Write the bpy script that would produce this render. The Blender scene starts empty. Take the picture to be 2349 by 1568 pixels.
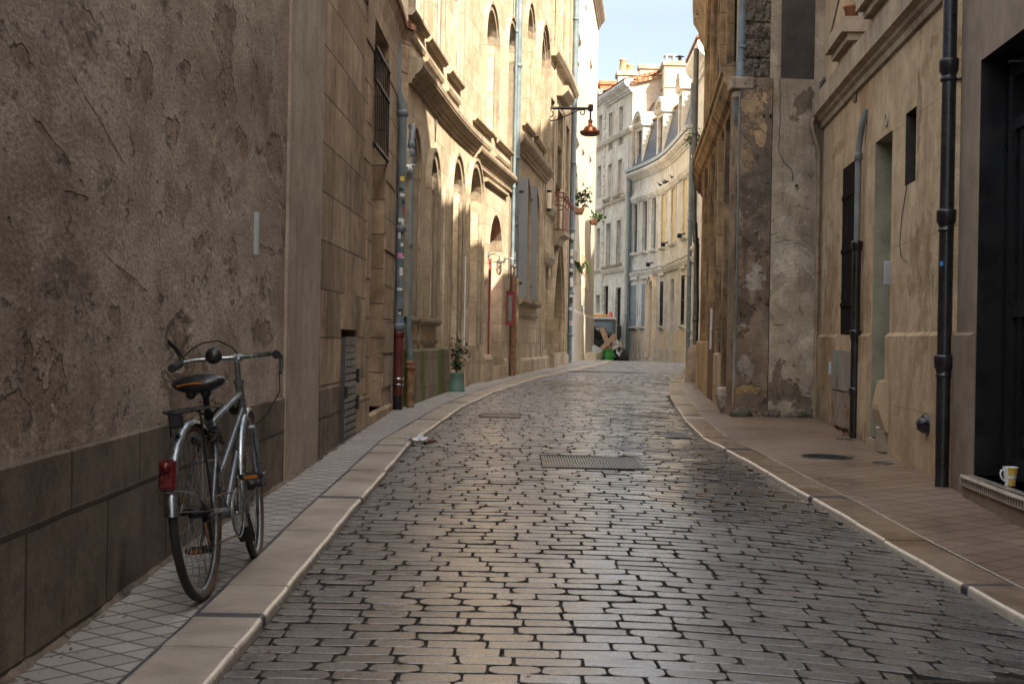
import bpy, math, random
import numpy as np
from mathutils import Vector, Matrix
C = bpy.context.scene.collection
R = math.radians
random.seed(7)
# ---------------------------------------------------------------- camera, sky, sun, exposure
F_PX, ROLL, EYE = 3261.0, R(1.0), 1.10
cam_d = bpy.data.cameras.new('camera'); cam = bpy.data.objects.new('camera', cam_d); C.objects.link(cam)
cam_d.lens = 50; cam_d.sensor_width = 36; cam_d.clip_start = .05; cam_d.clip_end = 1500
cam_d.shift_y = -10/2348
cam_d.dof.use_dof = True; cam_d.dof.focus_distance = 20; cam_d.dof.aperture_fstop = 13
cam.matrix_world = Matrix.Translation((0, 0, EYE)) @ Matrix.Rotation(R(90), 4, 'X') @ Matrix.Rotation(ROLL, 4, 'Z')
S = bpy.context.scene; S.camera = cam
SUN_AZ, SUN_EL = 30.0, 41.0        # azimuth measured from -Y towards +X
to_sun = Vector((math.sin(R(SUN_AZ))*math.cos(R(SUN_EL)), -math.cos(R(SUN_AZ))*math.cos(R(SUN_EL)), math.sin(R(SUN_EL))))
w = bpy.data.worlds.new('World'); S.world = w; w.use_nodes = True
wn = w.node_tree; bg = wn.nodes['Background']
sky = wn.nodes.new('ShaderNodeTexSky'); sky.sky_type = 'NISHITA'; sky.sun_disc = False
sky.sun_elevation = R(SUN_EL); sky.sun_rotation = math.atan2(to_sun.x, to_sun.y)
sky.air_density = 1.0; sky.dust_density = 1.6; sky.ozone_density = 1.0
hs = wn.nodes.new('ShaderNodeHueSaturation'); hs.inputs['Saturation'].default_value = .55
wn.links.new(sky.outputs[0], hs.inputs['Color'])
tc = wn.nodes.new('ShaderNodeTexCoord'); sp = wn.nodes.new('ShaderNodeSeparateXYZ'); wn.links.new(tc.outputs['Generated'], sp.inputs[0])
mr = wn.nodes.new('ShaderNodeMapRange'); mr.inputs[1].default_value = .22; mr.inputs[2].default_value = .75; mr.inputs[3].default_value = 0; mr.inputs[4].default_value = 1
wn.links.new(sp.outputs[2], mr.inputs[0])
mx = wn.nodes.new('ShaderNodeMix'); mx.data_type = 'RGBA'; mx.blend_type = 'MULTIPLY'; mx.inputs[0].default_value = 1
cr = wn.nodes.new('ShaderNodeMix'); cr.data_type = 'RGBA'; wn.links.new(mr.outputs[0], cr.inputs[0]); cr.inputs[6].default_value = (.285, .298, .302, 1); cr.inputs[7].default_value = (1.40, 1.29, 1.12, 1)
wn.links.new(hs.outputs[0], mx.inputs[6]); wn.links.new(cr.outputs[2], mx.inputs[7])
wn.links.new(mx.outputs[2], bg.inputs[0]); bg.inputs[1].default_value = 0.15
sl = bpy.data.lights.new('sun', 'SUN'); sl.energy = 3.7; sl.angle = R(0.5); sl.color = (1.0, .885, .72)
so = bpy.data.objects.new('sun', sl); C.objects.link(so); so.location = (20, -20, 30)
so.rotation_euler = (-to_sun).to_track_quat('-Z', 'Y').to_euler()
S.view_settings.view_transform = 'Standard'; S.view_settings.look = 'None'
S.view_settings.exposure = 2.2; S.view_settings.gamma = 1
# ---------------------------------------------------------------- ground profile and survey helpers
HP = [(-30, 1.05), (0, 1.05), (5, 1.04), (8, .97), (12, .88), (17, .82), (25, .755), (32, .74), (40, .70), (45, .68), (48.4, .71), (55, .80), (62, .91), (70, 1.0), (300, 1.0)]
_hx = [a for a, b in HP]; _hy = [b for a, b in HP]
def gz(Y): return EYE - float(np.interp(Y, _hx, _hy))     # pavement level; the road lies KERB lower
KERB = .022
def ray(u, v):                                             # survey sight line (photo measured at 2348 px width)
    x = u-1174; y = v-784
    return (x+y*ROLL)/F_PX, -((y-x*ROLL)+10)/F_PX
def G(u, v, off=0.0):
    dx, dz = ray(u, v); Y = 1.0
    while Y < 90:
        if EYE+dz*Y <= gz(Y)-off: break
        Y += .02
    return dx*Y, Y
def lerp_poly(pts, y):
    return float(np.interp(y, [p[1] for p in pts], [p[0] for p in pts]))
# ---------------------------------------------------------------- mesh builder
class MB:
    def __init__(s, each=False): s.v = []; s.f = []; s.uv = []; s.mi = []; s.sm = []; s.rn = []; s.each = each; s.cuts = [(0, 0)]
    def cut(s):
        if s.each and s.cuts[-1] != (len(s.f), len(s.v)): s.cuts.append((len(s.f), len(s.v)))
    def face(s, pts, uv=None, m=0, sm=False, rn=None):
        b = len(s.v); s.v += [tuple(p) for p in pts]; s.f.append(tuple(range(b, b+len(pts))))
        s.uv.append(uv); s.mi.append(m); s.sm.append(sm); s.rn.append(rn)
    def grid(s, rows, m=0, sm=True, close=False, flip=False):
        b = len(s.v); n = len(rows[0])
        for r in rows: s.v += [tuple(p) for p in r]
        for i in range(len(rows)-1):
            for j in range(n if close else n-1):
                a, c = b+i*n+j, b+i*n+(j+1) % n; d, e = a+n, c+n
                s.f.append((a, d, e, c) if flip else (a, c, e, d)); s.uv.append(None); s.mi.append(m); s.sm.append(sm); s.rn.append(None)
    def box(s, c, d, rot=None, m=0, bev=0):
        x, y, z = d[0]/2, d[1]/2, d[2]/2; M = rot if rot is not None else Matrix.Identity(3); c = Vector(c)
        def T(p): return c+M @ Vector(p)
        if bev <= 0:
            q = [T((i*x, j*y, k*z)) for i in (-1, 1) for j in (-1, 1) for k in (-1, 1)]
            for f in ((0, 1, 3, 2), (4, 6, 7, 5), (0, 4, 5, 1), (2, 3, 7, 6), (0, 2, 6, 4), (1, 5, 7, 3)): s.face([q[i] for i in f], m=m)
        else:
            b = min(bev, x*.9, y*.9, z*.9)
            for ax in range(3):
                o1, o2 = (ax+1) % 3, (ax+2) % 3; D = (x, y, z)
                for sg in (-1, 1):
                    P = []
                    for a1, a2 in ((-1, -1), (1, -1), (1, 1), (-1, 1)):
                        p = [0, 0, 0]; p[ax] = sg*D[ax]; p[o1] = a1*(D[o1]-b); p[o2] = a2*(D[o2]-b); P.append(T(p))
                    s.face(P if sg > 0 else P[::-1], m=m)
            for ax in range(3):
                o1, o2 = (ax+1) % 3, (ax+2) % 3; D = (x, y, z)
                for s1 in (-1, 1):
                    for s2 in (-1, 1):
                        P = []
                        for e in (-1, 1):
                            p = [0, 0, 0]; p[ax] = e*(D[ax]-b); p[o1] = s1*D[o1]; p[o2] = s2*(D[o2]-b); P.append(p)
                        for e in (1, -1):
                            p = [0, 0, 0]; p[ax] = e*(D[ax]-b); p[o1] = s1*(D[o1]-b); p[o2] = s2*D[o2]; P.append(p)
                        P = [T(p) for p in P]; s.face(P if s1*s2 < 0 else P[::-1], m=m)
            for a in (-1, 1):
                for e in (-1, 1):
                    for g in (-1, 1):
                        P = [T((a*x, e*(y-b), g*(z-b))), T((a*(x-b), e*y, g*(z-b))), T((a*(x-b), e*(y-b), g*z))]
                        s.face(P if a*e*g > 0 else P[::-1], m=m)
    def tube(s, path, r, n=8, m=0, cap=True, sm=True):
        P = [Vector(p) for p in path]; rows = []
        rs = r if isinstance(r, (list, tuple)) else [r]*len(P)
        ref = None
        for i, p in enumerate(P):
            t = (P[min(i+1, len(P)-1)]-P[max(i-1, 0)]).normalized()
            if ref is None: ref = Vector((0, 0, 1)) if abs(t.z) < .9 else Vector((1, 0, 0))
            a = t.cross(ref); a = a.normalized() if a.length > 1e-6 else t.orthogonal().normalized()
            b = a.cross(t).normalized(); ref = b
            rows.append([p+a*math.cos(2*math.pi*k/n)*rs[i]+b*math.sin(2*math.pi*k/n)*rs[i] for k in range(n)])
        s.grid(rows, m=m, sm=sm, close=True, flip=True)
        if cap: s.face(rows[0][::-1], m=m); s.face(rows[-1], m=m)
    def lathe(s, prof, c=(0, 0, 0), n=20, m=0, M=None, sm=True):
        c = Vector(c); M = M if M is not None else Matrix.Identity(3); rows = []
        for r, z in prof: rows.append([c+M @ Vector((r*math.cos(2*math.pi*k/n), r*math.sin(2*math.pi*k/n), z)) for k in range(n)])
        s.grid(rows, m=m, sm=sm, close=True)
    def ball(s, c, r, n=10, m=0, sq=(1, 1, 1), jit=0, M=None):
        rows = []
        for i in range(n+1):
            a = math.pi*i/n; rr = []
            for k in range(n*2):
                b = math.pi*k/n; j = 1+(random.uniform(-jit, jit) if 0 < i < n else 0)
                p = Vector((math.sin(a)*math.cos(b)*sq[0]*r*j, math.sin(a)*math.sin(b)*sq[1]*r*j, -math.cos(a)*sq[2]*r*j))
                rr.append(Vector(c)+(M @ p if M is not None else p))
            rows.append(rr)
        s.grid(rows, m=m, sm=True, close=True)
    def build(s, name, mats, parent=None):
        if s.each and len(s.cuts) > 1:      # every separate piece becomes its own object
            C_ = s.cuts+[(len(s.f), len(s.v))]; o = None
            for (f0, v0), (f1, v1) in zip(C_, C_[1:]):
                if f1 == f0: continue
                q = MB(); q.v = s.v[v0:v1]; q.f = [tuple(i-v0 for i in f) for f in s.f[f0:f1]]; q.uv = s.uv[f0:f1]; q.mi = s.mi[f0:f1]; q.sm = s.sm[f0:f1]; q.rn = s.rn[f0:f1]
                o = q.build(name, mats, parent)
            return o
        me = bpy.data.meshes.new(name); me.from_pydata(s.v, [], s.f)
        if not isinstance(mats, (list, tuple)): mats = [mats]
        for m in mats: me.materials.append(m)
        uvl = me.uv_layers.new(name='UVMap'); dat = np.zeros(len(me.loops)*2, dtype=np.float32)
        k = 0
        for fi, f in enumerate(s.f):
            uv = s.uv[fi]
            if uv is None:
                p = [s.v[i] for i in f[:3]]
                ax, ay, az = p[1][0]-p[0][0], p[1][1]-p[0][1], p[1][2]-p[0][2]
                bx, by, bz = p[2][0]-p[0][0], p[2][1]-p[0][1], p[2][2]-p[0][2]
                nx, ny, nz = ay*bz-az*by, az*bx-ax*bz, ax*by-ay*bx
                l = math.sqrt(nx*nx+ny*ny+nz*nz) or 1; nx /= l; ny /= l; nz /= l
                if abs(nz) > .8:
                    for i in f: dat[k] = s.v[i][0]; dat[k+1] = s.v[i][1]; k += 2
                else:
                    h = math.hypot(nx, ny) or 1; tx, ty = -ny/h, nx/h
                    for i in f: dat[k] = s.v[i][0]*tx+s.v[i][1]*ty; dat[k+1] = s.v[i][2]; k += 2
            else:
                for q in uv: dat[k] = q[0]; dat[k+1] = q[1]; k += 2
        uvl.data.foreach_set('uv', dat)
        me.polygons.foreach_set('material_index', s.mi); me.polygons.foreach_set('use_smooth', s.sm)
        if any(r is not None for r in s.rn):
            at = me.attributes.new('rnd', 'FLOAT', 'FACE'); at.data.foreach_set('value', [r or 0 for r in s.rn])
        me.update()
        o = bpy.data.objects.new(name, me); C.objects.link(o)
        if parent is not None:
            o.parent = parent; o.matrix_parent_inverse = parent.matrix_world.inverted()
        return o
def empty(name, loc, label=None, cat=None, group=None):
    o = bpy.data.objects.new(name, None); C.objects.link(o); o.empty_display_size = .2
    o.matrix_world = Matrix.Translation(loc)
    if label: o['label'] = label
    if cat: o['category'] = cat
    if group: o['group'] = group
    return o
def tag(o, label, cat, group=None):
    o['label'] = label; o['category'] = cat
    if group: o['group'] = group
    return o
def struct(o): o['kind'] = 'structure'; return o
# ---------------------------------------------------------------- materials
class NT:
    def __init__(s, name):
        s.m = bpy.data.materials.new(name); s.m.use_nodes = True; s.t = s.m.node_tree; s.p = s.t.nodes['Principled BSDF']
        s.pos = None
    def n(s, ty, ins=None, **pr):
        nd = s.t.nodes.new(ty)
        for k, v in pr.items(): setattr(nd, k, v)
        for k, v in (ins or {}).items(): s.set(nd.inputs[k], v)
        return nd
    def set(s, sock, v):
        if isinstance(v, bpy.types.NodeSocket): s.t.links.new(v, sock)
        else:
            if isinstance(v, (tuple, list)) and len(v) == 3 and sock.type == 'RGBA': v = (*v, 1)
            sock.default_value = v
    def P(s):
        if s.pos is None: s.pos = s.n('ShaderNodeNewGeometry').outputs['Position']
        return s.pos
    def UV(s): return s.n('ShaderNodeTexCoord').outputs['UV']
    def map(s, v, sc=(1, 1, 1), loc=(0, 0, 0), rot=(0, 0, 0)): return s.n('ShaderNodeMapping', {'Vector': v, 'Scale': sc, 'Location': loc, 'Rotation': rot}).outputs[0]
    def noise(s, v, sc, det=4, ro=.55, dist=0): return s.n('ShaderNodeTexNoise', {'Vector': v, 'Scale': sc, 'Detail': det, 'Roughness': ro, 'Distortion': dist}).outputs['Fac']
    def ramp(s, f, st, interp='LINEAR'):
        nd = s.n('ShaderNodeValToRGB', {'Fac': f}); e = nd.color_ramp.elements; nd.color_ramp.interpolation = interp
        while len(e) < len(st): e.new(.5)
        for i, (p, c) in enumerate(st):
            e[i].position = p; e[i].color = (c, c, c, 1) if isinstance(c, (int, float)) else (*c, 1)
        return nd.outputs[0]
    def mix(s, f, a, b, mode='MIX'):
        nd = s.n('ShaderNodeMix', data_type='RGBA', blend_type=mode)
        s.set(nd.inputs[0], f); s.set(nd.inputs[6], a); s.set(nd.inputs[7], b); return nd.outputs[2]
    def math(s, op, a, b=0.0, c=None):
        nd = s.n('ShaderNodeMath', operation=op); s.set(nd.inputs[0], a); s.set(nd.inputs[1], b)
        if c is not None: s.set(nd.inputs[2], c)
        return nd.outputs[0]
    def bump(s, h, st=.3, d=.01, prev=None):
        nd = s.n('ShaderNodeBump', {'Height': h, 'Strength': st, 'Distance': d})
        if prev is not None: s.set(nd.inputs['Normal'], prev)
        return nd.outputs[0]
    def out(s, col=None, rough=None, normal=None, **kw):
        if col is not None: s.set(s.p.inputs['Base Color'], col)
        if rough is not None: s.set(s.p.inputs['Roughness'], rough)
        if normal is not None: s.set(s.p.inputs['Normal'], normal)
        for k, v in kw.items(): s.set(s.p.inputs[k.replace('_', ' ')], v)
        return s.m
def plain(name, col, rough=.5, var=.15, sc=12, metal=0, spec=None, bump=0, rust=0):
    t = NT(name); n1 = t.noise(t.P(), sc, 5); dk = tuple(c*(1-var*1.6) for c in col); lt = tuple(min(1, c*(1+var)) for c in col)
    c = t.ramp(n1, [(.3, dk), (.7, lt)])
    if rust:
        n2 = t.noise(t.P(), sc*.6, 6, .65); c = t.mix(t.ramp(n2, [(.62-rust*.3, 0), (.70-rust*.3, 1)]), c, (.22, .09, .035))
    kw = {'Metallic': metal}
    if spec is not None: kw['Specular_IOR_Level'] = spec
    r = t.ramp(t.noise(t.P(), sc*2.3, 3), [(.3, max(0, rough-.1)), (.7, min(1, rough+.1))])
    nm = t.bump(t.noise(t.P(), sc*8, 3), bump, .004) if bump else None
    return t.out(c, r, nm, **kw)
def stone(name, c1, c2, c3, brick=None, joint=.008, jd=.45, stain=.5, scol=(.07, .055, .045), sthr=.52, pit=.4, pscale=9, rough=.85, bump=.5, seed=0, block=.35, grain=.12, patch=None, blotch=None, edge=None, gouge=None, sc=(1, 1, 1), marks=()):
    """weathered limestone or render: tone patches, ashlar joints, run-off stains with their own shape, pits, grain"""
    t = NT(name); P = t.map(t.P(), sc=sc, loc=(seed*3.1, seed*1.7, seed*2.3)); uv = t.UV()
    big = t.noise(P, .9, 5, .6); mid = t.noise(P, 4.5, 6, .65, .3); fine = t.noise(P, 60, 4, .7)
    col = t.ramp(big, [(.37, c1), (.5, c2), (.63, c3)])
    col = t.mix(.5, col, t.ramp(mid, [(.36, tuple(c*.72 for c in c1)), (.64, c3)]))
    h = t.math('MULTIPLY', fine, .25)
    if brick:
        wob = t.n('ShaderNodeVectorMath', {0: uv, 1: t.n('ShaderNodeVectorMath', {0: t.n('ShaderNodeTexNoise', {'Vector': P, 'Scale': 3.0}).outputs['Color'], 1: (.012, .012, 0)}, operation='MULTIPLY').outputs[0]}, operation='ADD').outputs[0]
        b = t.n('ShaderNodeTexBrick', {'Vector': wob, 'Color1': (1-block, 1-block*1.05, 1-block*1.15, 1), 'Color2': (1, 1, 1, 1), 'Mortar': (jd, jd*.93, jd*.85, 1), 'Scale': 1.0, 'Mortar Size': joint, 'Mortar Smooth': .35, 'Bias': .1, 'Brick Width': brick[0], 'Row Height': brick[1]}, offset=.5)
        col = t.mix(1, col, b.outputs['Color'], 'MULTIPLY')
        h = t.math('SUBTRACT', h, t.math('MULTIPLY', b.outputs['Fac'], .8))
    # run-off streaks
    st = t.noise(t.map(P, sc=(7, 7, .55)), 1.0, 6, .7, .4); st2 = t.noise(P, 1.4, 4, .6)
    sm = t.math('MULTIPLY', t.ramp(st, [(sthr-.06, 0), (sthr+.14, 1)]), t.ramp(st2, [(.42, 0), (.62, 1)]))
    col = t.mix(t.math('MULTIPLY', sm, stain), col, scol)
    if patch:      # fallen render / bare stone with its own ragged outline
        pm = t.ramp(t.noise(P, patch[1], 7, .62, .6), [(patch[0], 0), (patch[0]+.035, 1)])
        col = t.mix(t.math('MULTIPLY', pm, patch[3] if len(patch) > 3 else .9), col, t.mix(mid, tuple(c*.6 for c in patch[2]), patch[2])); h = t.math('SUBTRACT', h, t.math('MULTIPLY', pm, .5))
    if blotch:
        bm = t.ramp(t.noise(t.map(P, sc=(1, 1, .6), loc=(9, 4, 2)), blotch[1], 6, .6, .3), [(blotch[0], 0), (blotch[0]+.10, 1)])
        col = t.mix(t.math('MULTIPLY', bm, blotch[3]), col, blotch[2])
    if gouge:      # knocked-out hollows, darker inside
        gm = t.ramp(t.noise(t.map(P, sc=(1, 1, .7), loc=(3, 8, 5)), 1.9, 4, .55, .15), [(gouge, 0), (gouge+.045, 1)]); vd = t.n('ShaderNodeTexVoronoi', {'Vector': t.map(P, sc=(1, 1, .55), loc=(7, 1, 9)), 'Scale': 13.0, 'Randomness': 1.0}); gm2 = t.ramp(t.math('ADD', vd.outputs['Distance'], t.math('MULTIPLY', t.noise(P, 3.1, 4, .6), .9)), [(.40, 1), (.47, 0)])
        gm = t.math('MAXIMUM', gm, gm2); col = t.mix(t.math('MULTIPLY', gm, .7), col, t.mix(fine, tuple(c*.42 for c in c1), tuple(c*.75 for c in c2))); h = t.math('SUBTRACT', h, t.math('MULTIPLY', gm, .7))
    for mk in marks:   # surveyed spalls, scars and stains: (F, [(u, v, ru, rv, rot)], colour, strength, depth)
        F_, L_, mc, ms_, md = mk; dn = t.n('ShaderNodeVectorMath', {0: t.n('ShaderNodeTexNoise', {'Vector': t.P(), 'Scale': 5.0, 'Detail': 5, 'Roughness': .65}).outputs['Color'], 1: (-.5, -.5, 0)}, operation='ADD').outputs[0]
        dn = t.n('ShaderNodeVectorMath', {0: dn, 1: (4.2, 4.2, 0)}, operation='MULTIPLY').outputs[0]; acc = None
        for (mu, mv, ru, rv, ro) in L_:
            q0, zz, _y = F_.hit(mu, mv); rs = abs(F_.hit(mu+ru, mv)[0]-F_.hit(mu-ru, mv)[0])/2+.02; rz = rv/F_PX*_y
            mp = t.n('ShaderNodeMapping', {'Vector': uv, 'Location': (q0, zz, 0), 'Rotation': (0, 0, R(ro)), 'Scale': (rs, rz, 1e3)}, vector_type='TEXTURE').outputs[0]
            ln = t.n('ShaderNodeVectorMath', {0: t.n('ShaderNodeVectorMath', {0: mp, 1: dn}, operation='ADD').outputs[0]}, operation='LENGTH').outputs['Value']
            acc = ln if acc is None else t.math('MINIMUM', acc, ln)
        am = t.ramp(acc, [(.78, 1), (1.0, 0)]); col = t.mix(t.math('MULTIPLY', am, ms_), col, t.mix(t.ramp(mid, [(.35, 0), (.65, 1)]), tuple(c*.5 for c in mc), tuple(min(1, c*1.2) for c in mc))); h = t.math('SUBTRACT', h, t.math('MULTIPLY', am, md))
    if edge:       # lichen or chipped light spots
        em = t.ramp(t.noise(P, 14, 5, .7), [(edge, 0), (edge+.05, 1)]); col = t.mix(t.math('MULTIPLY', em, .55), col, tuple(min(1, c*1.5) for c in c3))
    pn = t.noise(P, pscale, 7, .72); pm = t.ramp(pn, [(.30, 1), (.40, 0)])
    col = t.mix(t.math('MULTIPLY', pm, pit), col, tuple(c*.35 for c in c1)); h = t.math('SUBTRACT', h, t.math('MULTIPLY', pm, .7*pit))
    col = t.mix(grain, col, t.ramp(fine, [(.3, .0), (.7, 1.0)]), 'OVERLAY')
    h = t.math('ADD', h, t.math('MULTIPLY', mid, .5))
    return t.out(col, rough, t.bump(h, bump, .02), Specular_IOR_Level=.25)
# ---------------------------------------------------------------- palette
M_pale = stone('pale_render', (.33, .265, .205), (.40, .335, .27), (.46, .395, .325), stain=.55, sthr=.55, scol=(.10, .07, .055), pit=.15, bump=.4, seed=2, grain=.2)
M_plinth = stone('dark_plinth', (0.12, 0.094, 0.071), (0.185, 0.148, 0.114), (0.27, 0.218, 0.168), brick=(.92, .40), joint=.012, jd=.35, stain=.75, sthr=.47, scol=(.028, .024, .022), pit=.4, bump=.6, seed=3, block=.3, grain=.25)
M_ashlar = stone('brown_ashlar', (.29, .205, .135), (.42, .31, .21), (.54, .42, .295), brick=(.62, .36), joint=.009, jd=.4, stain=.6, scol=(.06, .045, .035), pit=.5, bump=.8, seed=4, block=.42, grain=.25)
M_lime = stone('golden_limestone', (.40, .32, .22), (.53, .44, .315), (.62, .53, .40), brick=(.7, .34), joint=.006, jd=.62, stain=.6, sthr=.51, scol=(.27, .195, .125), pit=.35, bump=.6, seed=5, block=.25, grain=.15)
M_lime2 = stone('ochre_limestone', (.36, .28, .185), (.47, .375, .255), (.56, .46, .325), brick=(.6, .33), joint=.007, jd=.55, stain=.5, sthr=.53, scol=(.14, .095, .055), pit=.35, bump=.6, seed=6, block=.28, grain=.18)
M_mould = stone('weathered_moulding', (.27, .215, .15), (.36, .29, .205), (.44, .36, .26), brick=(1.1, 3), joint=.006, jd=.5, stain=.65, sthr=.5, scol=(.13, .105, .075), pit=.35, bump=.6, seed=7, block=.15, grain=.2)
M_render = stone('grey_render', (.42, .36, .28), (.50, .44, .355), (.56, .505, .415), stain=.3, sthr=.55, scol=(.2, .15, .10), pit=.12, bump=.3, seed=8)
M_far = stone('pale_stone', (.62, .54, .42), (.76, .68, .55), (.83, .77, .65), brick=(.8, .36), joint=.004, jd=.72, stain=.6, sthr=.53, scol=(.22, .185, .15), pit=.2, bump=.3, seed=9, block=.14)
M_far2 = stone('stained_cream_stone', (.62, .60, .54), (.76, .73, .67), (.83, .81, .75), brick=(1.2, .36), joint=.003, jd=.8, stain=.6, sthr=.50, scol=(.24, .21, .175), pit=.25, bump=.35, seed=10, block=.1, blotch=(.58, .8, (.34, .31, .27), .4))
M_cream = stone('cream_paint', (.72, .60, .44), (.78, .66, .50), (.82, .70, .55), stain=.3, sthr=.57, scol=(.35, .28, .2), pit=.05, bump=.15, seed=11)
M_yellow = stone('yellow_shutter_paint', (.58, .48, .24), (.66, .56, .30), (.70, .60, .34), stain=.4, sthr=.55, scol=(.35, .3, .2), pit=.05, bump=.15, seed=12)
M_dark = stone('blackened_facade', (.21, .13, .062), (.36, .24, .125), (.52, .37, .215), brick=(.8, .42), joint=.006, jd=.5, stain=.9, sthr=.46, scol=(.04, .03, .022), pit=.55, bump=1.0, seed=13, block=.2, blotch=(.54, 2.2, (.07, .05, .036), .75))
M_soot = stone('sooty_rubble', (0.078, 0.065, 0.055), (0.130, 0.111, 0.091), (0.221, 0.182, 0.143), brick=(.9, .5), joint=.02, jd=.4, stain=.6, pit=.9, pscale=4, bump=1.8, seed=15, edge=.6, grain=.3)
M_tan_band = stone('band_stone', (0.297, 0.230, 0.155), (0.378, 0.297, 0.209), (0.446, 0.365, 0.270), stain=.8, sthr=.49, scol=(.12, .09, .065), pit=.2, bump=.4, seed=17)
M_green = stone('pale_green_paint', (.22, .205, .135), (.285, .265, .18), (.335, .315, .22), stain=.5, scol=(.15, .13, .085), pit=.2, bump=.3, seed=18)
M_shop = stone('brown_grey_render', (.19, .14, .098), (.235, .18, .13), (.275, .215, .16), stain=.4, scol=(.1, .08, .06), pit=.08, bump=.3, seed=19)
M_moss = stone('mossy_plinth', (.17, .14, .10), (.24, .20, .145), (.31, .26, .19), brick=(1.3, .36), joint=.007, jd=.5, stain=.6, scol=(.08, .065, .05), pit=.3, bump=.5, seed=20, block=.15, blotch=(.46, 1.0, (.075, .10, .018), .95))
M_tile = stone('clay_roof_tiles', (.30, .13, .07), (.40, .19, .10), (.50, .28, .16), brick=(.22, .3), joint=.03, jd=.35, stain=.5, pit=.3, bump=1, seed=21)
M_brick = stone('red_chimney_brick', (.34, .12, .06), (.44, .16, .08), (.52, .22, .12), brick=(.25, .08), joint=.008, jd=.7, stain=.4, pit=.3, bump=.5, seed=22)
M_slate = stone('blue_grey_slate', (.085, .095, .115), (.11, .12, .145), (.14, .15, .18), brick=(.24, .2), joint=.012, jd=.45, stain=.2, sthr=.6, scol=(.15, .14, .12), pit=.05, rough=.5, bump=.6, seed=23, block=.3)
M_zinc = plain('zinc_sheet', (.42, .45, .47), .45, .12, 3, metal=.3)
M_pot = plain('terracotta', (.30, .14, .075), .8, .2, 9)
M_pipe = plain('blue_grey_pipe_paint', (.13, .17, .19), .42, .22, 5, bump=.2)
M_pipe2 = plain('grey_green_pipe', (.16, .17, .16), .5, .25, 5)
M_redpipe = plain('oxide_red_pipe', (.11, .022, .018), .55, .3, 6)
M_rust = plain('rusty_iron', (.22, .125, .07), .85, .45, 14, bump=.6, rust=.35)
M_blackpipe = plain('black_cast_iron', (.012, .012, .014), .33, .4, 6, bump=.3, spec=.6)
M_iron = plain('dark_iron', (.03, .03, .032), .5, .3, 10, metal=.6)
M_greydoor = plain('grey_louvre_paint', (.055, .058, .057), .5, .12, 6, bump=.1)
M_shutter = plain('grey_shutter_paint', (.21, .22, .23), .55, .06, 2)
M_blue = plain('blue_grey_shutter', (.23, .28, .31), .6, .12, 4)
M_redwood = plain('red_painted_wood', (.21, .022, .016), .45, .25, 8)
M_maroon = plain('maroon_panel', (.17, .045, .035), .6, .2, 5)
M_blackpaint = plain('black_paint', (.009, .009, .010), .32, .15, 2, spec=.5)
M_white = plain('white_plastic', (.7, .7, .68), .5, .06, 9)
M_offwhite = plain('offwhite_paint', (.55, .55, .52), .6, .1, 5)
M_glass = plain('dark_window_glass', (.02, .025, .03), .08, .2, 3, spec=.8)
M_skyglass = plain('pale_window_glass', (.22, .27, .30), .1, .15, 2, spec=.9)
M_wood = plain('weathered_wood', (.16, .085, .045), .7, .3, 14, bump=.4)
M_darkwood = plain('dark_wood', (.035, .022, .018), .55, .3, 10)
M_paper = plain('sticker_white', (.6, .6, .58), .7, .15, 30)
M_inks = plain('sticker_black', (.02, .02, .02), .6, .1, 30)
M_stred = plain('sticker_red', (.4, .02, .02), .6, .1, 30)
M_styel = plain('sticker_yellow', (.65, .5, .03), .6, .1, 30)
M_stpink = plain('sticker_pink', (.6, .2, .4), .6, .1, 30)
M_stblue = plain('sticker_blue', (.05, .2, .45), .6, .1, 30)
M_cable = plain('cable_sheath', (.14, .12, .10), .7, .2, 10)
M_black = plain('black_rubber', (.014, .014, .014), .75, .3, 20)
M_chrome = plain('chrome', (.42, .43, .44), .25, .2, 20, metal=1)
M_leaf = plain('leaf_green', (.045, .10, .022), .55, .5, 30)
M_leafd = plain('dark_leaf', (.03, .07, .022), .45, .5, 30)

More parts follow.
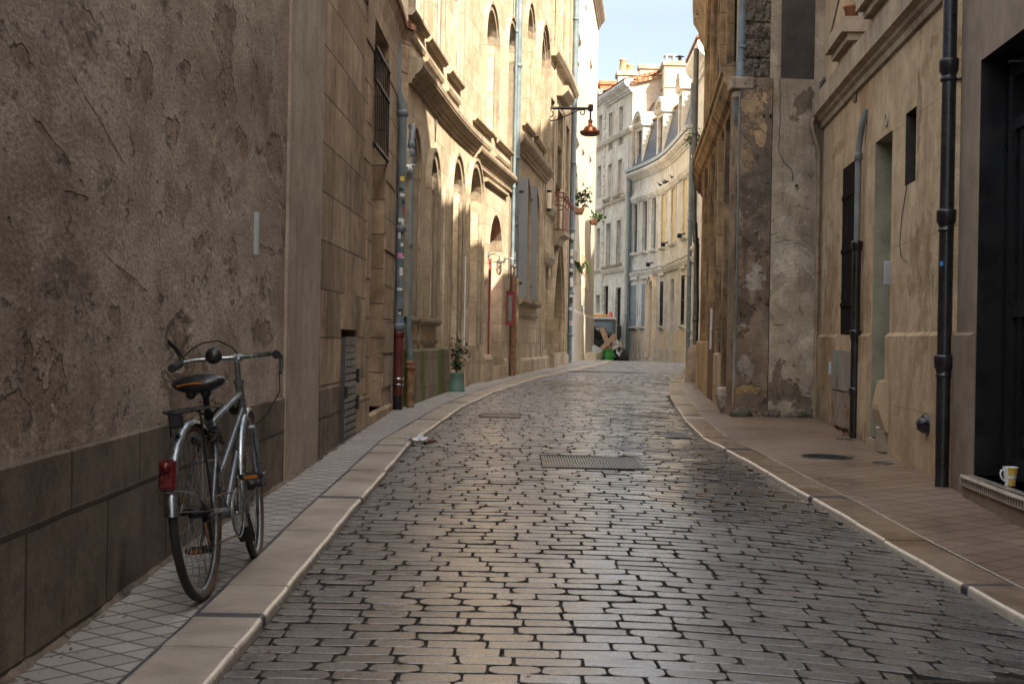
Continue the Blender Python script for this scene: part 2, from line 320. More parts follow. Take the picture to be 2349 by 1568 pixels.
# ---------------------------------------------------------------- facades: walls that follow a plan line
class Facade:
    def __init__(s, pts, side, fine=None):
        if fine:
            P = [Vector((*p, 0)) for p in pts]; out = []
            for i in range(len(P)-1):
                a, b, c, d = P[max(i-1, 0)], P[i], P[i+1], P[min(i+2, len(P)-1)]
                k = max(1, int((c-b).length/fine))
                for j in range(k):
                    t = j/k; out.append(.5*((2*b)+(-a+c)*t+(2*a-5*b+4*c-d)*t*t+(-a+3*b-3*c+d)*t**3))
            out.append(P[-1]); pts = [(p.x, p.y) for p in out]
        s.p = [Vector(p) for p in pts]; s.side = side; s.s = [0]
        for i in range(1, len(s.p)): s.s.append(s.s[-1]+(s.p[i]-s.p[i-1]).length)
        s.L = s.s[-1]; sn = []
        for i in range(1, len(s.p)):
            d = (s.p[i]-s.p[i-1]).normalized(); sn.append(Vector((d.y, -d.x))*side)
        s.nv = [sn[0]]+[(sn[i]+sn[i-1]).normalized() for i in range(1, len(sn))]+[sn[-1]]
    def PN(s, q):
        i = 0
        while i < len(s.s)-2 and q > s.s[i+1]: i += 1
        t = (q-s.s[i])/(s.s[i+1]-s.s[i])
        return s.p[i].lerp(s.p[i+1], t) if 0 <= t <= 1 else s.p[i]+(s.p[i+1]-s.p[i])*t, s.nv[i].lerp(s.nv[i+1], min(1, max(0, t))).normalized()
    def P(s, q, off, z):
        p, n = s.PN(q); return Vector((p.x+n.x*off, p.y+n.y*off, z))
    def hit(s, u, v, off=0):
        dx, dz = ray(u, v); best = None
        for i in range(len(s.p)-1):
            a = s.p[i]+s.nv[i]*off; b = s.p[i+1]+s.nv[i+1]*off
            fa, fb = a.x-dx*a.y, b.x-dx*b.y
            if fa*fb <= 0 and fa != fb:
                t = fa/(fa-fb); y = a.y+(b.y-a.y)*t
                if y > 0 and (best is None or y < best[2]): best = (s.s[i]+t*(s.s[i+1]-s.s[i]), EYE+dz*y, y)
        if best is None:     # extend nearest end
            e = min((0, len(s.p)-1), key=lambda i: abs(s.p[i].x/max(.1, s.p[i].y)-dx)); y = s.p[e].y; best = (s.s[e], EYE+dz*y, y)
        return best
    def sb(s, s0, s1, step=1.2):
        q = sorted([x for x in s.s if s0+1e-4 < x < s1-1e-4]+[s0, s1]); return q
    def op(s, u0, u1, vt, vb, **k):
        """opening surveyed between two sight lines; heights read at its first edge (or at edge=1)"""
        a, b = s.hit(u0, vt), s.hit(u1, vt); e = k.pop('edge', 0); ue = (u0, u1)[e]
        z1 = s.hit(ue, vt)[1]; z0 = s.hit(ue, vb)[1]; q0, q1 = sorted((a[0], b[0]))
        if 'z0' in k: z0 = k.pop('z0')
        if 'z1' in k: z1 = k.pop('z1')
        return dict(s0=q0, s1=q1, z0=z0, z1=z1, **k)
    def arc(s, o, n=12, gs=0, gz_=0):
        c = (o['s0']+o['s1'])/2; a = (o['s1']-o['s0'])/2+gs; sp = o['z1']-o.get('arch', 0); r = o.get('arch', 0)+gz_; out = []
        for i in range(n+1):
            x = -math.cos(math.pi*i/n)
            y = max(0, 1-abs(x)**1.5)**.8 if o.get('pointed') else math.sqrt(max(0, 1-x*x))
            out.append((c+a*x, sp+r*y))
        return out
    def wall(s, mb, z0, z1, ops=(), D=.5, m=0, s0=None, s1=None, off=0, cap=True, zbase=None):
        s0 = 0 if s0 is None else s0; s1 = s.L if s1 is None else s1
        ops = [o for o in ops if o['s1'] > s0 and o['s0'] < s1]
        q = set(s.sb(s0, s1))
        for o in ops: q |= {max(s0, o['s0']), min(s1, o['s1'])}
        q = sorted(q); q2 = [q[0]]
        for x in q[1:]:
            if x-q2[-1] > 1e-4: q2.append(x)
        q = q2
        zz = sorted({z0, z1} | {min(z1, max(z0, o[k])) for o in ops for k in ('z0', 'z1')}); z2 = [zz[0]]
        for x in zz[1:]:
            if x-z2[-1] > 1e-4: z2.append(x)
        zz = z2
        def quad(a, b, c, d, o1=off, o2=off):
            pts = [s.P(a, o1, c), s.P(b, o1, c), s.P(b, o1, d), s.P(a, o1, d)]; uv = [(a, c), (b, c), (b, d), (a, d)]
            if s.side < 0: pts = pts[::-1]; uv = uv[::-1]
            mb.face(pts, uv, m)
        for i in range(len(q)-1):
            c = (q[i]+q[i+1])/2
            for j in range(len(zz)-1):
                zc = (zz[j]+zz[j+1])/2
                if any(o['s0'] < c < o['s1'] and o['z0'] < zc < o['z1'] for o in ops): continue
                quad(q[i], q[i+1], zz[j], zz[j+1])
        for o in ops:
            d = o.get('depth', .2); A = s.arc(o) if o.get('arch') else None; top = o['z1']-o.get('arch', 0); mr = o.get('mr', m)
            for e in ('s0', 's1'):
                x = o[e]; p = [s.P(x, off, o['z0']), s.P(x, off-d, o['z0']), s.P(x, off-d, top), s.P(x, off, top)]
                uv = [(x, o['z0']), (x+d, o['z0']), (x+d, top), (x, top)]
                if (e == 's0') == (s.side > 0): p, uv = p[::-1], uv[::-1]
                mb.face(p, uv, mr)
            a, b = o['s0'], o['s1']
            mb.face([s.P(a, off, o['z0']), s.P(b, off, o['z0']), s.P(b, off-d, o['z0']), s.P(a, off-d, o['z0'])], None, mr)
            if not A: mb.face([s.P(a, off, o['z1']), s.P(b, off, o['z1']), s.P(b, off-d, o['z1']), s.P(a, off-d, o['z1'])][::-1], None, mr)
            else:
                for (a1, y1), (a2, y2) in zip(A, A[1:]):
                    mb.face([s.P(a1, off, y1), s.P(a2, off, y2), s.P(a2, off, o['z1']), s.P(a1, off, o['z1'])], [(a1, y1), (a2, y2), (a2, o['z1']), (a1, o['z1'])], m)
                    mb.face([s.P(a1, off, y1), s.P(a2, off, y2), s.P(a2, off-d, y2), s.P(a1, off-d, y1)], None, mr, sm=True)
        if cap:
            for x in (s0, s1): mb.face([s.P(x, off, z0), s.P(x, off-D, z0), s.P(x, off-D, z1), s.P(x, off, z1)], [(0, z0), (D, z0), (D, z1), (0, z1)], m)
            for a, b in zip(q, q[1:]):
                mb.face([s.P(a, off, z1), s.P(b, off, z1), s.P(b, off-D, z1), s.P(a, off-D, z1)], None, m)
                mb.face([s.P(a, off-D, z0), s.P(b, off-D, z0), s.P(b, off-D, z1), s.P(a, off-D, z1)], None, m)
    def sweep(s, mb, prof, s0, s1, m=0, sm=False):
        mb.cut()
        q = s.sb(s0, s1); rows = [[s.P(x, o, z) for o, z in prof] for x in q]
        acc = [0]
        for i in range(1, len(prof)): acc.append(acc[-1]+math.dist(prof[i], prof[i-1]))
        n = len(prof); acc.append(acc[-1]+math.dist(prof[0], prof[-1]))
        for i in range(len(q)-1):
            for j in range(n):
                k = (j+1) % n
                mb.face([rows[i][j], rows[i][k], rows[i+1][k], rows[i+1][j]], [(q[i], acc[j]), (q[i], acc[j+1]), (q[i+1], acc[j+1]), (q[i+1], acc[j])], m, sm)
        mb.face(rows[0], m=m); mb.face(rows[-1][::-1], m=m)
    def bar(s, mb, s0, s1, z0, z1, o0, o1, m=0):
        s.sweep(mb, [(o0, z0), (o1, z0), (o1, z1), (o0, z1)], s0, s1, m)
    def surround(s, mb, o, w, t, m=0, sill=False, gap=0):
        """moulded frame round an opening: jambs and flat or arched head, w wide, t proud"""
        a, b = o['s0']-gap, o['s1']+gap; top = o['z1']-o.get('arch', 0)
        s.bar(mb, a-w, a, o['z0'], top, -.02, t, m); s.bar(mb, b, b+w, o['z0'], top, -.02, t, m)
        if o.get('arch'):
            A = s.arc(o, 14, gap, gap); B = s.arc(o, 14, w+gap, w+gap)
            for i in range(14):
                for (o1, p, q) in ((t, A, B),):
                    mb.face([s.P(*[p[i][0], t, p[i][1]]), s.P(p[i+1][0], t, p[i+1][1]), s.P(q[i+1][0], t, q[i+1][1]), s.P(q[i][0], t, q[i][1])], m=m)
                for p in (A, B): mb.face([s.P(p[i][0], t, p[i][1]), s.P(p[i+1][0], t, p[i+1][1]), s.P(p[i+1][0], -.02, p[i+1][1]), s.P(p[i][0], -.02, p[i][1])], m=m)
        else: s.bar(mb, a-w, b+w, o['z1']+gap, o['z1']+gap+w, -.02, t, m)
    def fill(s, mb, o, off, m=0, g=0):
        """flat leaf closing an opening at depth off"""
        if o.get('arch'):
            A = s.arc(o, 12); mb.face([s.P(A[0][0], off, o['z0']), s.P(A[-1][0], off, o['z0'])]+[s.P(a, off, z) for a, z in A[::-1]], [(A[0][0], o['z0']), (A[-1][0], o['z0'])]+[(a, z) for a, z in A[::-1]], m)
        else: mb.face([s.P(o['s0'], off, o['z0']), s.P(o['s1'], off, o['z0']), s.P(o['s1'], off, o['z1']), s.P(o['s0'], off, o['z1'])], [(o['s0'], o['z0']), (o['s1'], o['z0']), (o['s1'], o['z1']), (o['s0'], o['z1'])], m)
def window(F, o, par, off=-.16, fr=M_offwhite, gl=M_glass, bars=(1, 3), fw=.05, label=None):
    """window > frame, pane : casement with glazing bars"""
    pm = MB(); F.fill(pm, o, off); wn_ = pm.build('window', gl, par)
    f = MB(); a, b, z0, z1 = o['s0'], o['s1'], o['z0'], o['z1']; t = z1-o.get('arch', 0)
    F.bar(f, a, a+fw, z0, t, off, off+.04); F.bar(f, b-fw, b, z0, t, off, off+.04); F.bar(f, a+fw, b-fw, z0, z0+fw, off, off+.037)
    F.bar(f, a+fw, b-fw, t-fw, t, off, off+.037)
    for i in range(1, bars[0]+1): x = a+(b-a)*i/(bars[0]+1); F.bar(f, x-.025, x+.025, z0+fw, t-fw, off, off+.045)
    for i in range(1, bars[1]+1): z = z0+(t-z0)*i/(bars[1]+1); F.bar(f, a+fw, b-fw, z-.012, z+.012, off, off+.03)
    f.build('frame', fr, wn_); return wn_
def shutters(F, o, par, mat, off=-.05, slat=True, name='shutter'):
    mb = MB(); a, b, z0, z1 = o['s0'], o['s1'], o['z0'], o['z1']; c = (a+b)/2
    for x0, x1 in ((a+.01, c-.004), (c+.004, b-.01)):
        F.bar(mb, x0, x1, z0+.01, z1-.01, off-.03, off)
        if slat:
            n = int((x1-x0)/.11) or 1
            for i in range(n): x = x0+(x1-x0)*(i+.5)/n; F.bar(mb, x-.006, x+.006, z0+.02, z1-.02, off, off+.006)
        for z in (z0+.3, (z0+z1)/2, z1-.3): F.bar(mb, x0, x1, z-.02, z+.02, off, off+.012)
    return mb.build(name, mat, par)
def pipe(path, r, mat, name, label, parent=None, collars=(), n=12, group=None):
    root = empty(name, path[0] if path[0][2] < path[-1][2] else path[-1], label, 'drainpipe', group)
    p = MB(); p.tube(path, r, n); p.build('pipe', mat, root)
    for z in collars:
        c = MB(); P = None
        for a, b in zip(path, path[1:]):
            if min(a[2], b[2]) <= z <= max(a[2], b[2]) and a[2] != b[2]: P = Vector(a).lerp(Vector(b), (z-a[2])/(b[2]-a[2]))
        if P is None: continue
        c.lathe([(r, -.035), (r*1.28, -.03), (r*1.28, .025), (r*1.15, .035), (r, .04)], P, n); c.build('collar', mat, root)
    return root
# ---------------------------------------------------------------- plan lines of kerbs and walls
KL = [(-.90, -6)]+[tuple(G(*q, .035)) for q in ((496, 1568), (620.7, 1417.6), (803, 1187), (860, 1120.6), (942, 1021), (1061.7, 936), (1133.5, 902), (1236, 867.7), (1285, 857), (1338.5, 846.5), (1393, 833.5))]
KL += [(KL[-1][0]+.5, KL[-1][1]+5), (3.45, 56.5), (2.9, 59), (1.2, 61)]
KL = [p for i, p in enumerate(KL) if i == 0 or p[1] > KL[i-1][1]]
KR = [(2.25, -6), (2.05, 3)]+[tuple(G(*q, .035)) for q in ((2348, 1440), (2033, 1257.8), (1900, 1174.6), (1805, 1122), (1714.6, 1067.6), (1610, 1010.5), (1572, 972.5), (1548, 934.5), (1537.7, 915), (1534, 897.6), (1534.6, 877))]+[ (3.6, 31), (4.35, 36), (5.0, 39.5), (5.7, 42), (8, 43.2), (16, 44)]
FARB = [(16, 43.99), (5.7, 44.0), (5.9, 48.4), (5.82, 55.1), (5.5, 58.6), (4.85, 62), (4.1, 66.5), (3.0, 80)]
LWALL = [(-1.62, -14), (-1.5, 4.2), (-1.52, 6.1), (-1.39, 11.5), (-1.35, 15.5), (-1.36, 16.3), (-1.27, 16.5), (-.95, 20.6), (-.66, 23.2), (-.33, 25.7), (-.05, 27.8), (.18, 29.4), (1.4, 38.6), (3.3, 58)]
RWALL = [(2.5, -14), (2.84, 7.84), (2.945, 9.42), (3.48, 16.2), (3.5, 19), (3.6, 27), (9, 28), (9, 42)]
def kl(y): return lerp_poly(KL, y)
def kr(y): return lerp_poly(KR, y) if y < 44 else lerp_poly(FARB, y)
t = NT('terrain_earth'); M_ground = t.out(t.ramp(t.noise(t.P(), .05, 6), [(.3, (.07, .06, .045)), (.7, (.13, .115, .09))]), .95)
mb = MB(); mb.face([(-600, -600, -1.2), (600, -600, -1.2), (600, 900, -1.2), (-600, 900, -1.2)]); struct(mb.build('ground', M_ground))
# road bed (joint filling between the setts)
def wetmask(t):
    """damp area the street cleaner left, an outline of its own on the right of the road"""
    P = t.P(); x = t.n('ShaderNodeSeparateXYZ', {0: P}).outputs
    w_ = t.math('MULTIPLY', t.ramp(t.math('DIVIDE', x[1], 40), [(.16, 0), (.22, 1), (.42, 1), (.52, 0)]), t.ramp(t.math('MULTIPLY_ADD', x[0], .25, .5), [(.60, 0), (.78, 1)]))
    nz = t.noise(P, 1.3, 5, .6)
    return t.ramp(t.math('ADD', t.math('MULTIPLY', w_, .62), t.math('MULTIPLY', nz, .5)), [(.52, 0), (.72, 1)])
t = NT('joint_sand'); wm = wetmask(t); n1 = t.noise(t.P(), 9, 6, .7)
M_joint = t.out(t.mix(t.math('MULTIPLY', wm, .6), t.ramp(n1, [(.3, (.024, .021, .018)), (.7, (.058, .05, .042))]), (.02, .018, .015)), t.ramp(wm, [(.4, .9), (.85, .07)]), t.bump(n1, t.ramp(wm, [(0, .6), (1, .02)]), .004))
mb = MB(); ys = [-6+i*.5 for i in range(150)]; rows = []
for y in ys: rows.append([(kl(y)-.12+(kr(y)+.15-kl(y)+.12)*k/8, y, gz(y)-KERB-.017) for k in range(9)])
mb.grid(rows, sm=False, flip=False); struct(mb.build('road', M_joint))
# setts
t = NT('sett_stone'); rn = t.n('ShaderNodeAttribute', attribute_name='rnd').outputs['Fac']; P = t.P(); wm = wetmask(t)
fine = t.noise(P, 75, 3, .75); mid = t.noise(P, 14, 6, .7); big = t.noise(P, .55, 4, .6)
col = t.ramp(rn, [(0, (.066, .063, .064)), (.2, (.108, .107, .109)), (.5, (.142, .141, .143)), (.8, (.185, .18, .177)), (.93, (.16, .128, .106)), (1, (.09, .078, .07))])
col = t.mix(.55, col, t.ramp(mid, [(.3, (.045, .04, .037)), (.7, (.16, .145, .13))])); col = t.mix(.6, col, t.ramp(fine, [(.36, 0.), (.64, 1.)]), 'OVERLAY')
col = t.mix(t.math('MULTIPLY', t.ramp(big, [(.45, 0), (.65, 1)]), .3), col, (.06, .055, .05))
col = t.mix(t.math('MULTIPLY', wm, .28), col, (.03, .028, .027))
rg = t.math('ADD', t.ramp(mid, [(.35, .20), (.65, .42)]), t.math('MULTIPLY', rn, .08)); rg = t.mix(wm, rg, (.10, .10, .10))
h = t.math('ADD', t.math('MULTIPLY', fine, .35), mid)
M_sett = t.out(col, rg, t.bump(h, t.ramp(wm, [(0, .45), (1, .15)]), .004), Specular_IOR_Level=.8, Coat_Weight=.75, Coat_Roughness=.27)
GRATES = []   # (x0, x1, y0, y1) keep-outs
def grate_rect(a, b, dy, off=0): GRATES.append((a[0], b[0], min(a[1], b[1])-dy*off, min(a[1], b[1])-dy*off+dy)); return GRATES[-1]
GR1 = (.24, 1.0, 10.35, 11.15); GR2 = (-.33, .10, 15.35, 16.0); GR3 = (1.42, 1.66, 13.0, 13.6); GR4 = (1.28, 1.95, 4.05, 4.5)
GRATES += [GR1, GR2, GR3, GR4]
mb = MB(); rnd = random.Random(3)
y0 = 3.2; row = 0
def bend(x): return .26*max(0, x-.3)**2
while y0 < 64:
    pitch = .118+rnd.uniform(-.006, .007); far = y0 > 24
    yc = y0+pitch/2; xa, xb = kl(yc)+.012, min(kr(yc), 9.0)
    if y0 < 22: xb = kr(yc-bend(kr(yc)))-.02
    x = xa+(rnd.uniform(-.16, -.02)); 
    while x < xb:
        L = rnd.choice((.17, .185, .2, .21, .225))+rnd.uniform(-.015, .02); a, b = max(x, xa), min(x+L, xb); x += L
        if b-a < .05: continue
        g = rnd.uniform(.0025, .006); hw = (b-a)/2-g; hd = pitch/2-rnd.uniform(.0052, .0076); cx = (a+b)/2
        cy = yc-(bend(cx) if y0 < 26 else bend(cx)*max(0, 1-(y0-26)/8))
        hit_ = [q for q in GRATES if q[0] < b and q[1] > a and q[2]-.045 < cy < q[3]+.045]
        if hit_:
            q = hit_[0]; 
            if q[0]-a > .05: b = q[0]
            elif b-q[1] > .05: a = q[1]
            else: continue
            hw = (b-a)/2-g; cx = (a+b)/2
            if hw < .02: continue
        zc = gz(cy)-KERB+rnd.uniform(-.002, .0015); tx, ty = rnd.gauss(0, .009), rnd.gauss(0, .012); r = rnd.random()
        c = min(hw, hd)*rnd.choice((.12, .2, .3, .42, .6)); sl_ = -bend(cx+.01)+bend(cx-.01); sl_ = sl_/.02 if y0 < 26 else 0
        base = [(-hw+c, -hd), (hw-c, -hd), (hw-c*.3, -hd+c*.3), (hw, -hd+c), (hw, hd-c), (hw-c*.3, hd-c*.3), (hw-c, hd), (-hw+c, hd), (-hw+c*.3, hd-c*.3), (-hw, hd-c), (-hw, -hd+c), (-hw+c*.3, -hd+c*.3)]
        if far: base = [base[k] for k in (0, 1, 3, 4, 6, 7, 9, 10)]
        j = .0 if far else .004
        base = [(px+rnd.uniform(-j, j), py+rnd.uniform(-j, j)*.55) for px, py in base]; ins = .0022
        n = len(base)
        def V(px, py, dz): return (cx+px, cy+py+sl_*px, zc+tx*px+ty*py+dz)
        o_ = [V(px, py, -.024) for px, py in base]; m_ = [V(px*.995, py*.985, -.002) for px, py in base]; i_ = [V(px*(hw-ins)/hw, py*(hd-ins)/hd, .0) for px, py in base]
        b0 = len(mb.v); mb.v += o_+m_+i_
        for k in range(n):
            k2 = (k+1) % n
            for f in ((b0+k, b0+k2, b0+n+k2, b0+n+k), (b0+n+k, b0+n+k2, b0+2*n+k2, b0+2*n+k))+((tuple(range(b0+2*n, b0+3*n)),) if k == 0 else ()):
                mb.f.append(f); mb.uv.append(None); mb.mi.append(1 if f[0] < b0+n and len(f) == 4 else 0); mb.sm.append(False); mb.rn.append(r)
    y0 += pitch; row += 1
struct(mb.build('road_setts', [M_sett, M_joint]))
# pavements
def tilemat(name, c1, c2, c3, rot, side, joint, rough, wet=False, seed=0):
    t = NT(name); P = t.P(); uv = t.map(P, rot=(0, 0, rot)); n1 = t.noise(t.map(P, loc=(seed, 0, 0)), 1.1, 5, .6); n2 = t.noise(P, 9, 5, .65); n3 = t.noise(P, 90, 3, .7)
    b = t.n('ShaderNodeTexBrick', {'Vector': uv, 'Color1': (.80, .79, .78, 1), 'Color2': (1, 1, 1, 1), 'Mortar': (.30, .26, .22, 1), 'Scale': 1.0, 'Mortar Size': joint, 'Mortar Smooth': .2, 'Bias': 0., 'Brick Width': side, 'Row Height': side}, offset=0.0)
    col = t.mix(1, t.mix(.4, t.ramp(n1, [(.32, c1), (.5, c2), (.68, c3)]), t.ramp(n2, [(.3, c1), (.7, c3)])), b.outputs['Color'], 'MULTIPLY')
    col = t.mix(.2, col, t.ramp(n3, [(.3, 0.), (.7, 1.)]), 'OVERLAY')
    sp = t.ramp(t.noise(P, 5.5, 3, .5), [(.68, 0), (.72, 1)]); col = t.mix(t.math('MULTIPLY', sp, .5), col, tuple(c*.35 for c in c1))
    r = t.math('ADD', t.ramp(n1, [(.3, rough-.12), (.7, rough+.1)]), t.math('MULTIPLY', b.outputs['Fac'], .3))
    h = t.math('SUBTRACT', t.math('MULTIPLY', n2, .5), b.outputs['Fac'])
    return t.out(col, r, t.bump(h, .35, .004), Specular_IOR_Level=.5)
M_tileL = tilemat('pavement_tiles', (.26, .24, .22), (.34, .32, .295), (.42, .395, .365), R(38.5), .128, .007, .6)
M_tileR = tilemat('damp_pavement_tiles', (.17, .112, .076), (.235, .162, .113), (.31, .225, .165), R(52), .16, .006, .36, seed=4)
M_kerb = stone('kerb_limestone', (.31, .265, .215), (.42, .37, .31), (.49, .44, .38), stain=.35, scol=(.14, .09, .055), sthr=.55, pit=.3, pscale=18, rough=.3, bump=.25, seed=31, grain=.1)
M_kerbR = stone('damp_kerb_limestone', (.19, .13, .086), (.26, .185, .128), (.33, .245, .178), stain=.5, scol=(.10, .055, .025), sthr=.52, pit=.3, pscale=18, rough=.22, bump=.2, seed=32, grain=.1, blotch=(.6, 1.5, (.12, .065, .03), .6))
M_arris = plain('glint_arris_and_mortar', (.58, .51, .42), .2, .1, 14, spec=.9)  # kerb edge's sky glint put into the colour; also pale joint mortar
M_basalt = plain('dark_kerb_insert', (.06, .06, .065), .5, .2, 20)
mb = MB(); rows = []
for y in ys:
    if y > 60.5: break
    a, b = lerp_poly(LWALL, y)-.7, kl(y)-.25; rows.append([(a+(b-a)*k/4, y, gz(y)-.001) for k in range(5)])
mb.grid(rows, sm=False); struct(mb.build('pavement', M_tileL))
mb = MB(); rows = []
for y in [-6+i*.5 for i in range(98)]:
    a, b = kr(y)+.22, lerp_poly(RWALL, y)+.9; b = max(b, a+.2); rows.append([(a+(b-a)*k/4, y, gz(y)-.001) for k in range(5)])
mb.grid(rows, sm=False); struct(mb.build('pavement', M_tileR))
def kerb(poly, side, width, mat, y1, name, L=.6, seed=1):
    rd = random.Random(seed); K = Facade(poly, -side); mb = MB(); s = 0; n = 0
    while s < K.L-.3:
        e = min(K.L, s+L+rd.uniform(-.1, .14)); a, b = K.P(s, 0, 0), K.P(e, 0, 0)
        if a.y > y1: break
        dark = n % 5 == 3
        for (q0, q1, m) in ([(s+.003, e-.08, 0), (e-.08, e-.003, 1)] if dark else [(s+.0035, e-.0035, 0)]):
            r0 = []; dz = rd.uniform(-.004, .004)
            k = 5
            for i in range(k+1):
                q = q0+(q1-q0)*i/k; wv = .002*math.sin(q*9.3)
                r0.append([K.P(q, o+wv, gz(K.PN(q)[0].y)+z+dz) for o, z in ((-width, -.03), (-width, 0), (-.016, 0), (-.016, 0), (-.010, -.0015), (-.005, -.0045), (-.0015, -.010), (0, -.018), (.002, -.10))])
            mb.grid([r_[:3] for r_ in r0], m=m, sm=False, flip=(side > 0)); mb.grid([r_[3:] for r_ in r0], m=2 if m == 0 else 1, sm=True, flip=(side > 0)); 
            for rr in (r0[0], r0[-1]): mb.face(rr, m=m)
        s = e; n += 1
    jb = MB(); jr = []; q = 0
    while q < K.L and K.PN(q)[0].y < y1: jr.append([K.P(q, o+rd.uniform(-.0015, .0015), gz(K.PN(q)[0].y)+.0025) for o in (-width-.012, -width+.002)]); q += .12
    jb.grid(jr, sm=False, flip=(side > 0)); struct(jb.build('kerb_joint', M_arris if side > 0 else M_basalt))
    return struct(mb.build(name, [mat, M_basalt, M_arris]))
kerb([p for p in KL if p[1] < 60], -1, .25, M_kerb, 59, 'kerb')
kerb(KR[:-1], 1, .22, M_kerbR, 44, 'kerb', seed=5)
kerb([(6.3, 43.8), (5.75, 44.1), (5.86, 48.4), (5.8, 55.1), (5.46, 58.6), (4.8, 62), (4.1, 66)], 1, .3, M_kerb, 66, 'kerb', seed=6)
# mortar fillet at the wall foot, left
mb = MB(); rd = random.Random(9); FL = Facade(LWALL[:6], 1); rows = []
q = 12.0
while q < FL.L: rows.append([FL.P(q, o, gz(FL.PN(q)[0].y)+z) for o, z in ((-.01, .03+rd.uniform(-.01, .012)), (.012+rd.uniform(-.006, .01), .016), (.03+rd.uniform(-.01, .014), .0))]); q += .09
mb.grid(rows); struct(mb.build('wall_foot_mortar', M_plinth))
# ================================================================ LEFT SIDE
def Z(F, u, v, off=0): return F.hit(u, v, off)[1]
def Sx(F, u, off=0): return F.hit(u, 700, off)[0]
def roof(F, par, s0, s1, z, D=5, rise=1.6, over=.3, mat=None, name='roof'):
    mb = MB(); q = F.sb(s0, s1)
    for a, b in zip(q, q[1:]):
        mb.face([F.P(a, over, z), F.P(b, over, z), F.P(b, -D, z+rise), F.P(a, -D, z+rise)], [(a, 0), (b, 0), (b, D), (a, D)])
        mb.face([F.P(a, over, z-.07), F.P(b, over, z-.07), F.P(b, over, z), F.P(a, over, z)])
        mb.face([F.P(a, over, z-.07), F.P(b, over, z-.07), F.P(b, -D, z-.07), F.P(a, -D, z-.07)])
        mb.face([F.P(a, -D, z-.07), F.P(b, -D, z-.07), F.P(b, -D, z+rise), F.P(a, -D, z+rise)])
    for x in (s0, s1): mb.face([F.P(x, over, z-.07), F.P(x, over, z), F.P(x, -D, z+rise), F.P(x, -D, z-.07)])
    return mb.build(name, mat or M_tile, par)
# ---- near house: battered render on a dark plinth
F1 = Facade(LWALL[:7], 1)
FT = Facade([(2.945, 9.42), (3.23, 13.3), (3.50, 16.6)], -1)
PE = Facade([(3.56, 15.95), (2.505, 15.83)], -1)
M_plaster = stone('near_plaster', (.28, .215, .16), (.44, .365, .29), (.56, .485, .405), stain=.45, sthr=.55, scol=(.12, .085, .06), pit=.8, pscale=7, bump=1.3, seed=1, patch=(.585, .8, (.27, .19, .12), .6), blotch=(.55, .75, (.25, .19, .145), .6), edge=.64, grain=.4, gouge=.65, sc=(1, .5, 1), marks=[
    (F1, [(333, 175, 16, 52, 0), (518, 70, 22, 75, 0), (523, 190, 16, 60, 0), (290, 195, 5, 26, 0), (205, 42, 12, 18, 0), (425, 165, 10, 22, 0), (395, 300, 12, 25, 0), (120, 330, 60, 12, -14), (560, 330, 14, 40, 0), (265, 732, 14, 24, 0), (75, 860, 42, 75, 0), (112, 925, 38, 80, 0), (30, 960, 40, 50, 0), (605, 765, 20, 26, 0), (455, 560, 8, 24, 0), (300, 640, 45, 7, -10), (180, 450, 22, 10, 0), (620, 575, 22, 10, 0), (45, 120, 25, 30, 0), (240, 300, 60, 5, -18), (430, 860, 14, 30, 0)], (.25, .175, .11), .6, .8),
    (F1, [(600, 210, 24, 80, 0), (500, 380, 18, 70, 0), (150, 640, 50, 60, 0), (415, 470, 30, 50, 0)], (.15, .12, .10), .45, .05)])
M_pier = stone('flaking_pier_render', (.29, .225, .155), (.39, .315, .225), (.47, .395, .30), stain=.75, sthr=.5, scol=(.10, .078, .06), pit=.5, bump=1.0, seed=14, patch=(.60, 1.5, (.46, .40, .32), .7), blotch=(.55, .8, (.20, .16, .12), .5), grain=.25, gouge=.68, marks=[(PE, [(1820, 560, 30, 60, 0), (1840, 800, 26, 70, 0), (1790, 640, 22, 50, 0), (1815, 420, 30, 30, 0)], (.50, .43, .33), .6, 0), (PE, [(1800, 900, 60, 30, 0), (1850, 925, 25, 22, 0), (1780, 860, 12, 40, 0), (1845, 240, 22, 40, 0)], (.11, .08, .055), .8, .2)])
M_pierL = stone('brown_flaking_pier', (.17, .115, .07), (.255, .185, .125), (.33, .255, .185), stain=.85, sthr=.46, scol=(.07, .05, .038), pit=.8, pscale=6, bump=1.4, seed=54, patch=(.55, 1.3, (.42, .29, .17), .75), blotch=(.50, .8, (.10, .078, .062), .85), edge=.62, grain=.3, gouge=.66, marks=[(PE, [(1728, 240, 26, 46, 0), (1740, 310, 16, 30, 0), (1712, 360, 10, 14, 0)], (.46, .31, .17), .75, .1), (PE, [(1722, 440, 40, 60, 0), (1730, 540, 30, 50, 0), (1705, 700, 16, 60, 0)], (.10, .078, .065), .7, .1), (PE, [(1712, 835, 15, 28, 0), (1728, 640, 18, 40, 0)], (.42, .37, .31), .7, -.2), (PE, [(1715, 890, 28, 16, 0)], (.33, .22, .10), .8, .4)])
M_tan = stone('tan_render', (.38, .27, .15), (.48, .355, .215), (.56, .43, .28), stain=.6, sthr=.48, scol=(.22, .155, .095), pit=.35, bump=.6, seed=16, blotch=(.55, 1.0, (.27, .165, .08), .75), brick=(30, .95), joint=.004, jd=.75, block=.0, grain=.2, marks=[(FT, [(2122, 640, 15, 150, 0), (2095, 600, 12, 90, 0), (1905, 650, 14, 110, 0), (1985, 680, 9, 80, 0), (2120, 150, 12, 22, 0), (2140, 100, 9, 18, 0), (1925, 340, 14, 16, 0)], (.26, .155, .075), .55, .1), (FT, [(2108, 260, 4, 170, 0)], (.17, .12, .07), .6, .1), (FT, [(1890, 890, 30, 60, 0), (2100, 1020, 60, 40, 0), (1980, 950, 20, 60, 0)], (.16, .125, .085), .5, .05)])
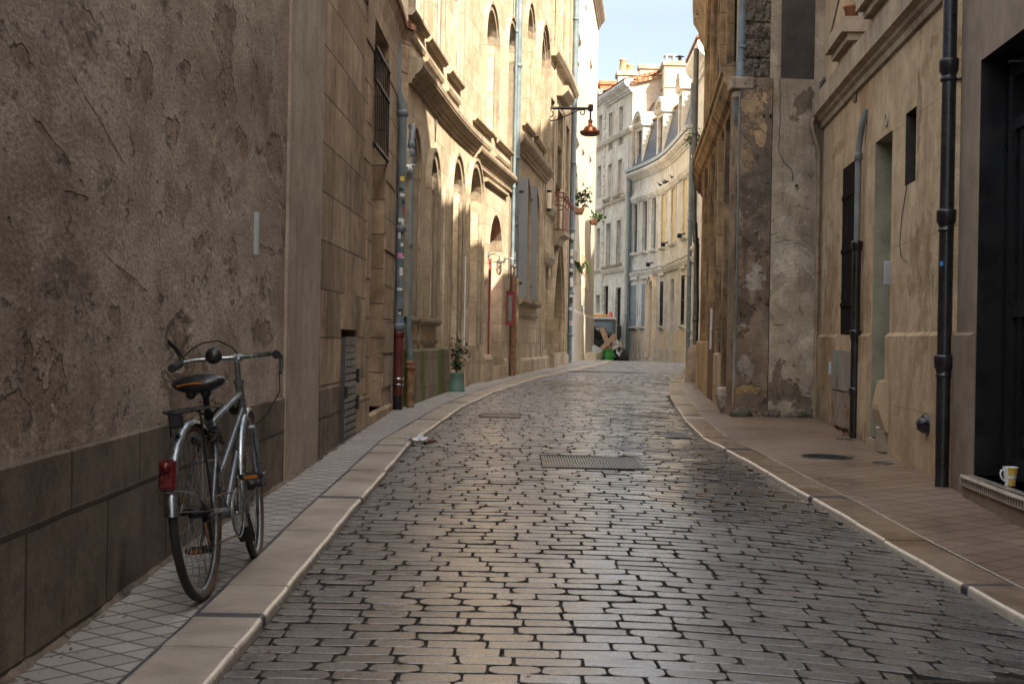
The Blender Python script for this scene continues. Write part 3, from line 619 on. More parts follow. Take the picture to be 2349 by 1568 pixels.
B1 = empty('rendered_house', F1.P(12, 0, 0), 'old house wall of pitted brown render over a dark stone plinth behind the bicycle', 'building')
sY = lambda F, y: min(((F.s[i]+(y-F.p[i].y)/(F.p[i+1].y-F.p[i].y)*(F.s[i+1]-F.s[i])) for i in range(len(F.p)-1) if F.p[i].y <= y <= F.p[i+1].y), default=F.L)
sA, sB = Sx(F1, 652), Sx(F1, 728)
door = F1.op(783, 814, 755, 1017, depth=.12, z0=gz(12)+.01); rec = F1.op(857, 889, 45, 900, depth=.34); rec['z1'] = Z(F1, 857, 45); rec['z0'] = Z(F1, 889, 925)
H1 = 4.62
mb = MB(); F1.wall(mb, -.4, H1, [], D=.6, s0=0, s1=sA); mb.build('wall', M_plaster, B1)
mb = MB(); F1.wall(mb, -.4, H1, [], D=.6, s0=sA, s1=sB, off=.02); w_ = mb.build('wall', M_pale, B1); w_['label'] = 'smoother pale render strip'
mb = MB(); F1.wall(mb, -.4, H1, [door, rec], D=.6, s0=sB, s1=F1.L); w_ = mb.build('wall', M_ashlar, B1); w_['label'] = 'brown block masonry beside the downpipes'
mb = MB(); F1.sweep(mb, [(0, -.3), (.014, -.3), (.014, .686), (.010, .692), (0, .694)], 0, door['s0']-.03); mb.build('plinth', M_plinth, B1)
mb = MB(True); F1.sweep(mb, [(-.33, -.2), (.03, -.2), (.03, rec['z0']-.03), (0, rec['z0']), (-.33, rec['z0'])], rec['s0']+.01, F1.L-.02); F1.sweep(mb, [(0, -.2), (.02, -.2), (.02, .52), (0, .54)], door['s1']+.02, rec['s0']); mb.build('plinth', M_ashlar, B1)
mb = MB(True)      # uneven projecting quoins of the masonry
rd = random.Random(4); z = .55
while z < H1-.3:
    hh = .36; a = door['s1']+rd.uniform(.05, .12) if z < 1.3 else sB+rd.uniform(.1, .5)
    F1.bar(mb, rec['s0']-rd.choice((.35, .6)), rec['s0'], z+.006, z+hh-.006, 0, rd.uniform(.006, .02)); F1.bar(mb, rec['s1'], F1.L-.01, z+.006, z+hh-.006, 0, rd.uniform(.01, .03)); z += hh
F1.bar(mb, door['s0']-.08, door['s1']+.25, door['z1'], door['z1']+.3, 0, .025)
mb.build('quoin', M_ashlar, B1)
mb = MB(); F1.fill(mb, rec, -.339); mb.build('recess_infill', M_ashlar, B1)
mb = MB(); F1.sweep(mb, [(0, H1-.5), (.02, H1-.5), (.02, H1-.34), (.04, H1-.2), (.04, H1-.12), (.08, H1-.02), (.08, H1), (0, H1)], Sx(F1, 650), F1.L); mb.build('eaves_cornice', M_ashlar, B1)
roof(F1, B1, 0, F1.L, H1+.075, over=.10)
# barred window in the recess
gz1, gz0 = Z(F1, 857, 100), Z(F1, 857, 345)
g = empty('window_grille', F1.P(rec['s0'], .02, gz0), 'black iron bar grille over the tall recess high on the near left wall', 'grille')
mb = MB()
for i in range(8): x = rec['s0']+.03+(rec['s1']-rec['s0']-.06)*i/7; mb.tube([F1.P(x, .03, gz0), F1.P(x, .03, gz1)], .008, 6)
mb.build('upright_bar', M_iron, g); mb = MB()
for z in (gz0+.04, (gz0+gz1)/2+.15, gz1-.04): F1.bar(mb, rec['s0']-.04, rec['s1']+.04, z-.012, z+.012, .015, .045)
mb.build('cross_bar', M_iron, g)
# louvred cupboard door
D0 = empty('louvre_door', F1.P(door['s0'], 0, door['z0']), 'narrow grey metal door of horizontal slats in the near left wall', 'door')
mb = MB(); F1.bar(mb, door['s0']+.01, door['s1']-.01, door['z0'], door['z1']-.06, -.02, .0); mb.build('door_leaf', M_iron, D0)
mb = MB(); n = 14; zh = (door['z1']-.08-door['z0'])/n
for i in range(n):
    z = door['z0']+.01+i*zh; F1.sweep(mb, [(.002, z+.006), (.026, z+.006), (.022, z+zh-.008), (.002, z+zh-.008)], door['s0']+.045, door['s1']-.015)
mb.build('slat', M_greydoor, D0)
mb = MB(); F1.bar(mb, door['s0']+.005, door['s0']+.045, door['z0'], door['z1']-.07, 0, .036); F1.bar(mb, door['s0']+.05, door['s1'], door['z1']-.1, door['z1']-.06, 0, .034); mb.build('door_frame', M_greydoor, D0)
for z in (door['z0']+.28, door['z1']-.4):
    mb = MB(); F1.bar(mb, door['s1']-.01, door['s1']+.11, z-.06, z+.06, .01, .045); mb.build('hinge', M_iron, D0)
mb = MB(); F1.bar(mb, door['s0']-.01, door['s0']+.02, 1.0-.42, 1.0-.32, .03, .06); mb.build('latch', M_iron, D0)
# small white channel on the render
q, zt, _ = F1.hit(585, 487); zb = Z(F1, 585, 585)
mb = MB(); F1.bar(mb, q-.02, q+.015, zb, zt, 0, .012); F1.bar(mb, q-.02, q-.012, zb, zt, .012, .022); F1.bar(mb, q+.008, q+.015, zb, zt, .012, .022)
tag(mb.build('metal_channel', M_zinc), 'small upright pale grey metal channel fixed on the brown render above the bicycle', 'bracket')
# vent terminal
q, z, y = F1.hit(897, 366); a = F1.P(F1.L-.25, -.02, z); nrm = Vector((1, 0, 0))
v_ = empty('vent_terminal', a, 'white round plastic vent terminal sticking out beside the upper downpipe', 'vent')
mb = MB(); Mx = Matrix.Rotation(R(90), 3, 'Y'); mb.lathe([(.0, 0), (.055, 0), (.055, .07), (.044, .075), (.044, .18)], a, 18, M=Mx); mb.lathe([(.044, .18), (.05, .185), (.05, .20), (.0, .20)], a, 18, M=Mx); mb.build('vent_tube', M_white, v_)
mb = MB(); mb.box(a+Vector((.13, -.042, 0)), (.05, .012, .022)); mb.build('vent_slot', M_glass, v_)
mb = MB(); mb.face([a+Vector(p) for p in ((.20, -.03, .03), (.20, .03, .03), (.255, .03, .044), (.255, -.03, .044))]); mb.box(a+Vector((.215, 0, .035)), (.05, .085, .008), rot=Matrix.Rotation(R(-15), 3, 'Y')); mb.build('vent_cowl', M_white, v_)
# downpipes at the corner
g0 = gz(16.1); PX, PY = -1.275, 16.02
big = pipe([(PX, PY, 1.12), (PX, PY, 3.62), (PX-.02, PY-.02, 3.72), (PX-.07, PY-.02, 3.86), (PX-.08, PY-.02, 4.45)], .052, M_pipe, 'downpipe', 'wide blue grey downpipe with a red foot covered in stickers beside the near left wall', collars=(3.6, 2.3, 1.2))
mb = MB(); mb.tube([(PX, PY, g0+.16), (PX, PY, 1.15)], .054, 12); mb.lathe([(.054, 0), (.066, .01), (.066, .06), (.054, .075)], (PX, PY, 1.08), 12); w_ = mb.build('pipe_foot', M_redpipe, big)
mb = MB(); mb.tube([(PX, PY, g0-.01), (PX, PY, g0+.20)], .052, 12); mb.build('pipe_base', M_iron, big)
mb = MB(); mb.lathe([(.055, 0), (.064, 0), (.064, .028), (.055, .028)], (PX, PY, g0+.33), 12); mb.lathe([(.055, 0), (.064, 0), (.064, .022), (.055, .022)], (PX, PY, g0+.27), 12); mb.build('pipe_clamp', M_chrome, big)
rd = random.Random(11)
STK = [(2.86, M_styel, .05, .05), (2.74, M_inks, .05, .035), (2.68, M_paper, .06, .03), (2.60, M_inks, .03, .06), (2.50, M_stred, .02, .1), (2.38, M_paper, .07, .07), (2.36, M_inks, .05, .03), (2.27, M_inks, .05, .08), (2.24, M_paper, .03, .1), (2.12, M_paper, .03, .04), (2.0, M_stpink, .06, .06), (1.98, M_paper, .04, .02), (1.82, M_paper, .04, .09), (1.62, M_paper, .06, .03), (1.6, M_stblue, .03, .02), (1.36, M_inks, .055, .07), (1.35, M_paper, .03, .03), (1.26, M_stblue, .025, .07)]
def sticker(cx, cy, r, z, w, h, ang, mat, par, jag=.0):
    mb = MB(); n = 4; rr = r+.0012
    rows = [[Vector((cx+rr*math.sin(ang+(k/n-.5)*w/r), cy-rr*math.cos(ang+(k/n-.5)*w/r), z+j*h/2+(rd.uniform(-jag, jag)))) for k in range(n+1)] for j in (-1, 1)]
    mb.grid(rows); return mb.build('sticker', mat, par)
for z, m, w_, h in STK: sticker(PX, PY, .052, z, w_, h, rd.uniform(-.3, .9), m, big, .006)
p2 = pipe([(-1.175, 16.45, gz(16.4)+.42), (-1.175, 16.42, gz(16.4)+.62), (-1.20, 16.40, 1.2), (-1.20, 16.40, 3.35), (-1.19, 16.5, 3.5), (-1.22, 16.6, 3.55)], .034, M_pipe, 'downpipe', 'slimmer blue grey downpipe with a rusty iron foot just right of the wide one', collars=(3.3, 2.15, 3.2))
mb = MB(); mb.tube([(-1.165, 16.45, gz(16.4)-.01), (-1.165, 16.45, gz(16.4)+.50)], .046, 12); mb.lathe([(.046, 0), (.062, .01), (.062, .05), (.05, .06), (.062, .07), (.062, .11), (.046, .12)], (-1.165, 16.45, gz(16.4)+.55-.12), 12); mb.build('pipe_foot', M_rust, p2)
pipe([(-1.345, 15.9, g0), (-1.34, 15.9, 2.5), (-1.345, 15.92, 3.05)], .018, M_pipe2, 'conduit', 'thin grey conduit running up left of the wide downpipe', collars=(2.0, 1.5, .7), n=8)
# ---- curved stone houses
F2 = Facade([(-1.27, 16.5), (-.95, 20.6), (-.66, 23.2), (-.33, 25.7), (-.05, 27.8)], 1, fine=.7)
sM = Sx(F2, 1076)
B2 = empty('curved_stone_house', F2.P(3, 0, 0), 'golden stone house with a heavy bowed cornice over arched windows, left side past the downpipes', 'building')
B3 = empty('arched_door_house', F2.P(sM+3, 0, 0), 'golden stone house with an arched red door and two wall lanterns', 'building')
zs = Z(F2, 932, 727)
def aop(u0, u1, ua, va, z0, **k):
    o = F2.op(u0, u1, va, 700, z0=z0, z1=Z(F2, ua, va), **k); o['arch'] = min((o['s1']-o['s0'])/2, k.get('am', 1.2)); return o
g1o = aop(930.5, 951, 944, 316, zs, depth=.3); g2o = aop(980, 998, 990, 366, zs, depth=.3); g3o = aop(1032, 1056, 1043, 372, Z(F2, 1032, 868), depth=.3)
g4o = aop(1072, 1101, 1085, 383, Z(F2, 1072, 792), depth=.35); g5o = aop(1123.5, 1154, 1140, 494, Z(F2, 1130, 838), depth=.42)
zu = (Z(F2, 934, 9)+Z(F2, 980, 95)+Z(F2, 1028, 164))/3; zu2 = (Z(F2, 1087, 274)+Z(F2, 1139, 317))/2
ups = []
for (ua, ub), zz in (((932, 950), zu), ((984, 1001), zu), ((1031, 1046), zu), ((1099, 1125), zu2), ((1150, 1171), zu2)):
    a, b = Sx(F2, ua), Sx(F2, ub); o = dict(s0=a, s1=b, z0=zz, z1=zz+2.55, arch=(b-a)/2, depth=.28); ups.append(o)
ups[4]['z1'] = Z(F2, 1160, 37); ups[3]['z1'] = Z(F2, 1110, 4)
ups2 = [dict(s0=o['s0'], s1=o['s1'], z0=o['z0']+4.0, z1=o['z0']+6.2, depth=.28) for o in ups]
H2 = 11.5
def curved(B, ops, s0, s1):
    mb = MB(); F2.wall(mb, -.4, H2, ops, D=.6, s0=s0, s1=s1); mb.build('wall', M_lime, B); roof(F2, B, s0, s1, H2+.1)
curved(B2, [g1o, g2o, g3o]+ups[:3]+ups2[:3], 0, sM); curved(B3, [g4o, g5o]+ups[3:]+ups2[3:], sM, F2.L)
for o in (g1o, g2o): window(F2, o, B2, -.24, M_redpipe, M_glass, (1, 3), .07)
mb = MB(); F2.fill(mb, g3o, -.299); mb.build('blind_arch_infill', M_lime, B2)
mb = MB(); F2.fill(mb, g4o, -.349); mb.build('blind_arch_infill', M_lime, B3)
for o in ups[:3]+ups2[:3]: window(F2, o, B2, -.24, M_offwhite)
for o in ups[3:]+ups2[3:]: window(F2, o, B3, -.24, M_offwhite)
dl = MB(); F2.fill(dl, g5o, -.36); dr = dl.build('door', M_redwood, B3)
mb = MB(); F2.bar(mb, g5o['s0']+.0, g5o['s0']+.10, g5o['z0'], g5o['z1']-g5o['arch'], -.36, .03); mb.build('door_post', M_redwood, dr)
for o, B in ((g1o, B2), (g2o, B2), (g3o, B2), (g4o, B3), (ups[3], B3), (ups[4], B3)):
    mb = MB(); F2.surround(mb, o, .10, .045); F2.surround(mb, o, .045, .075, gap=.10); mb.build('window_surround', M_mould, B)
for o in ups[:3]:
    mb = MB(); F2.surround(mb, o, .09, .05); mb.build('window_surround', M_mould, B2)
def sill(F, B, s0, s1, z, pr=.085, h=.075, mat=None, name='sill', lower=True):
    mb = MB(); F.sweep(mb, [(0, z-h), (pr*.55, z-h), (pr, z-h*.45), (pr, z), (0, z+.015)], s0, s1)
    if lower: F.sweep(mb, [(0, z-h-.24), (pr*.35, z-h-.24), (pr*.5, z-h-.19), (0, z-h-.19)], s0+.03, s1-.08)
    return mb.build(name, mat or M_mould, B)
for (a, b), zz, B in (((926, 976), zu, B2), ((980, 1019), zu, B2), ((1028, 1057.5), zu, B2), ((1087, 1129), zu2, B3), ((1139, 1173), zu2, B3)): sill(F2, B, Sx(F2, a, .08), Sx(F2, b, .08), zz)
for o in ups2: sill(F2, B2 if o in ups2[:3] else B3, o['s0']-.2, o['s1']+.2, o['z0'])
for a, b in ((925, 967), (971, 1014)): sill(F2, B2, Sx(F2, a, .08), Sx(F2, b, .08), zs, .09, .08)
zc = Z(F2, 932, 190); zc2 = Z(F2, 1120, 395)
def cornice(F, B, s0, s1, zb, pr, h, mat=None, name='cornice'):
    mb = MB(); F.sweep(mb, [(0, zb), (pr*.22, zb), (pr*.24, zb+h*.14), (pr*.42, zb+h*.2), (pr*.45, zb+h*.32), (pr*.7, zb+h*.42), (pr*.93, zb+h*.58), (pr*.95, zb+h*.66), (pr, zb+h*.68), (pr, zb+h*.9), (0, zb+h*1.08)], s0, s1)
    return mb.build(name, mat or M_mould, B)
cornice(F2, B2, .12, sM+.15, zc+.02, .17, .30); cornice(F2, B3, sM+.16, F2.L-.12, zc2, .14, .26)
mb = MB(True); F2.sweep(mb, [(0, zc2-.22), (.07, zc2-.2), (.07, zc2-.15), (0, zc2-.13)], sM+1.4, F2.L-.9); F2.sweep(mb, [(0, zc2-.08), (.05, zc2-.07), (.05, zc2-.03), (0, zc2-.02)], sM+.3, F2.L-.1); mb.build('string_course', M_mould, B3)
# plinths, panels
zp = Z(F2, 924, 802)
mb = MB(); F2.sweep(mb, [(0, -.2), (.06, -.2), (.06, zp-.02), (.04, zp), (0, zp)], .1, Sx(F2, 1026)); w_ = mb.build('plinth', M_moss, B2); w_['label'] = 'plinth streaked with green moss'
mb = MB(True)
for a, b in ((1057, 1066), (1104, 1121)): F2.sweep(mb, [(0, -.2), (.09, -.2), (.09, .72), (.04, .8), (0, .8)], Sx(F2, a), Sx(F2, b))
mb.build('pier_base', M_lime2, B3)
mb = MB(True); F2.sweep(mb, [(0, -.2), (.05, -.2), (.05, .66), (0, .70)], Sx(F2, 1156), F2.L-.5); F2.bar(mb, g5o['s0']-.1, g5o['s1']+.1, -.2, g5o['z0'], -.4, .10); mb.build('plinth', M_lime2, B3)
mb = MB(True); F2.bar(mb, Sx(F2, 959), Sx(F2, 966), zp, 99 and zs-.1, 0, .03); F2.bar(mb, Sx(F2, 1013), Sx(F2, 1026), zp, 3.2, 0, .03); mb.build('pilaster', M_lime, B2)
# electric cables and slim trunking
q = Sx(F2, 1061)
mb = MB(); mb.tube([F2.P(q, .03, Z(F2, 1061, 794)), F2.P(q, .03, Z(F2, 1061, 587))], .014, 8); tag(mb.build('cable_trunking', M_white), 'slim white upright tube beside the arched niche behind the potted tree', 'conduit')
q = Sx(F2, 1163)
mb = MB(); mb.tube([F2.P(q, .015, Z(F2, 1163, 640)), F2.P(q, .02, Z(F2, 1163, 470)), F2.P(q+.15, .03, Z(F2, 1163, 440)), F2.P(q+.5, .06, Z(F2, 1163, 440)), F2.P(q+.9, .08, Z(F2, 1175, 480)), F2.P(q+.9, .04, Z(F2, 1175, 520))], .009, 6); tag(mb.build('wall_cable', M_cable), 'black cable looping down the wall right of the arched red door', 'cable')
mb = MB(); mb.tube([F2.P(Sx(F2, 984), .012, zu-.35), F2.P(Sx(F2, 990), .012, zu-1.2), F2.P(Sx(F2, 997), .012, zc+.5)], .007, 6); tag(mb.build('wall_cable', M_cable), 'thin cable slanting down between the first floor sills above the bowed cornice', 'cable')
# lanterns
def lantern(F, u, v, label, first=None, mir=0):
    q, z, y = F.hit(u-21, v-26); base = F.P(q, 0, z)
    n = F.PN(q)[1]; n3 = Vector((n.x, n.y, 0))
    root = empty('wall_lantern', base, label, 'lantern', 'lanterns beside the arched door')
    mb = MB(); mb.tube([base, base+n3*.035], .045, 14); mb.tube([base, base+n3*.10+Vector((0, 0, .015)), base+n3*.17+Vector((0, 0, .02)), base+n3*.20-Vector((0, 0, .03)), base+n3*.20-Vector((0, 0, .10))], .011, 8); mb.build('bracket', M_chrome, root)
    c = base+n3*.20
    mb = MB(); mb.lathe([(0, -.095), (.04, -.10), (.045, -.115), (.11, -.125), (.11, -.133), (.045, -.135), (.045, -.15)], c, 20); mb.build('lamp_cap', M_chrome, root)
    mb = MB(); mb.lathe([(.038, -.14), (.04, -.28), (.034, -.32), (.02, -.34), (0, -.345)], c, 16); mb.build('glass_jar', M_lgl, root)
    mb = MB()
    for k in range(4): a = math.pi*k/2+.4; mb.tube([c+Vector((.048*math.cos(a), .048*math.sin(a), -.13)), c+Vector((.05*math.cos(a), .05*math.sin(a), -.28)), c+Vector((.03*math.cos(a), .03*math.sin(a), -.345)), c+Vector((0, 0, -.358))], .004, 5)
    mb.build('guard', M_chrome, root)
    mb = MB(); mb.ball(c+Vector((0, 0, -.22)), .022, 6, sq=(1, 1, 1.5)); mb.build('bulb', M_white, root)
t = NT('clear_lamp_glass'); M_lgl = t.out((.85, .85, .82), .05, None, Transmission_Weight=1.0, IOR=1.1)
lantern(F2, 1140, 610, 'round glass wall lantern left of the framed menu board, in the arched doorway'); lantern(F2, 1176, 621, 'round glass wall lantern above the red framed menu board, against the downpipe')
# framed menu board
q = Sx(F2, 1158.5); zt, zb = Z(F2, 1159, 667), Z(F2, 1159, 746); p = F2.P(q, .0, 0); n = F2.PN(q)[1]; n3 = Vector((n.x, n.y, 0)); tg = Vector((-n.y, n.x, 0))
mr = empty('menu_board', (p.x, p.y, zb), 'red framed glazed menu board standing out from the wall beside the lantern', 'menu board')
mb = MB(); wd = .155
for a, b, z0_, z1_ in ((0.02, .06, zb, zt), (wd-.02, wd+.03, zb, zt)): 
    c = p+n3*((a+b)/2); mb.box((c.x, c.y, (z0_+z1_)/2), (b-a, .05, z1_-z0_), bev=.005)
for z in (zb+.04, zt-.04): c = p+n3*(wd/2+.025); mb.box((c.x, c.y, z), (wd-.03, .046, .08))
mb.build('frame', M_redwood, mr)
mb = MB(); c = p+n3*(wd/2+.02); mb.box((c.x, c.y, (zb+zt)/2), (wd-.02, .02, zt-zb-.15)); mb.build('glass_panel', M_glass, mr)
# street box + small dark cellar door + rusty pipe
PD = F2.L-.12
pp = F2.P(F2.L-.03, .07, 0); zr = Z(F2, 1178, 640)
dp = pipe([(pp.x, pp.y, zr), (pp.x+.02, pp.y, 4.2), (pp.x+.03, pp.y, H2)], .055, M_pipe, 'downpipe', 'tall blue grey downpipe with a rusty foot between the arched door and the grey shutters', collars=(3.3, 4.6, 6.4, 8.5, zr+.1))
mb = MB(); mb.tube([(pp.x, pp.y, gz(pp.y)), (pp.x, pp.y, zr)], .06, 12); mb.build('pipe_foot', M_rust, dp)
for z, m, w_, h in ((zr+.12, M_paper, .08, .14), (zr+.28, M_paper, .06, .10), (zr+.45, M_paper, .07, .16), (zr+.2, M_inks, .04, .1)): sticker(pp.x, pp.y, .055, z, w_, h, .2, m, dp)
pp2 = F2.P(F2.L-.35, .05, 0); pipe([(pp2.x+.03, pp2.y, 2.5), (pp2.x+.04, pp2.y, H2)], .03, M_pipe, 'downpipe', 'slim pipe paired behind the tall blue grey downpipe', collars=(4, 7))
# ---- house with the large grey shutters, gothic doorway and balcony
L4a, L4b = (-.04, 27.83), (1.63, 41.0)
F4 = Facade([L4a, (.17, 29.4), (.68, 33.6), (1.17, 37.0), L4b], 1, fine=.9)
B4 = empty('gothic_door_house', F4.P(4, 0, 0), 'ochre stone house with a pointed arch doorway, large grey shutters and a maroon balcony', 'building')
H4 = 13.5
c1o = F4.op(1179, 1193, 745, 861, depth=.2); c1o['arch'] = .3; c1o['z0'] = gz(30)+.02; c1o['s0'] = max(.25, c1o['s0'])
bo = F4.op(1194, 1210, 415, 684, depth=.3); bo2 = F4.op(1216, 1230, 440, 690, depth=.3)
for o in (bo, bo2): o['arch'] = (o['s1']-o['s0'])/2
go = F4.op(1263, 1287, 560, 806, depth=.55); go['z1'] = Z(F4, 1275, 560); go['pointed'] = True; go['arch'] = (go['s1']-go['s0'])*.75; go['z0'] = gz(38)+.35
no = F4.op(1250, 1259, 595, 800, depth=.3)
z4 = Z(F4, 1193, 271); z4b = Z(F4, 1217, 303)
u4 = []
for ua, ub, zz in ((1193, 1209, z4), (1221, 1238, z4)):
    a, b = Sx(F4, ua), Sx(F4, ub); u4.append(dict(s0=a, s1=b, z0=zz, z1=Z(F4, 1228, 55), arch=(b-a)/2, depth=.25))
z5 = Z(F4, 1252, 100); bal0 = Z(F4, 1265, 523); 
for ua, ub, vt, vb in ((1252, 1258.5, 378, 440), (1252.5, 1259, 560, 590)): pass
uu = [F4.op(1253, 1263, 385, 545, depth=.25), F4.op(1271, 1284, 425, 520, depth=.25), F4.op(1290, 1296, 470, 560, depth=.2)]
w3 = [dict(s0=Sx(F4, a), s1=Sx(F4, b), z0=Z(F4, a, vt)-1.9, z1=Z(F4, a, vt), depth=.25) for a, b, vt in ((1252.5, 1262, 210), (1269, 1281, 238), (1289, 1296, 271))]
w4 = [dict(s0=Sx(F4, a), s1=Sx(F4, b), z0=z5+.3, z1=z5+2.6, depth=.25) for a, b in ((1253, 1263), (1270, 1282), (1289, 1297))]
uu = [dict(s0=w['s0'], s1=w['s1'], z0=bal0+.05, z1=bal0+2.2, depth=.25) for w in w3[1:2]]
ops4 = [c1o, bo, bo2, go, no]+u4+w3+w4+uu
mb = MB(); F4.wall(mb, -.4, H4, ops4, D=.6); mb.build('wall', M_lime2, B4); roof(F4, B4, 0, F4.L, H4+.1)
for o in [bo, bo2]+u4+w3+w4+uu: window(F4, o, B4, -.2, M_offwhite)
for o in [bo, bo2]+u4:
    mb = MB(); F4.surround(mb, o, .11, .04); F4.surround(mb, o, .05, .08, gap=.11); mb.build('window_surround', M_mould, B4)
for o in w3+w4: mb = MB(); F4.surround(mb, o, .1, .035); mb.build('window_surround', M_mould, B4)
mb = MB(); F4.surround(mb, u4[1], .12, .14, gap=.22); mb.build('hood_mould', M_mould, B4)
for o in u4: sill(F4, B4, o['s0']-.22, o['s1']+.25, o['z0'], .10, .10)
for o in w3[1:2]: sill(F4, B4, o['s0']-.15, o['s1']+.35, o['z1']+.55, .3, .25, name='hood', lower=False)
mb = MB(); F4.sweep(mb, [(0, z5-.1), (.14, z5-.1), (.2, z5), (.2, z5+.12), (0, z5+.16)], Sx(F4, 1252), F4.L-.2); mb.build('string_course', M_mould, B4)
mb = MB(); F4.fill(mb, no, -.299); F4.fill(mb, go, -.549); mb.build('doorway_back', M_lime2, B4)
mb = MB(); F4.surround(mb, go, .16, .06); F4.surround(mb, go, .06, .12, gap=.16); mb.build('arch_surround', M_lime2, B4)
mb = MB(); F4.bar(mb, go['s0']-.2, go['s1']+.2, -.2, go['z0'], -.5, .16); mb.build('doorstep', M_lime2, B4)
mb = MB(); q = go['s0']+.1; mb.tube([F4.P(q, -.1, go['z0']), F4.P(q, -.1, Z(F4, 1268, 700))], .03, 8); mb.build('colonnette', M_far, B4)
mb = MB(); F4.fill(mb, c1o, -.12); dd = mb.build('cellar_door', M_iron, B4)
mb = MB()
for i in range(5): x = c1o['s0']+(c1o['s1']-c1o['s0'])*(i+.5)/5; F4.bar(mb, x-.03, x+.03, c1o['z0'], c1o['z1']-.3, -.12, -.1)
F4.bar(mb, c1o['s0'], c1o['s1'], c1o['z0']+.75, c1o['z0']+.80, -.12, -.07); mb.build('plank', M_iron, dd)
cornice(F4, B4, .15, Sx(F4, 1247), Z(F4, 1192, 357), .2, .36)
mb = MB(True); F4.sweep(mb, [(0, -.2), (.05, -.2), (.05, .62), (0, .68)], c1o['s1']+.1, go['s0']-.25); F4.sweep(mb, [(0, -.2), (.05, -.2), (.05, .62), (0, .68)], go['s1']+.25, F4.L-.3); mb.build('plinth', M_lime2, B4)
for a, b in ((1184, 1205), (1208, 1229)): sill(F4, B4, Sx(F4, a), Sx(F4, b), Z(F4, 1194, 686), .14, .12)
mb = MB(True)
for u in (1241, 1246.5, 1264, 1287, 1299): a = Sx(F4, u); F4.bar(mb, a-.12, a+.1, .6, H4, 0, .03 if u > 1247 else .02)
F4.bar(mb, Sx(F4, 1184), Sx(F4, 1187), -.2, 2.3, 0, .04); mb.build('pilaster', M_lime2, B4)
mb = MB(True)
for u0, u1, v in ((1247, 1262, 470), (1245, 1261, 588)):
    zz = Z(F4, u0, v); F4.sweep(mb, [(0, zz-.2), (.07, zz-.15), (.13, zz), (.13, zz+.1), (0, zz+.15)], Sx(F4, u0), Sx(F4, u1))
mb.build('hood', M_mould, B4)
# big shutters folded out square to the wall
for (ua, ub, vt, vb), lab in (((1187.5, 1209, 404, 684), 'tall grey wooden shutter opened square to the wall, the nearer of two'), ((1209.5, 1230, 425, 690), 'tall grey wooden shutter opened square to the wall, the farther of two')):
    q, zt, y = F4.hit(ua, 560); zt = Z(F4, ua, vt); zb = Z(F4, ua, vb); p = F4.P(q, .01, 0); n = F4.PN(q)[1]; n3 = Vector((n.x, n.y*.3, 0)).normalized()
    dxr = ray(ub, 560)[0]; wdt = (dxr*p.y-p.x)/(n3.x-dxr*n3.y)
    root = empty('open_shutter', (p.x, p.y, zb), lab, 'shutter', 'large grey shutters folded out over the street')
    Mr = Matrix.Rotation(math.atan2(n3.y, n3.x), 3, 'Z')
    mb = MB(); c = p+n3*wdt/2; mb.box((c.x, c.y, (zt+zb)/2), (wdt, .04, zt-zb), Mr, bev=.004); mb.build('shutter_leaf', M_shutter, root)
    mb = MB()
    for fr in (.78, .9): c = p+n3*wdt*fr-Vector((0, .026, 0)); mb.box((c.x, c.y, (zt+zb)/2), (.02, .014, zt-zb-.03), Mr)
    mb.build('edge_strip', M_shutter, root)
    for z in (zb+.3, zt-.3): mb = MB(); c = p+n3*.04; mb.box((c.x, c.y, z), (.1, .05, .05), Mr); mb.build('hinge', M_iron, root)
# cream tubular sign under the hood
q, zt, y = F4.hit(1248, 437); zb = Z(F4, 1248, 485); p = F4.P(q, .12, 0)
sg = empty('tube_lamp', (p.x, p.y, zb), 'cream upright tube lamp with black caps beside the maroon balcony', 'lamp')
mb = MB(); mb.tube([(p.x, p.y, zb+.06), (p.x, p.y, zt-.05)], .055, 12); mb.build('tube', M_cream, sg)
mb = MB(); mb.tube([(p.x, p.y, zb), (p.x, p.y, zb+.06)], .06, 12); mb.tube([(p.x, p.y, zt-.05), (p.x, p.y, zt)], .06, 12); mb.build('cap', M_iron, sg)
# balcony
q0, q1 = Sx(F4, 1264), max(Sx(F4, 1264)+1.2, Sx(F4, 1299, .26)); zb, zt = bal0-.02, Z(F4, 1264, 438)
p = F4.P(q0, 0, 0); bal = empty('balcony', (p.x, p.y, zb), 'small iron balcony with a solid maroon front panel and scrollwork on a stone bracket', 'balcony')
pr = .26
mb = MB(); F4.sweep(mb, [(0, zb-.42), (pr*.5, zb-.36), (pr*.7, zb-.2), (pr+.05, zb-.14), (pr+.05, zb-.04), (0, zb-.04)], q0-.1, q1+.1); mb.build('balcony_slab', M_mould, bal)
mb = MB(); F4.bar(mb, q0, q1, zb+.05, zt-.35, pr-.015, pr+.005)
mb.build('front_panel', M_maroon, bal)
mb = MB()
for z in (zb, zt-.32, zt): mb.tube([F4.P(q0, 0, z), F4.P(q0, pr, z), F4.P(q1, pr, z), F4.P(q1, 0, z)], .018, 6)
for q_, o_ in ((q0, .02), (q0, pr*.5), (q0, pr), (q1, pr), ((q0+q1)/2, pr)): mb.tube([F4.P(q_, o_, zb-.05), F4.P(q_, o_, zt)], .014, 6)
for cq, co, ax in [(q0, pr*.27, 1), (q0, pr*.75, 1)]+[(q0+.2+.35*i, pr, 0) for i in range(9)]:
    pts = []
    for k in range(15):
        a = k*.55; r_ = .12*(1-k/17); pts.append(F4.P(cq+(0 if ax else r_*math.cos(a)), co+(r_*math.cos(a)*.7 if ax else 0), zt-.16+r_*math.sin(a)))
    sc_ = MB(); sc_.tube(pts, .009, 5); sc_.build('scroll', M_maroon, bal)
mb.build('railing', M_maroon, bal)
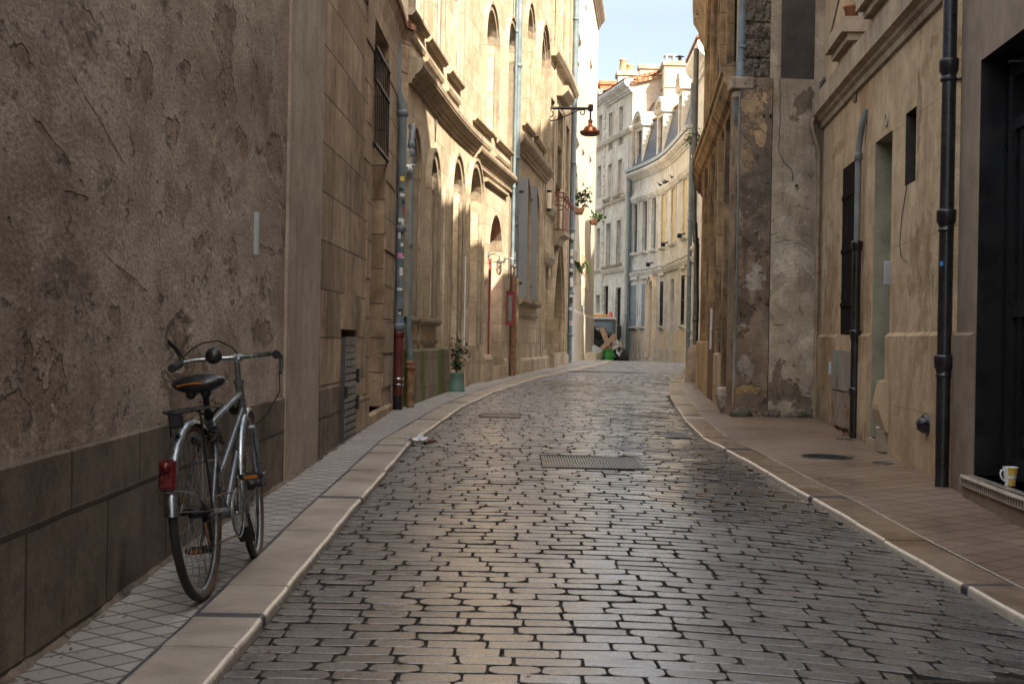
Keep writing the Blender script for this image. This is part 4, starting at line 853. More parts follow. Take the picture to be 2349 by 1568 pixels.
# pipes at the seam with the rendered house
for off, du, zb, lab in ((.07, 0, None, 'tall downpipe covered in stickers, left of the pair by the rendered house'), (.07, .32, 2.55, 'tall grey downpipe, right of the pair by the rendered house')):
    p = F4.P(F4.L-.45+du, off, 0); r_ = .065
    dp = pipe([(p.x, p.y, gz(p.y)), (p.x, p.y, 5), (p.x+.03, p.y, 14)], r_, M_pipe, 'downpipe', lab, collars=(1.2, 2.4, 4.2, 6.1, 8.0, 10.2))
    if zb:
        mb = MB(); mb.tube([(p.x, p.y-.01, gz(p.y)), (p.x, p.y-.01, zb)], r_+.01, 12); mb.build('pipe_foot', M_zinc, dp)
        for z, m in ((4.6, M_stred), (5.0, M_paper), (4.7, M_inks), (5.3, M_paper), (5.45, M_inks)): sticker(p.x, p.y, r_, z, .09, .14, .2, m, dp)
    else:
        for i, z in enumerate((1.55, 1.95, 2.2, 2.35, 2.65, 2.75, 2.95, 3.05, 3.3, 3.55, 3.9, 4.0)): sticker(p.x, p.y, r_, z, .1, rd.uniform(.08, .2), rd.uniform(-.2, .5), (M_paper, M_paper, M_inks, M_paper)[i % 4], dp, .01)
        sticker(p.x, p.y, r_, 1.55, .04, .08, .2, M_stred, dp)
# ---- rendered corner house
F5 = Facade([L4b, (3.3, 58)], 1)
B5 = empty('rendered_corner_house', F5.P(8, 0, 0), 'tall plain rendered house at the end of the left side with deep small windows', 'building')
def o5(u0, u1, vt, vb): o = F5.op(u0, u1, vt, vb, depth=.5); return o
ops5 = [o5(1325, 1334.5, 64, 134), o5(1353.5, 1359, 132, 195), o5(1342.5, 1346, 6, 40), o5(1319.5, 1330, 306, 372), o5(1335.5, 1341, 338, 400), o5(1352, 1357.5, 353, 416), o5(1319.5, 1324, 392, 478), o5(1352.5, 1355, 425, 500), o5(1336, 1340, 415, 500),
 o5(1312, 1321, 592, 648), o5(1333, 1341, 602, 655), o5(1345.5, 1352, 609, 664), o5(1326, 1329.5, 138, 172), o5(1312, 1315, 180, 186)]
mb = MB(); F5.wall(mb, -.4, 14.3, ops5, D=.6); mb.build('wall', M_render, B5); roof(F5, B5, 0, F5.L, 14.4, over=.25)
for o in ops5[:12]: window(F5, o, B5, -.42, M_offwhite, M_glass, (1, 1))
cornice(F5, B5, 0, F5.L, 13.7, .28, .6)
mb = MB(); F5.sweep(mb, [(0, -.3), (.05, -.3), (.05, 1.9), (0, 2.0)], .6, F5.L-.01); mb.build('plinth', M_render, B5)
for o in ops5[9:12]:
    mb = MB(); F5.surround(mb, o, .3, .02); mb.build('window_surround', M_lime2, B5)
mb = MB(); P0, P1 = F5.P(F5.L, 0, 0), F5.P(F5.L, -8, 0); mb.face([(P0.x-.01, P0.y+.6, -.4), (P1.x, P1.y+.6, -.4), (P1.x, P1.y+.6, 14.3), (P0.x-.01, P0.y+.6, 14.3)]); mb.build('end_wall', M_render, B5)
mb = MB(); a, b = Sx(F5, 1333), Sx(F5, 1337); F5.bar(mb, a, b, Z(F5, 1333, 742), Z(F5, 1333, 712), 0, .05); F5.bar(mb, a, b, Z(F5, 1333, 709), Z(F5, 1333, 700), 0, .05); tag(mb.build('intercom', M_zinc), 'steel door intercom and letter plate on the plain rendered wall', 'intercom')
mb = MB(); F5.bar(mb, Sx(F5, 1340), F5.L-.3, gz(52), gz(52)+.26, 0, .45); mb.build('doorstep', M_render, B5)
# ================================================================ RIGHT SIDE
# ---- shop with black doorway (also the tall block that shades the near street)
FS = Facade([(2.45, -14), (2.84, 7.84), (2.945, 9.42)], -1)
BS = empty('shop_house', FS.P(22, 0, 0), 'tall brown grey rendered house with a black shop doorway at the right edge', 'building')
sd = Sx(FS, 2240); zt = Z(FS, 2245, 143); zst = Z(FS, 2213, 1093, .09)
so_ = dict(s0=sd-2.3, s1=sd, z0=zst, z1=zt, depth=.3, mr=1)
upo = [dict(s0=s_, s1=s_+1.1, z0=5.4, z1=7.6, depth=.25) for s_ in (3, 7, 11, 15, 19, 21.6)]
mb = MB(); FS.wall(mb, -.4, 12.4, [so_]+upo, D=.6); mb.build('wall', [M_shop, M_blackpaint], BS); roof(FS, BS, 0, FS.L, 12.5, D=6)
for o in upo: window(FS, o, BS, -.2, M_offwhite)
zpl = Z(FS, 2200, 762)
mb = MB(True); FS.sweep(mb, [(0, -.3), (.03, -.3), (.03, zpl-.02), (0, zpl)], sd+.03, FS.L-.02); FS.sweep(mb, [(0, -.3), (.03, -.3), (.03, zpl-.02), (0, zpl)], 8, so_['s0']); mb.build('plinth', M_shop, BS)
mb = MB(); FS.sweep(mb, [(-.3, -.2), (.06, -.2), (.06, zst-.07), (-.3, zst-.07)], so_['s0'], sd+.03); mb.build('step', M_shop, BS)
t = NT('checker_mosaic'); ck = t.n('ShaderNodeTexChecker', {'Vector': t.map(t.UV(), rot=(0, 0, 0)), 'Color1': (.42, .36, .29, 1), 'Color2': (.03, .025, .025, 1), 'Scale': 1/.032}).outputs[0]
M_check = t.out(t.mix(.2, ck, t.ramp(t.noise(t.P(), 40, 4), [(.3, 0.), (.7, 1.)]), 'OVERLAY'), .35)
mb = MB(); a, b = so_['s0'], sd+.03
mb.face([FS.P(a, .065, zst), FS.P(b, .065, zst), FS.P(b, -.3, zst), FS.P(a, -.3, zst)], [(a, 0), (b, 0), (b, .365), (a, .365)]); mb.face([FS.P(b, .06, zst-.07), FS.P(b, -.5, zst-.07), FS.P(b, -.5, zst), FS.P(b, .06, zst)])
mb.build('step_tiles', M_check, BS)
mb = MB(); FS.sweep(mb, [(.062, zst-.07), (.078, zst-.066), (.082, zst-.012), (.074, zst+.001), (.060, zst+.001)], a, b+.003); mb.build('step_nosing', M_kerb, BS)
mb = MB(); n = int((b-a)/.045)
for i in range(n):
    x = a+.045*i; mb.face([FS.P(x+.004, .0835, zst-.018), FS.P(x+.041, .0835, zst-.018), FS.P(x+.0225, .0805, zst-.062)])
mb.build('nosing_triangles', M_darkwood, BS)
# shop front leaf
so = so_; o_ = dict(s0=so['s0'], s1=so['s1'], z0=so['z0'], z1=so['z1'])
mb = MB(); FS.fill(mb, o_, -.28); df = mb.build('door', M_blackpaint, BS)
mb = MB()
for x0, x1 in ((sd-.13, sd-.05), (sd-1.15, sd-1.05), (sd-2.25, sd-2.15)): FS.bar(mb, x0, x1, zst, zt-.02, -.28, -.16)
for z0_, z1_ in ((zst, zst+.12), (1.28, 1.38), (zt-.45, zt-.38), (zt-.12, zt-.02)): FS.bar(mb, sd-2.2, sd-.1, z0_, z1_, -.28, -.18)
for x in (sd-.95, sd-.22): FS.bar(mb, x-.05, x+.05, zst+.1, zt-.4, -.28, -.20)
FS.bar(mb, sd-.9, sd-.27, zst+.2, zst+.26, -.27, -.22); FS.bar(mb, sd-.9, sd-.27, 1.15, 1.2, -.27, -.22); FS.bar(mb, sd-.9, sd-.27, 2.35, 2.40, -.27, -.22)
mb.build('frame', M_blackpaint, df)
mb = MB(); FS.bar(mb, sd-.9, sd-.27, 1.4, zt-.47, -.275, -.262); mb.build('glass_pane', M_glass, df)
mb = MB(); mb.tube([FS.P(sd-.5, -.2, zt-.1), FS.P(sd-.3, -.1, zt-.06), FS.P(sd-.28, -.1, zt-.07)], .012, 6); mb.build('door_closer', M_iron, df)
# mug
u_, v_ = 2316, 1113; dxm, dzm = ray(u_, v_); Ym = (zst-EYE)/dzm; c = Vector((dxm*Ym, Ym, zst+.001))
mug = empty('mug', c, 'yellow mug with white dots standing on the black and cream tiled doorstep', 'mug')
t = NT('dotted_glaze'); vr = t.n('ShaderNodeTexVoronoi', {'Vector': t.UV(), 'Scale': 75.0, 'Randomness': .35}, feature='F1').outputs['Distance']
M_mug = t.out(t.mix(t.ramp(vr, [(.28, 1), (.33, 0)]), (.62, .36, .015), (.8, .8, .76)), .2)
mb = MB(); n = 28; H = .108
prof = [(.030, 0), (.033, .03), (.037, .06), (.043, .095), (.045, H)]
for i in range(n):
    a0, a1 = 2*math.pi*i/n, 2*math.pi*(i+1)/n
    for (r0, z0_), (r1, z1_) in zip(prof, prof[1:]):
        mid_ = (a0+a1)/2; strip = (math.pi*1.02 < mid_ < math.pi*1.32)
        P = [c+Vector((r*math.cos(a), r*math.sin(a), z)) for r, a, z in ((r0, a0, z0_), (r0, a1, z0_), (r1, a1, z1_), (r1, a0, z1_))]
        mb.face(P, [(a0*.04, z0_), (a1*.04, z0_), (a1*.04, z1_), (a0*.04, z1_)], 1 if strip else 0, True)
mb.lathe([(.045, H), (.042, H), (.036, .05), (.028, .006), (0, .006)], c, n, m=1); mb.lathe([(0, .0005), (.030, 0)], c, n, m=1)
mb.build('mug_body', [M_mug, M_white], mug)
mb = MB(); d = Vector((-1, -.25, 0)).normalized(); mb.tube([c+d*.040+Vector((0, 0, .088)), c+d*.058+Vector((0, 0, .09)), c+d*.066+Vector((0, 0, .072)), c+d*.060+Vector((0, 0, .048)), c+d*.046+Vector((0, 0, .032)), c+d*.034+Vector((0, 0, .026))], .0052, 8); mb.build('handle', M_white, mug)
# ---- tan house
BT = empty('tan_house', FT.P(3, 0, 0), 'tan rendered house with a stone band, pale green doorway recess and a slit window', 'building')
sw = FT.op(1933, 1967, 362, 767, edge=1, depth=.05); gd = FT.op(2008, 2047, 298, 1022, edge=1, depth=.5, mr=1); slt = FT.op(2078, 2102, 243, 413, edge=1, depth=.35, mr=2)
zw = Z(FT, 1976, 58); uw1 = dict(s0=Sx(FT, 1976), s1=Sx(FT, 1941), z0=zw, z1=zw+2.1, depth=.12); uw2 = dict(s0=Sx(FT, 2062), s1=Sx(FT, 2020), z0=zw, z1=zw+2.1, depth=.12)
HT = 9.7
mb = MB(); FT.wall(mb, -.4, HT, [sw, gd, slt, uw1, uw2], D=.6); mb.build('wall', [M_tan, M_green, M_darkwood], BT); roof(FT, BT, 0, FT.L, HT+.1, D=4.5)
zb_ = Z(FT, 1875, 306); zb_t = Z(FT, 1872, 262)
mb = MB(); FT.sweep(mb, [(0, zb_-.02), (.03, zb_-.02), (.04, zb_+.03), (.07, zb_+.05), (.08, zb_+.08), (.13, zb_+.10), (.13, zb_t+.06), (0, zb_t+.09)], .02, FT.L-.15); mb.build('string_course', M_tan_band, BT)
zq = Z(FT, 1900, 768.5); mb = MB(True)
for a, b in ((0, gd['s0']), (gd['s1'], sw['s0']-.0), (sw['s1']+.02, FT.L-.12)): FT.sweep(mb, [(0, -.3), (.035, -.3), (.035, zq-.02), (0, zq+.01)], a+.01, b-.005)
mb.build('plinth', M_tan, BT)
mb = MB(); FT.bar(mb, gd['s0']-.02, gd['s1'], -.2, gd['z0'], -.5, .03); mb.build('threshold', M_tan_band, BT)
mb = MB(); FT.fill(mb, gd, -.499); mb.build('recessed_door', M_green, BT)
mb = MB(); FT.fill(mb, slt, -.349); mb.build('window', M_glass, BT)
M_matt = plain('matt_black', (.007, .007, .008), .85, .1, 3, spec=.08); shutters(FT, sw, BT, M_matt, off=-.004, slat=False)
mb = MB(); FT.fill(mb, sw, -.049); mb.build('window', M_matt, BT)
for o in (uw1, uw2): 
    mb = MB(); FT.fill(mb, o, -.1); w_ = mb.build('window', M_skyglass, BT)
    mb = MB(); q0, q1 = o['s0']-.10, o['s1']+.10
    FT.bar(mb, q0, q1, zw-.14, zw, 0, .24); FT.bar(mb, q0+.04, q1-.04, zw-.21, zw-.142, 0, .18); FT.bar(mb, q0+.08, q1-.08, zw-.28, zw-.212, 0, .12); mb.build('sill', M_tan_band, BT)
q = (uw1['s0']+uw1['s1'])/2
rl = MB(); rl.tube([FT.P(uw1['s1']-.02, .0, zw+.02), FT.P(uw1['s1']-.02, .2, zw+.05), FT.P(uw1['s0']+.02, .2, zw+.42), FT.P(uw1['s0']+.02, .0, zw+.42)], .010, 6); rl.build('sill_rail', M_pipe2, BT)
c = FT.P(uw1['s0']+.12, .12, zw); mb = MB(); mb.lathe([(0, 0), (.05, 0), (.07, .12), (.078, .12), (.078, .15), (.065, .15), (.06, .1), (0, .1)], c, 16); tag(mb.build('flower_pot', M_pot), 'small terracotta pot on the upper window sill of the tan house', 'flower pot')
c = FT.P(Sx(FT, 2027), 0, Z(FT, 2027, 282)); n = FT.PN(Sx(FT, 2027))[1]; Mq = Vector((n.x, n.y, 0)).to_track_quat('Z', 'Y').to_matrix()
mb = MB(); mb.lathe([(.058, -.004), (.062, .01), (.05, .016), (.046, .008), (0, .008)], c, 20, M=Mq); tag(mb.build('round_plaque', M_tan_band), 'small round stone coloured disc above the pale green doorway', 'plaque')
c = FT.P(Sx(FT, 1955), 0, Z(FT, 1955, 228)); mb = MB(); mb.box(c, (.03, .12, .13)); tag(mb.build('wall_vent', M_darkwood), 'little dark vent grating under the upper sill', 'vent')
# intercom in the reveal
x = gd['s1']; mb = MB(); P = FT.P(gd['s1']-.012, -.12, Z(FT, 2036, 627)); mb.box(FT.P(gd['s0']+.012, -.02, 0)+Vector((0, 0, Z(FT, 2040, 627))), (.14, .03, .2), rot=Matrix.Rotation(R(4), 3, 'Z'), bev=.006)
tag(mb.build('intercom', M_zinc), 'small grey intercom panel in the pale green doorway', 'intercom')
# gas meter cabinet set in the wall under the shutters
ms, me_ = Sx(FT, 1951), Sx(FT, 1919); z0_, z1_ = Z(FT, 1951, 985), Z(FT, 1951, 804); zm = Z(FT, 1951, 880+20)
mc = empty('meter_cabinet', FT.P(ms, 0, z0_), 'grey two leaf meter cupboard with green scribble under the black shutters', 'cabinet')
M_cab = plain('grey_cabinet_paint', (.26, .225, .195), .6, .15, 4); M_cab2 = plain('chipped_cabinet_paint', (.26, .21, .165), .7, .2, 6, rust=.25)
mb = MB(); FT.bar(mb, ms, me_, zm+.01, z1_, .0, .052); mb.build('upper_door', M_cab, mc)
mb = MB(); FT.bar(mb, ms, me_-.02, z0_, zm, .0, .044); FT.bar(mb, (ms+me_)/2-.005, (ms+me_)/2+.005, z0_, zm, .044, .048); mb.build('lower_door', M_cab2, mc)
mb = MB(); FT.bar(mb, me_-.03, me_+.0, z1_-.25, z1_-.12, .052, .075); mb.build('hinge', M_zinc, mc)
gm = plain('green_scribble', (.08, .30, .14), .7, .1, 20); mb = MB(); pts = []
for k in range(40): a = k*.7; pts.append(FT.P((ms+me_)/2+.06+.05*math.cos(a)*math.cos(k*.13), .0535, z1_-.08-.0045*k+.03*math.sin(a)))
mb.tube(pts, .003, 4); mb.build('scribble', gm, mc)
mb = MB()
for cx, cz in ((-.03, -.25), (-.03, -.33), (.0, -.30)):
    mb.tube([FT.P((ms+me_)/2+cx, .0535, z1_+cz), FT.P((ms+me_)/2+cx+.008, .0535, z1_+cz-.05)], .004, 4)
mb.build('chip', M_inks, mc)
# beige meter box standing off the wall
ms, me_ = Sx(FT, 2046), Sx(FT, 2024); z0_, z1_ = Z(FT, 2046, 990), Z(FT, 2046, 880); M_beige = plain('beige_plastic', (.42, .31, .19), .5, .05, 6)
bm_ = empty('meter_box', FT.P(ms, 0, z0_), 'beige angular plastic meter box on the wall beside the green doorway', 'meter box')
z0_, z1_ = Z(FT, 2050, 992), Z(FT, 2050, 873); zk = (z0_+z1_)/2; q0, q1 = Sx(FT, 2052), Sx(FT, 2052)+.30
mb = MB(); FT.sweep(mb, [(.035, z0_), (.055, z0_), (.115, zk-.03), (.115, zk+.01), (.075, z1_-.01), (.035, z1_)], q0, q1); mb.build('cover', M_beige, bm_)
mb = MB(); FT.bar(mb, q0-.01, q1+.01, z0_-.005, z1_+.005, .036, .05); FT.bar(mb, q0+.02, q1-.02, z0_, z1_, 0, .036); mb.build('base', M_beige, bm_)
mb = MB(); mb.tube([FT.P(q1-.05, .06, z0_+.02), FT.P(q1-.05, .085, z0_+.02)], .012, 8); mb.build('lock', M_white, bm_)
mb = MB(); FT.bar(mb, q0+.06, q1-.04, gz(12), z0_, .03, .09); mb.build('cable_cover', M_tan_band, bm_)
# round black vent cap
c = FT.P(Sx(FT, 2143), .03, Z(FT, 2143, 975)); vc = empty('fire_riser_cap', c, 'black round iron outlet cap low on the tan wall', 'outlet')
mb = MB(); Mq = Matrix.Rotation(R(-93), 3, 'Y'); mb.lathe([(0, 0), (.075, 0), (.08, .012), (.06, .02), (.055, .05), (.035, .075), (0, .08)], c, 18, M=Mq); mb.build('cap_body', M_blackpipe, vc)
mb = MB()
for k in range(5): a = math.pi*(k/5)*2; mb.tube([c+Mq @ Vector((.03*math.cos(a), .03*math.sin(a), .075)), c+Mq @ Vector((.07*math.cos(a), .07*math.sin(a), .03))], .007, 6)
mb.build('grip_rib', M_iron, vc)
# pipes on the right
p = FT.P(FT.hit(2165, 784, .075)[0], .075, 0); bp = pipe([(p.x, p.y, gz(p.y)-.01), (p.x, p.y, HT)], .046, M_blackpipe, 'downpipe', 'thick black cast iron downpipe between the tan house and the shop', n=18)
for v in (830, 497, 152):
    z = EYE+ray(2165, v)[1]*p.y; mb = MB(); mb.lathe([(.046, -.10), (.055, -.095), (.055, -.085), (.049, -.08), (.052, -.05), (.062, -.04), (.066, .03), (.066, .045), (.046, .05)], (p.x, p.y, z), 18); mb.build('collar', M_blackpipe, bp)
z = EYE+ray(2165, 178)[1]*p.y; mb = MB(); mb.lathe([(.046, 0), (.056, .004), (.056, .026), (.046, .03)], (p.x, p.y, z-.03), 16); mb.tube([(p.x, p.y, z-.015), (p.x+.09, p.y-.06, z-.015)], .008, 6); mb.build('clamp', M_iron, bp)
sticker(p.x, p.y, .046, EYE+ray(2150, 605)[1]*p.y, .025, .03, -.9, M_stblue, bp)
mb = MB(); FT.bar(mb, .0, .05, gz(9.9), HT, 0, .03); w_ = mb.build('corner_strip', M_tan, BT)
q = Sx(FT, 1953); a = FT.P(FT.hit(1961, 784, .055)[0], .055, 0); b = a+Vector((-.01, .03, 0))
zA, zB = EYE+ray(1962, 556)[1]*a.y, EYE+ray(1975, 262)[1]*b.y
gp = pipe([(a.x, a.y, zA), (a.x, a.y, zB-.35), (a.x+.01, a.y-.01, zB-.22), (b.x+.02, b.y-.12, zB-.10), (b.x+.05, b.y-.14, zB+.02)], .030, plain('dull_grey_pipe', (.17, .175, .17), .5, .2, 6), 'downpipe', 'grey upper downpipe running into a black iron lower half beside the black shutters', collars=(zB-.40,))
mb = MB(); mb.tube([(a.x, a.y, gz(a.y)-.01), (a.x, a.y, zA)], .040, 14)
for z in (zA-.03, (gz(a.y)+zA)/2+.05, gz(a.y)+.42): mb.lathe([(.040, -.05), (.047, -.04), (.052, .02), (.052, .04), (.04, .045)], (a.x, a.y, z), 14)
mb.build('lower_pipe', M_blackpipe, gp)
# cable bundle and conduit in the corner
e = FT.P(min(FT.hit(1867, 784, .05)[0], FT.L-.75), .05, 0); ZE = lambda v: EYE+ray(1870, v)[1]*e.y
mb = MB(); mb.tube([(e.x, e.y, gz(e.y)), (e.x, e.y, ZE(520)), (e.x+.0, e.y, ZE(345)), (e.x-.06, e.y-.02, ZE(312)), (e.x-.09, e.y-.02, ZE(285)), (e.x-.06, e.y-.02, ZE(268)), (e.x+.02, e.y-.03, ZE(235)), (e.x+.03, e.y-.05, ZE(205)), (e.x+.01, e.y-.05, ZE(183)), (e.x-.02, e.y-.04, ZE(200)), (e.x-.03, e.y-.04, ZE(240))], .022, 8)
tag(mb.build('conduit', plain('tan_conduit', (.26, .19, .12), .6, .25, 9, rust=.2)), 'tan conduit with a black cable loop running down the inside corner beside the flaking pier', 'conduit')
mb = MB(); mb.tube([(e.x+.02, e.y-.07, ZE(250)), (e.x+.045, e.y-.08, ZE(200)), (e.x+.02, e.y-.08, ZE(180)), (e.x-.01, e.y-.08, ZE(200)), (e.x-.02, e.y-.08, ZE(245))], .016, 8); tag(mb.build('cable_loop', M_blackpipe), 'black cable loop at the top of the tan conduit', 'cable')
mb = MB(); qq = Sx(FT, 2072); mb.tube([FT.P(Sx(FT, 2078), .006, Z(FT, 2078, 416)), FT.P(Sx(FT, 2066), .006, Z(FT, 2066, 500)), FT.P(Sx(FT, 2062), .006, Z(FT, 2062, 560)), FT.P(Sx(FT, 2066), .006, Z(FT, 2066, 590)), FT.P(Sx(FT, 2080), .006, Z(FT, 2080, 602))], .003, 4)
tag(mb.build('thin_wire', M_iron), 'thin black wire hanging below the slit window', 'wire')
# ---- blackened house with the flaking end pier
FB = Facade([(2.505, 15.83), (2.93, 20.5), (3.22, 24), (3.6, 27)], -1)
BB = empty('blackened_house', (2.9, 17, 0), 'blackened stone house with a flaking end pier turned towards the viewer', 'building')
def Zp(v, u=1700): return EYE+ray(u, v)[1]*15.85
HB = 7.35
zl = Zp(180, 1780)
sj = Sx(PE, 1762)
mb = MB(); PE.wall(mb, -.4, zl, [], D=.4, off=.03, s0=0, s1=sj-.006); w_ = mb.build('pier_panel', M_pier, BB)
mb = MB(); PE.wall(mb, -.4, zl, [], D=.4, off=.034, s0=sj+.006, s1=PE.L+.02); w_ = mb.build('pier_panel', M_pierL, BB)
mb = MB(); PE.wall(mb, zl-.001, HB, [], D=.4, off=0, s0=0, s1=Sx(PE, 1757)); mb.build('upper_panel', M_pier, BB)
mb = MB(); a, b = Sx(PE, 1865), Sx(PE, 1781); PE.bar(mb, a+.04, b, zl, HB, 0, .008); w_ = mb.build('soot_panel', stone('soot_render', (.045, .038, .033), (.06, .052, .046), (.085, .07, .06), stain=.3, pit=.2, bump=.5, seed=41), BB)
mb = MB(True); rd = random.Random(21); z = zl
PE.wall(mb, zl, HB, [], D=.4, off=-.02, s0=Sx(PE, 1757), s1=PE.L)
from mathutils import noise as mn
mb = MB(); q0_, q1_ = Sx(PE, 1757), PE.L; rows = []; zj = [zl]
while zj[-1] < HB: zj.append(zj[-1]+rd.uniform(.2, .42))
nz_ = int((HB-zl)/.022)
for i in range(nz_+1):
    z = zl+(HB-zl)*i/nz_; gj = min(abs(z-k-.02*math.sin(7*k)) for k in zj); rows.append([PE.P(q0_+(q1_-q0_)*k/14, -.012+.035*(mn.noise(Vector((k*.55, z*9, 3)))+.6*mn.noise(Vector((k*1.3, z*24, 9))))-(.03 if gj < .016 else 0)+.012*mn.noise(Vector((k*3.1, z*60, 1))), z) for k in range(15)])
mb.grid(rows, sm=False)
mb.build('rubble_quoin', M_soot, BB)
mb = MB(True)     # cracks as raised ragged plaster lips
def crack(pts, w=.006, o=.036):
    mb.cut(); rr = random.Random(len(pts)*7+int(pts[0][0])); P = []
    for (u0, v0), (u1, v1) in zip(pts, pts[1:]):
        n = max(2, int(math.hypot(u1-u0, v1-v0)/9))
        for i in range(n): t_ = i/n; P.append((u0+(u1-u0)*t_+rr.uniform(-2, 2), v0+(v1-v0)*t_+rr.uniform(-2, 2)))
    mb.tube([PE.P(Sx(PE, u), o, EYE+ray(u, v)[1]*15.85) for u, v in P], w*.5, 4)
crack([(1778, 180), (1779, 260), (1777, 340), (1790, 372), (1808, 392), (1810, 410), (1819, 425)]); crack([(1690, 520), (1700, 545), (1722, 562), (1695, 566)], o=.04); crack([(1772, 745), (1800, 744)])
crack([(1794, 0), (1802, 30), (1798, 62), (1812, 80), (1795, 115), (1783, 150), (1781, 176)], o=.004)
mb.build('crack', M_inks, BB)
mb = MB(); rd = random.Random(5)     # broken base of the pier
for i in range(16):
    q = rd.uniform(0, PE.L); mb.ball(PE.P(q, .02, gz(15.8)+rd.uniform(0, .05)), rd.uniform(.03, .09), 5, sq=(1.5, .6, .8), jit=.18)
mb.build('broken_foot', M_soot, BB)
mb = MB()
for u, v in ((1742, 267), (1757, 266), (1819, 426)): q = Sx(PE, u); p = PE.P(q, .03, Zp(v, u)); mb.tube([p, p+Vector((0, -.05, 0))], .015, 6)
mb.build('iron_stub', M_iron, BB)
# street front
zsc = Z(FB, 1673, 287)
nich = FB.op(1673, 1691, 300, 940, edge=1, depth=.28); nich['z1'] = zsc-.15; nich['z0'] = gz(17)+.12; nich['s0'] = max(.12, nich['s0'])
dB = FB.op(1648, 1664, 690, 922, edge=1, depth=.3); dB['z1'] = Z(FB, 1664, 690); dB['z0'] = gz(19)
slot = FB.op(1658, 1664, 315, 445, edge=1, depth=.2)
wC = FB.op(1618.5, 1627, 500, 596, edge=1, depth=.3); wD = FB.op(1634, 1643, 480, 700, edge=1, depth=.15)
upB = [dict(s0=s_, s1=s_+1.0, z0=4.25, z1=6.2, depth=.25) for s_ in (1.0, 3.3, 5.8, 8.3)]
mb = MB(); FB.wall(mb, -.4, HB, [nich, dB, wC]+upB, D=.5, off=0, s0=.1); mb.build('wall', M_dark, BB)
mb = MB(); FB.fill(mb, nich, -.279); mb.build('niche_back', M_pier, BB)
for o in (dB, wC): mb = MB(); FB.fill(mb, o, -o['depth']+.001); mb.build('window' if o is wC else 'doorway_back', M_darkwood, BB)
for o in upB: window(FB, o, BB, -.2, M_darkwood)
mb = MB(True)
for u, w_, t_ in ((1698, .1, .04), (1668, .30, .07), (1655.5, .18, .09), (1646.5, .2, .07), (1640, .15, .1), (1631.5, .22, .08), (1625.5, .12, .1), (1617, .2, .07), (1612.5, .25, .05)):
    a = Sx(FB, u); FB.bar(mb, max(.03, a-w_/2), min(FB.L-.02, a+w_/2), .35, zsc-.02, -.02, t_); FB.bar(mb, max(.03, a-w_/2+.02), min(FB.L-.02, a+w_/2-.03), zsc+.4, HB-.35, -.02, t_)
mb.build('pilaster', M_dark, BB)
mb = MB(True)
for ua, ub, hh in ((1668, 1656, .95), (1645, 1632, 1.1), (1629, 1612, 1.1)): FB.sweep(mb, [(-.02, -.3), (.11, -.3), (.11, hh-.03), (.09, hh), (-.02, hh)], Sx(FB, ua), Sx(FB, ub)-.05)
mb.build('pilaster_base', M_tan, BB)
mb = MB(); FB.sweep(mb, [(0, zsc), (.05, zsc), (.07, zsc+.05), (.12, zsc+.08), (.16, zsc+.16), (.19, zsc+.2), (.19, zsc+.28), (.22, zsc+.30), (.22, zsc+.36), (0, zsc+.44)], .16, FB.L); mb.build('cornice', M_dark, BB)
mb = MB(); FB.sweep(mb, [(0, 6.55), (.04, 6.55), (.07, 6.7), (.16, 6.85), (.16, 6.95), (.26, 7.12), (.28, 7.4), (0, 7.5)], 3.4, FB.L+.02); mb.build('eaves_cornice', M_tan_band, BB)
roof(FB, BB, 0, FB.L, HB+.15, D=4, rise=1.3, over=.15)
for o in upB:
    mb = MB(); FB.sweep(mb, [(0, o['z0']-.1), (.17, o['z0']-.1), (.2, o['z0']), (0, o['z0']+.02)], o['s0']-.15, o['s1']+.15)
    for x in (o['s0']-.1, o['s1']): FB.sweep(mb, [(0, o['z0']-.5), (.05, o['z0']-.45), (.07, o['z0']-.3), (.14, o['z0']-.2), (.15, o['z0']-.1), (0, o['z0']-.1)], x, x+.12)
    mb.build('sill', M_dark, BB)
mb = MB(); mb.face([(3.6, 27, -.4), (9, 28, -.4), (9, 28, HB), (3.6, 27, HB)]); mb.face([(3.6, 26.6, -.4), (9, 27.6, -.4), (9, 27.6, HB), (3.6, 26.6, HB)]); mb.face([(3.6, 27, HB), (9, 28, HB), (9, 27.6, HB), (3.6, 26.6, HB)]); mb.build('side_wall', M_tan, BB)
rh = empty('unseen_shade_block', (8, 21, 0), 'tall unseen block added behind the blackened house to shade the left row', 'building')  # unseen block, added to keep the sun off the left row
mb = MB(); mb.box((9.6, 26, 7.5), (7, 18, 16)); mb.build('wall', M_tan, rh)
# hopper and pipes of the pier corner
hx, hy = 2.50, 15.98; zt_, zb_h = Zp(178, 1690), Zp(206, 1690)
hp = empty('downpipe', (hx, hy, zb_h), 'blue grey downpipe dropping into a stone hopper at the top of the flaking pier', 'drainpipe')
mb = MB(); mb.tube([(hx+.0, hy-.10, zt_-.05), (hx+.04, hy-.10, HB)], .05, 14); mb.build('pipe', M_pipe, hp)
mb = MB(); mb.lathe([(.05, -.02), (.058, -.02), (.058, .02), (.05, .02)], (hx+.02, hy-.10, Zp(108, 1690)), 14); mb.build('collar', M_pipe, hp)
mb = MB(); mb.box((hx+.01, hy-.06, (zt_+zb_h)/2), (.26, .26, zt_-zb_h), bev=.012); mb.box((hx+.02, hy-.05, zb_h-.05), (.2, .2, .12), bev=.03); mb.build('hopper', M_pier, hp)
mb = MB(); mb.tube([(hx-.02, hy-.06, zb_h-.05), (hx-.02, hy-.06, Zp(262)), (hx-.01, hy-.04, Zp(275)), (hx+.05, hy+.0, Zp(292)), (hx+.08, hy+.06, Zp(310))], .05, 12); mb.build('swan_neck', M_pipe2, hp)
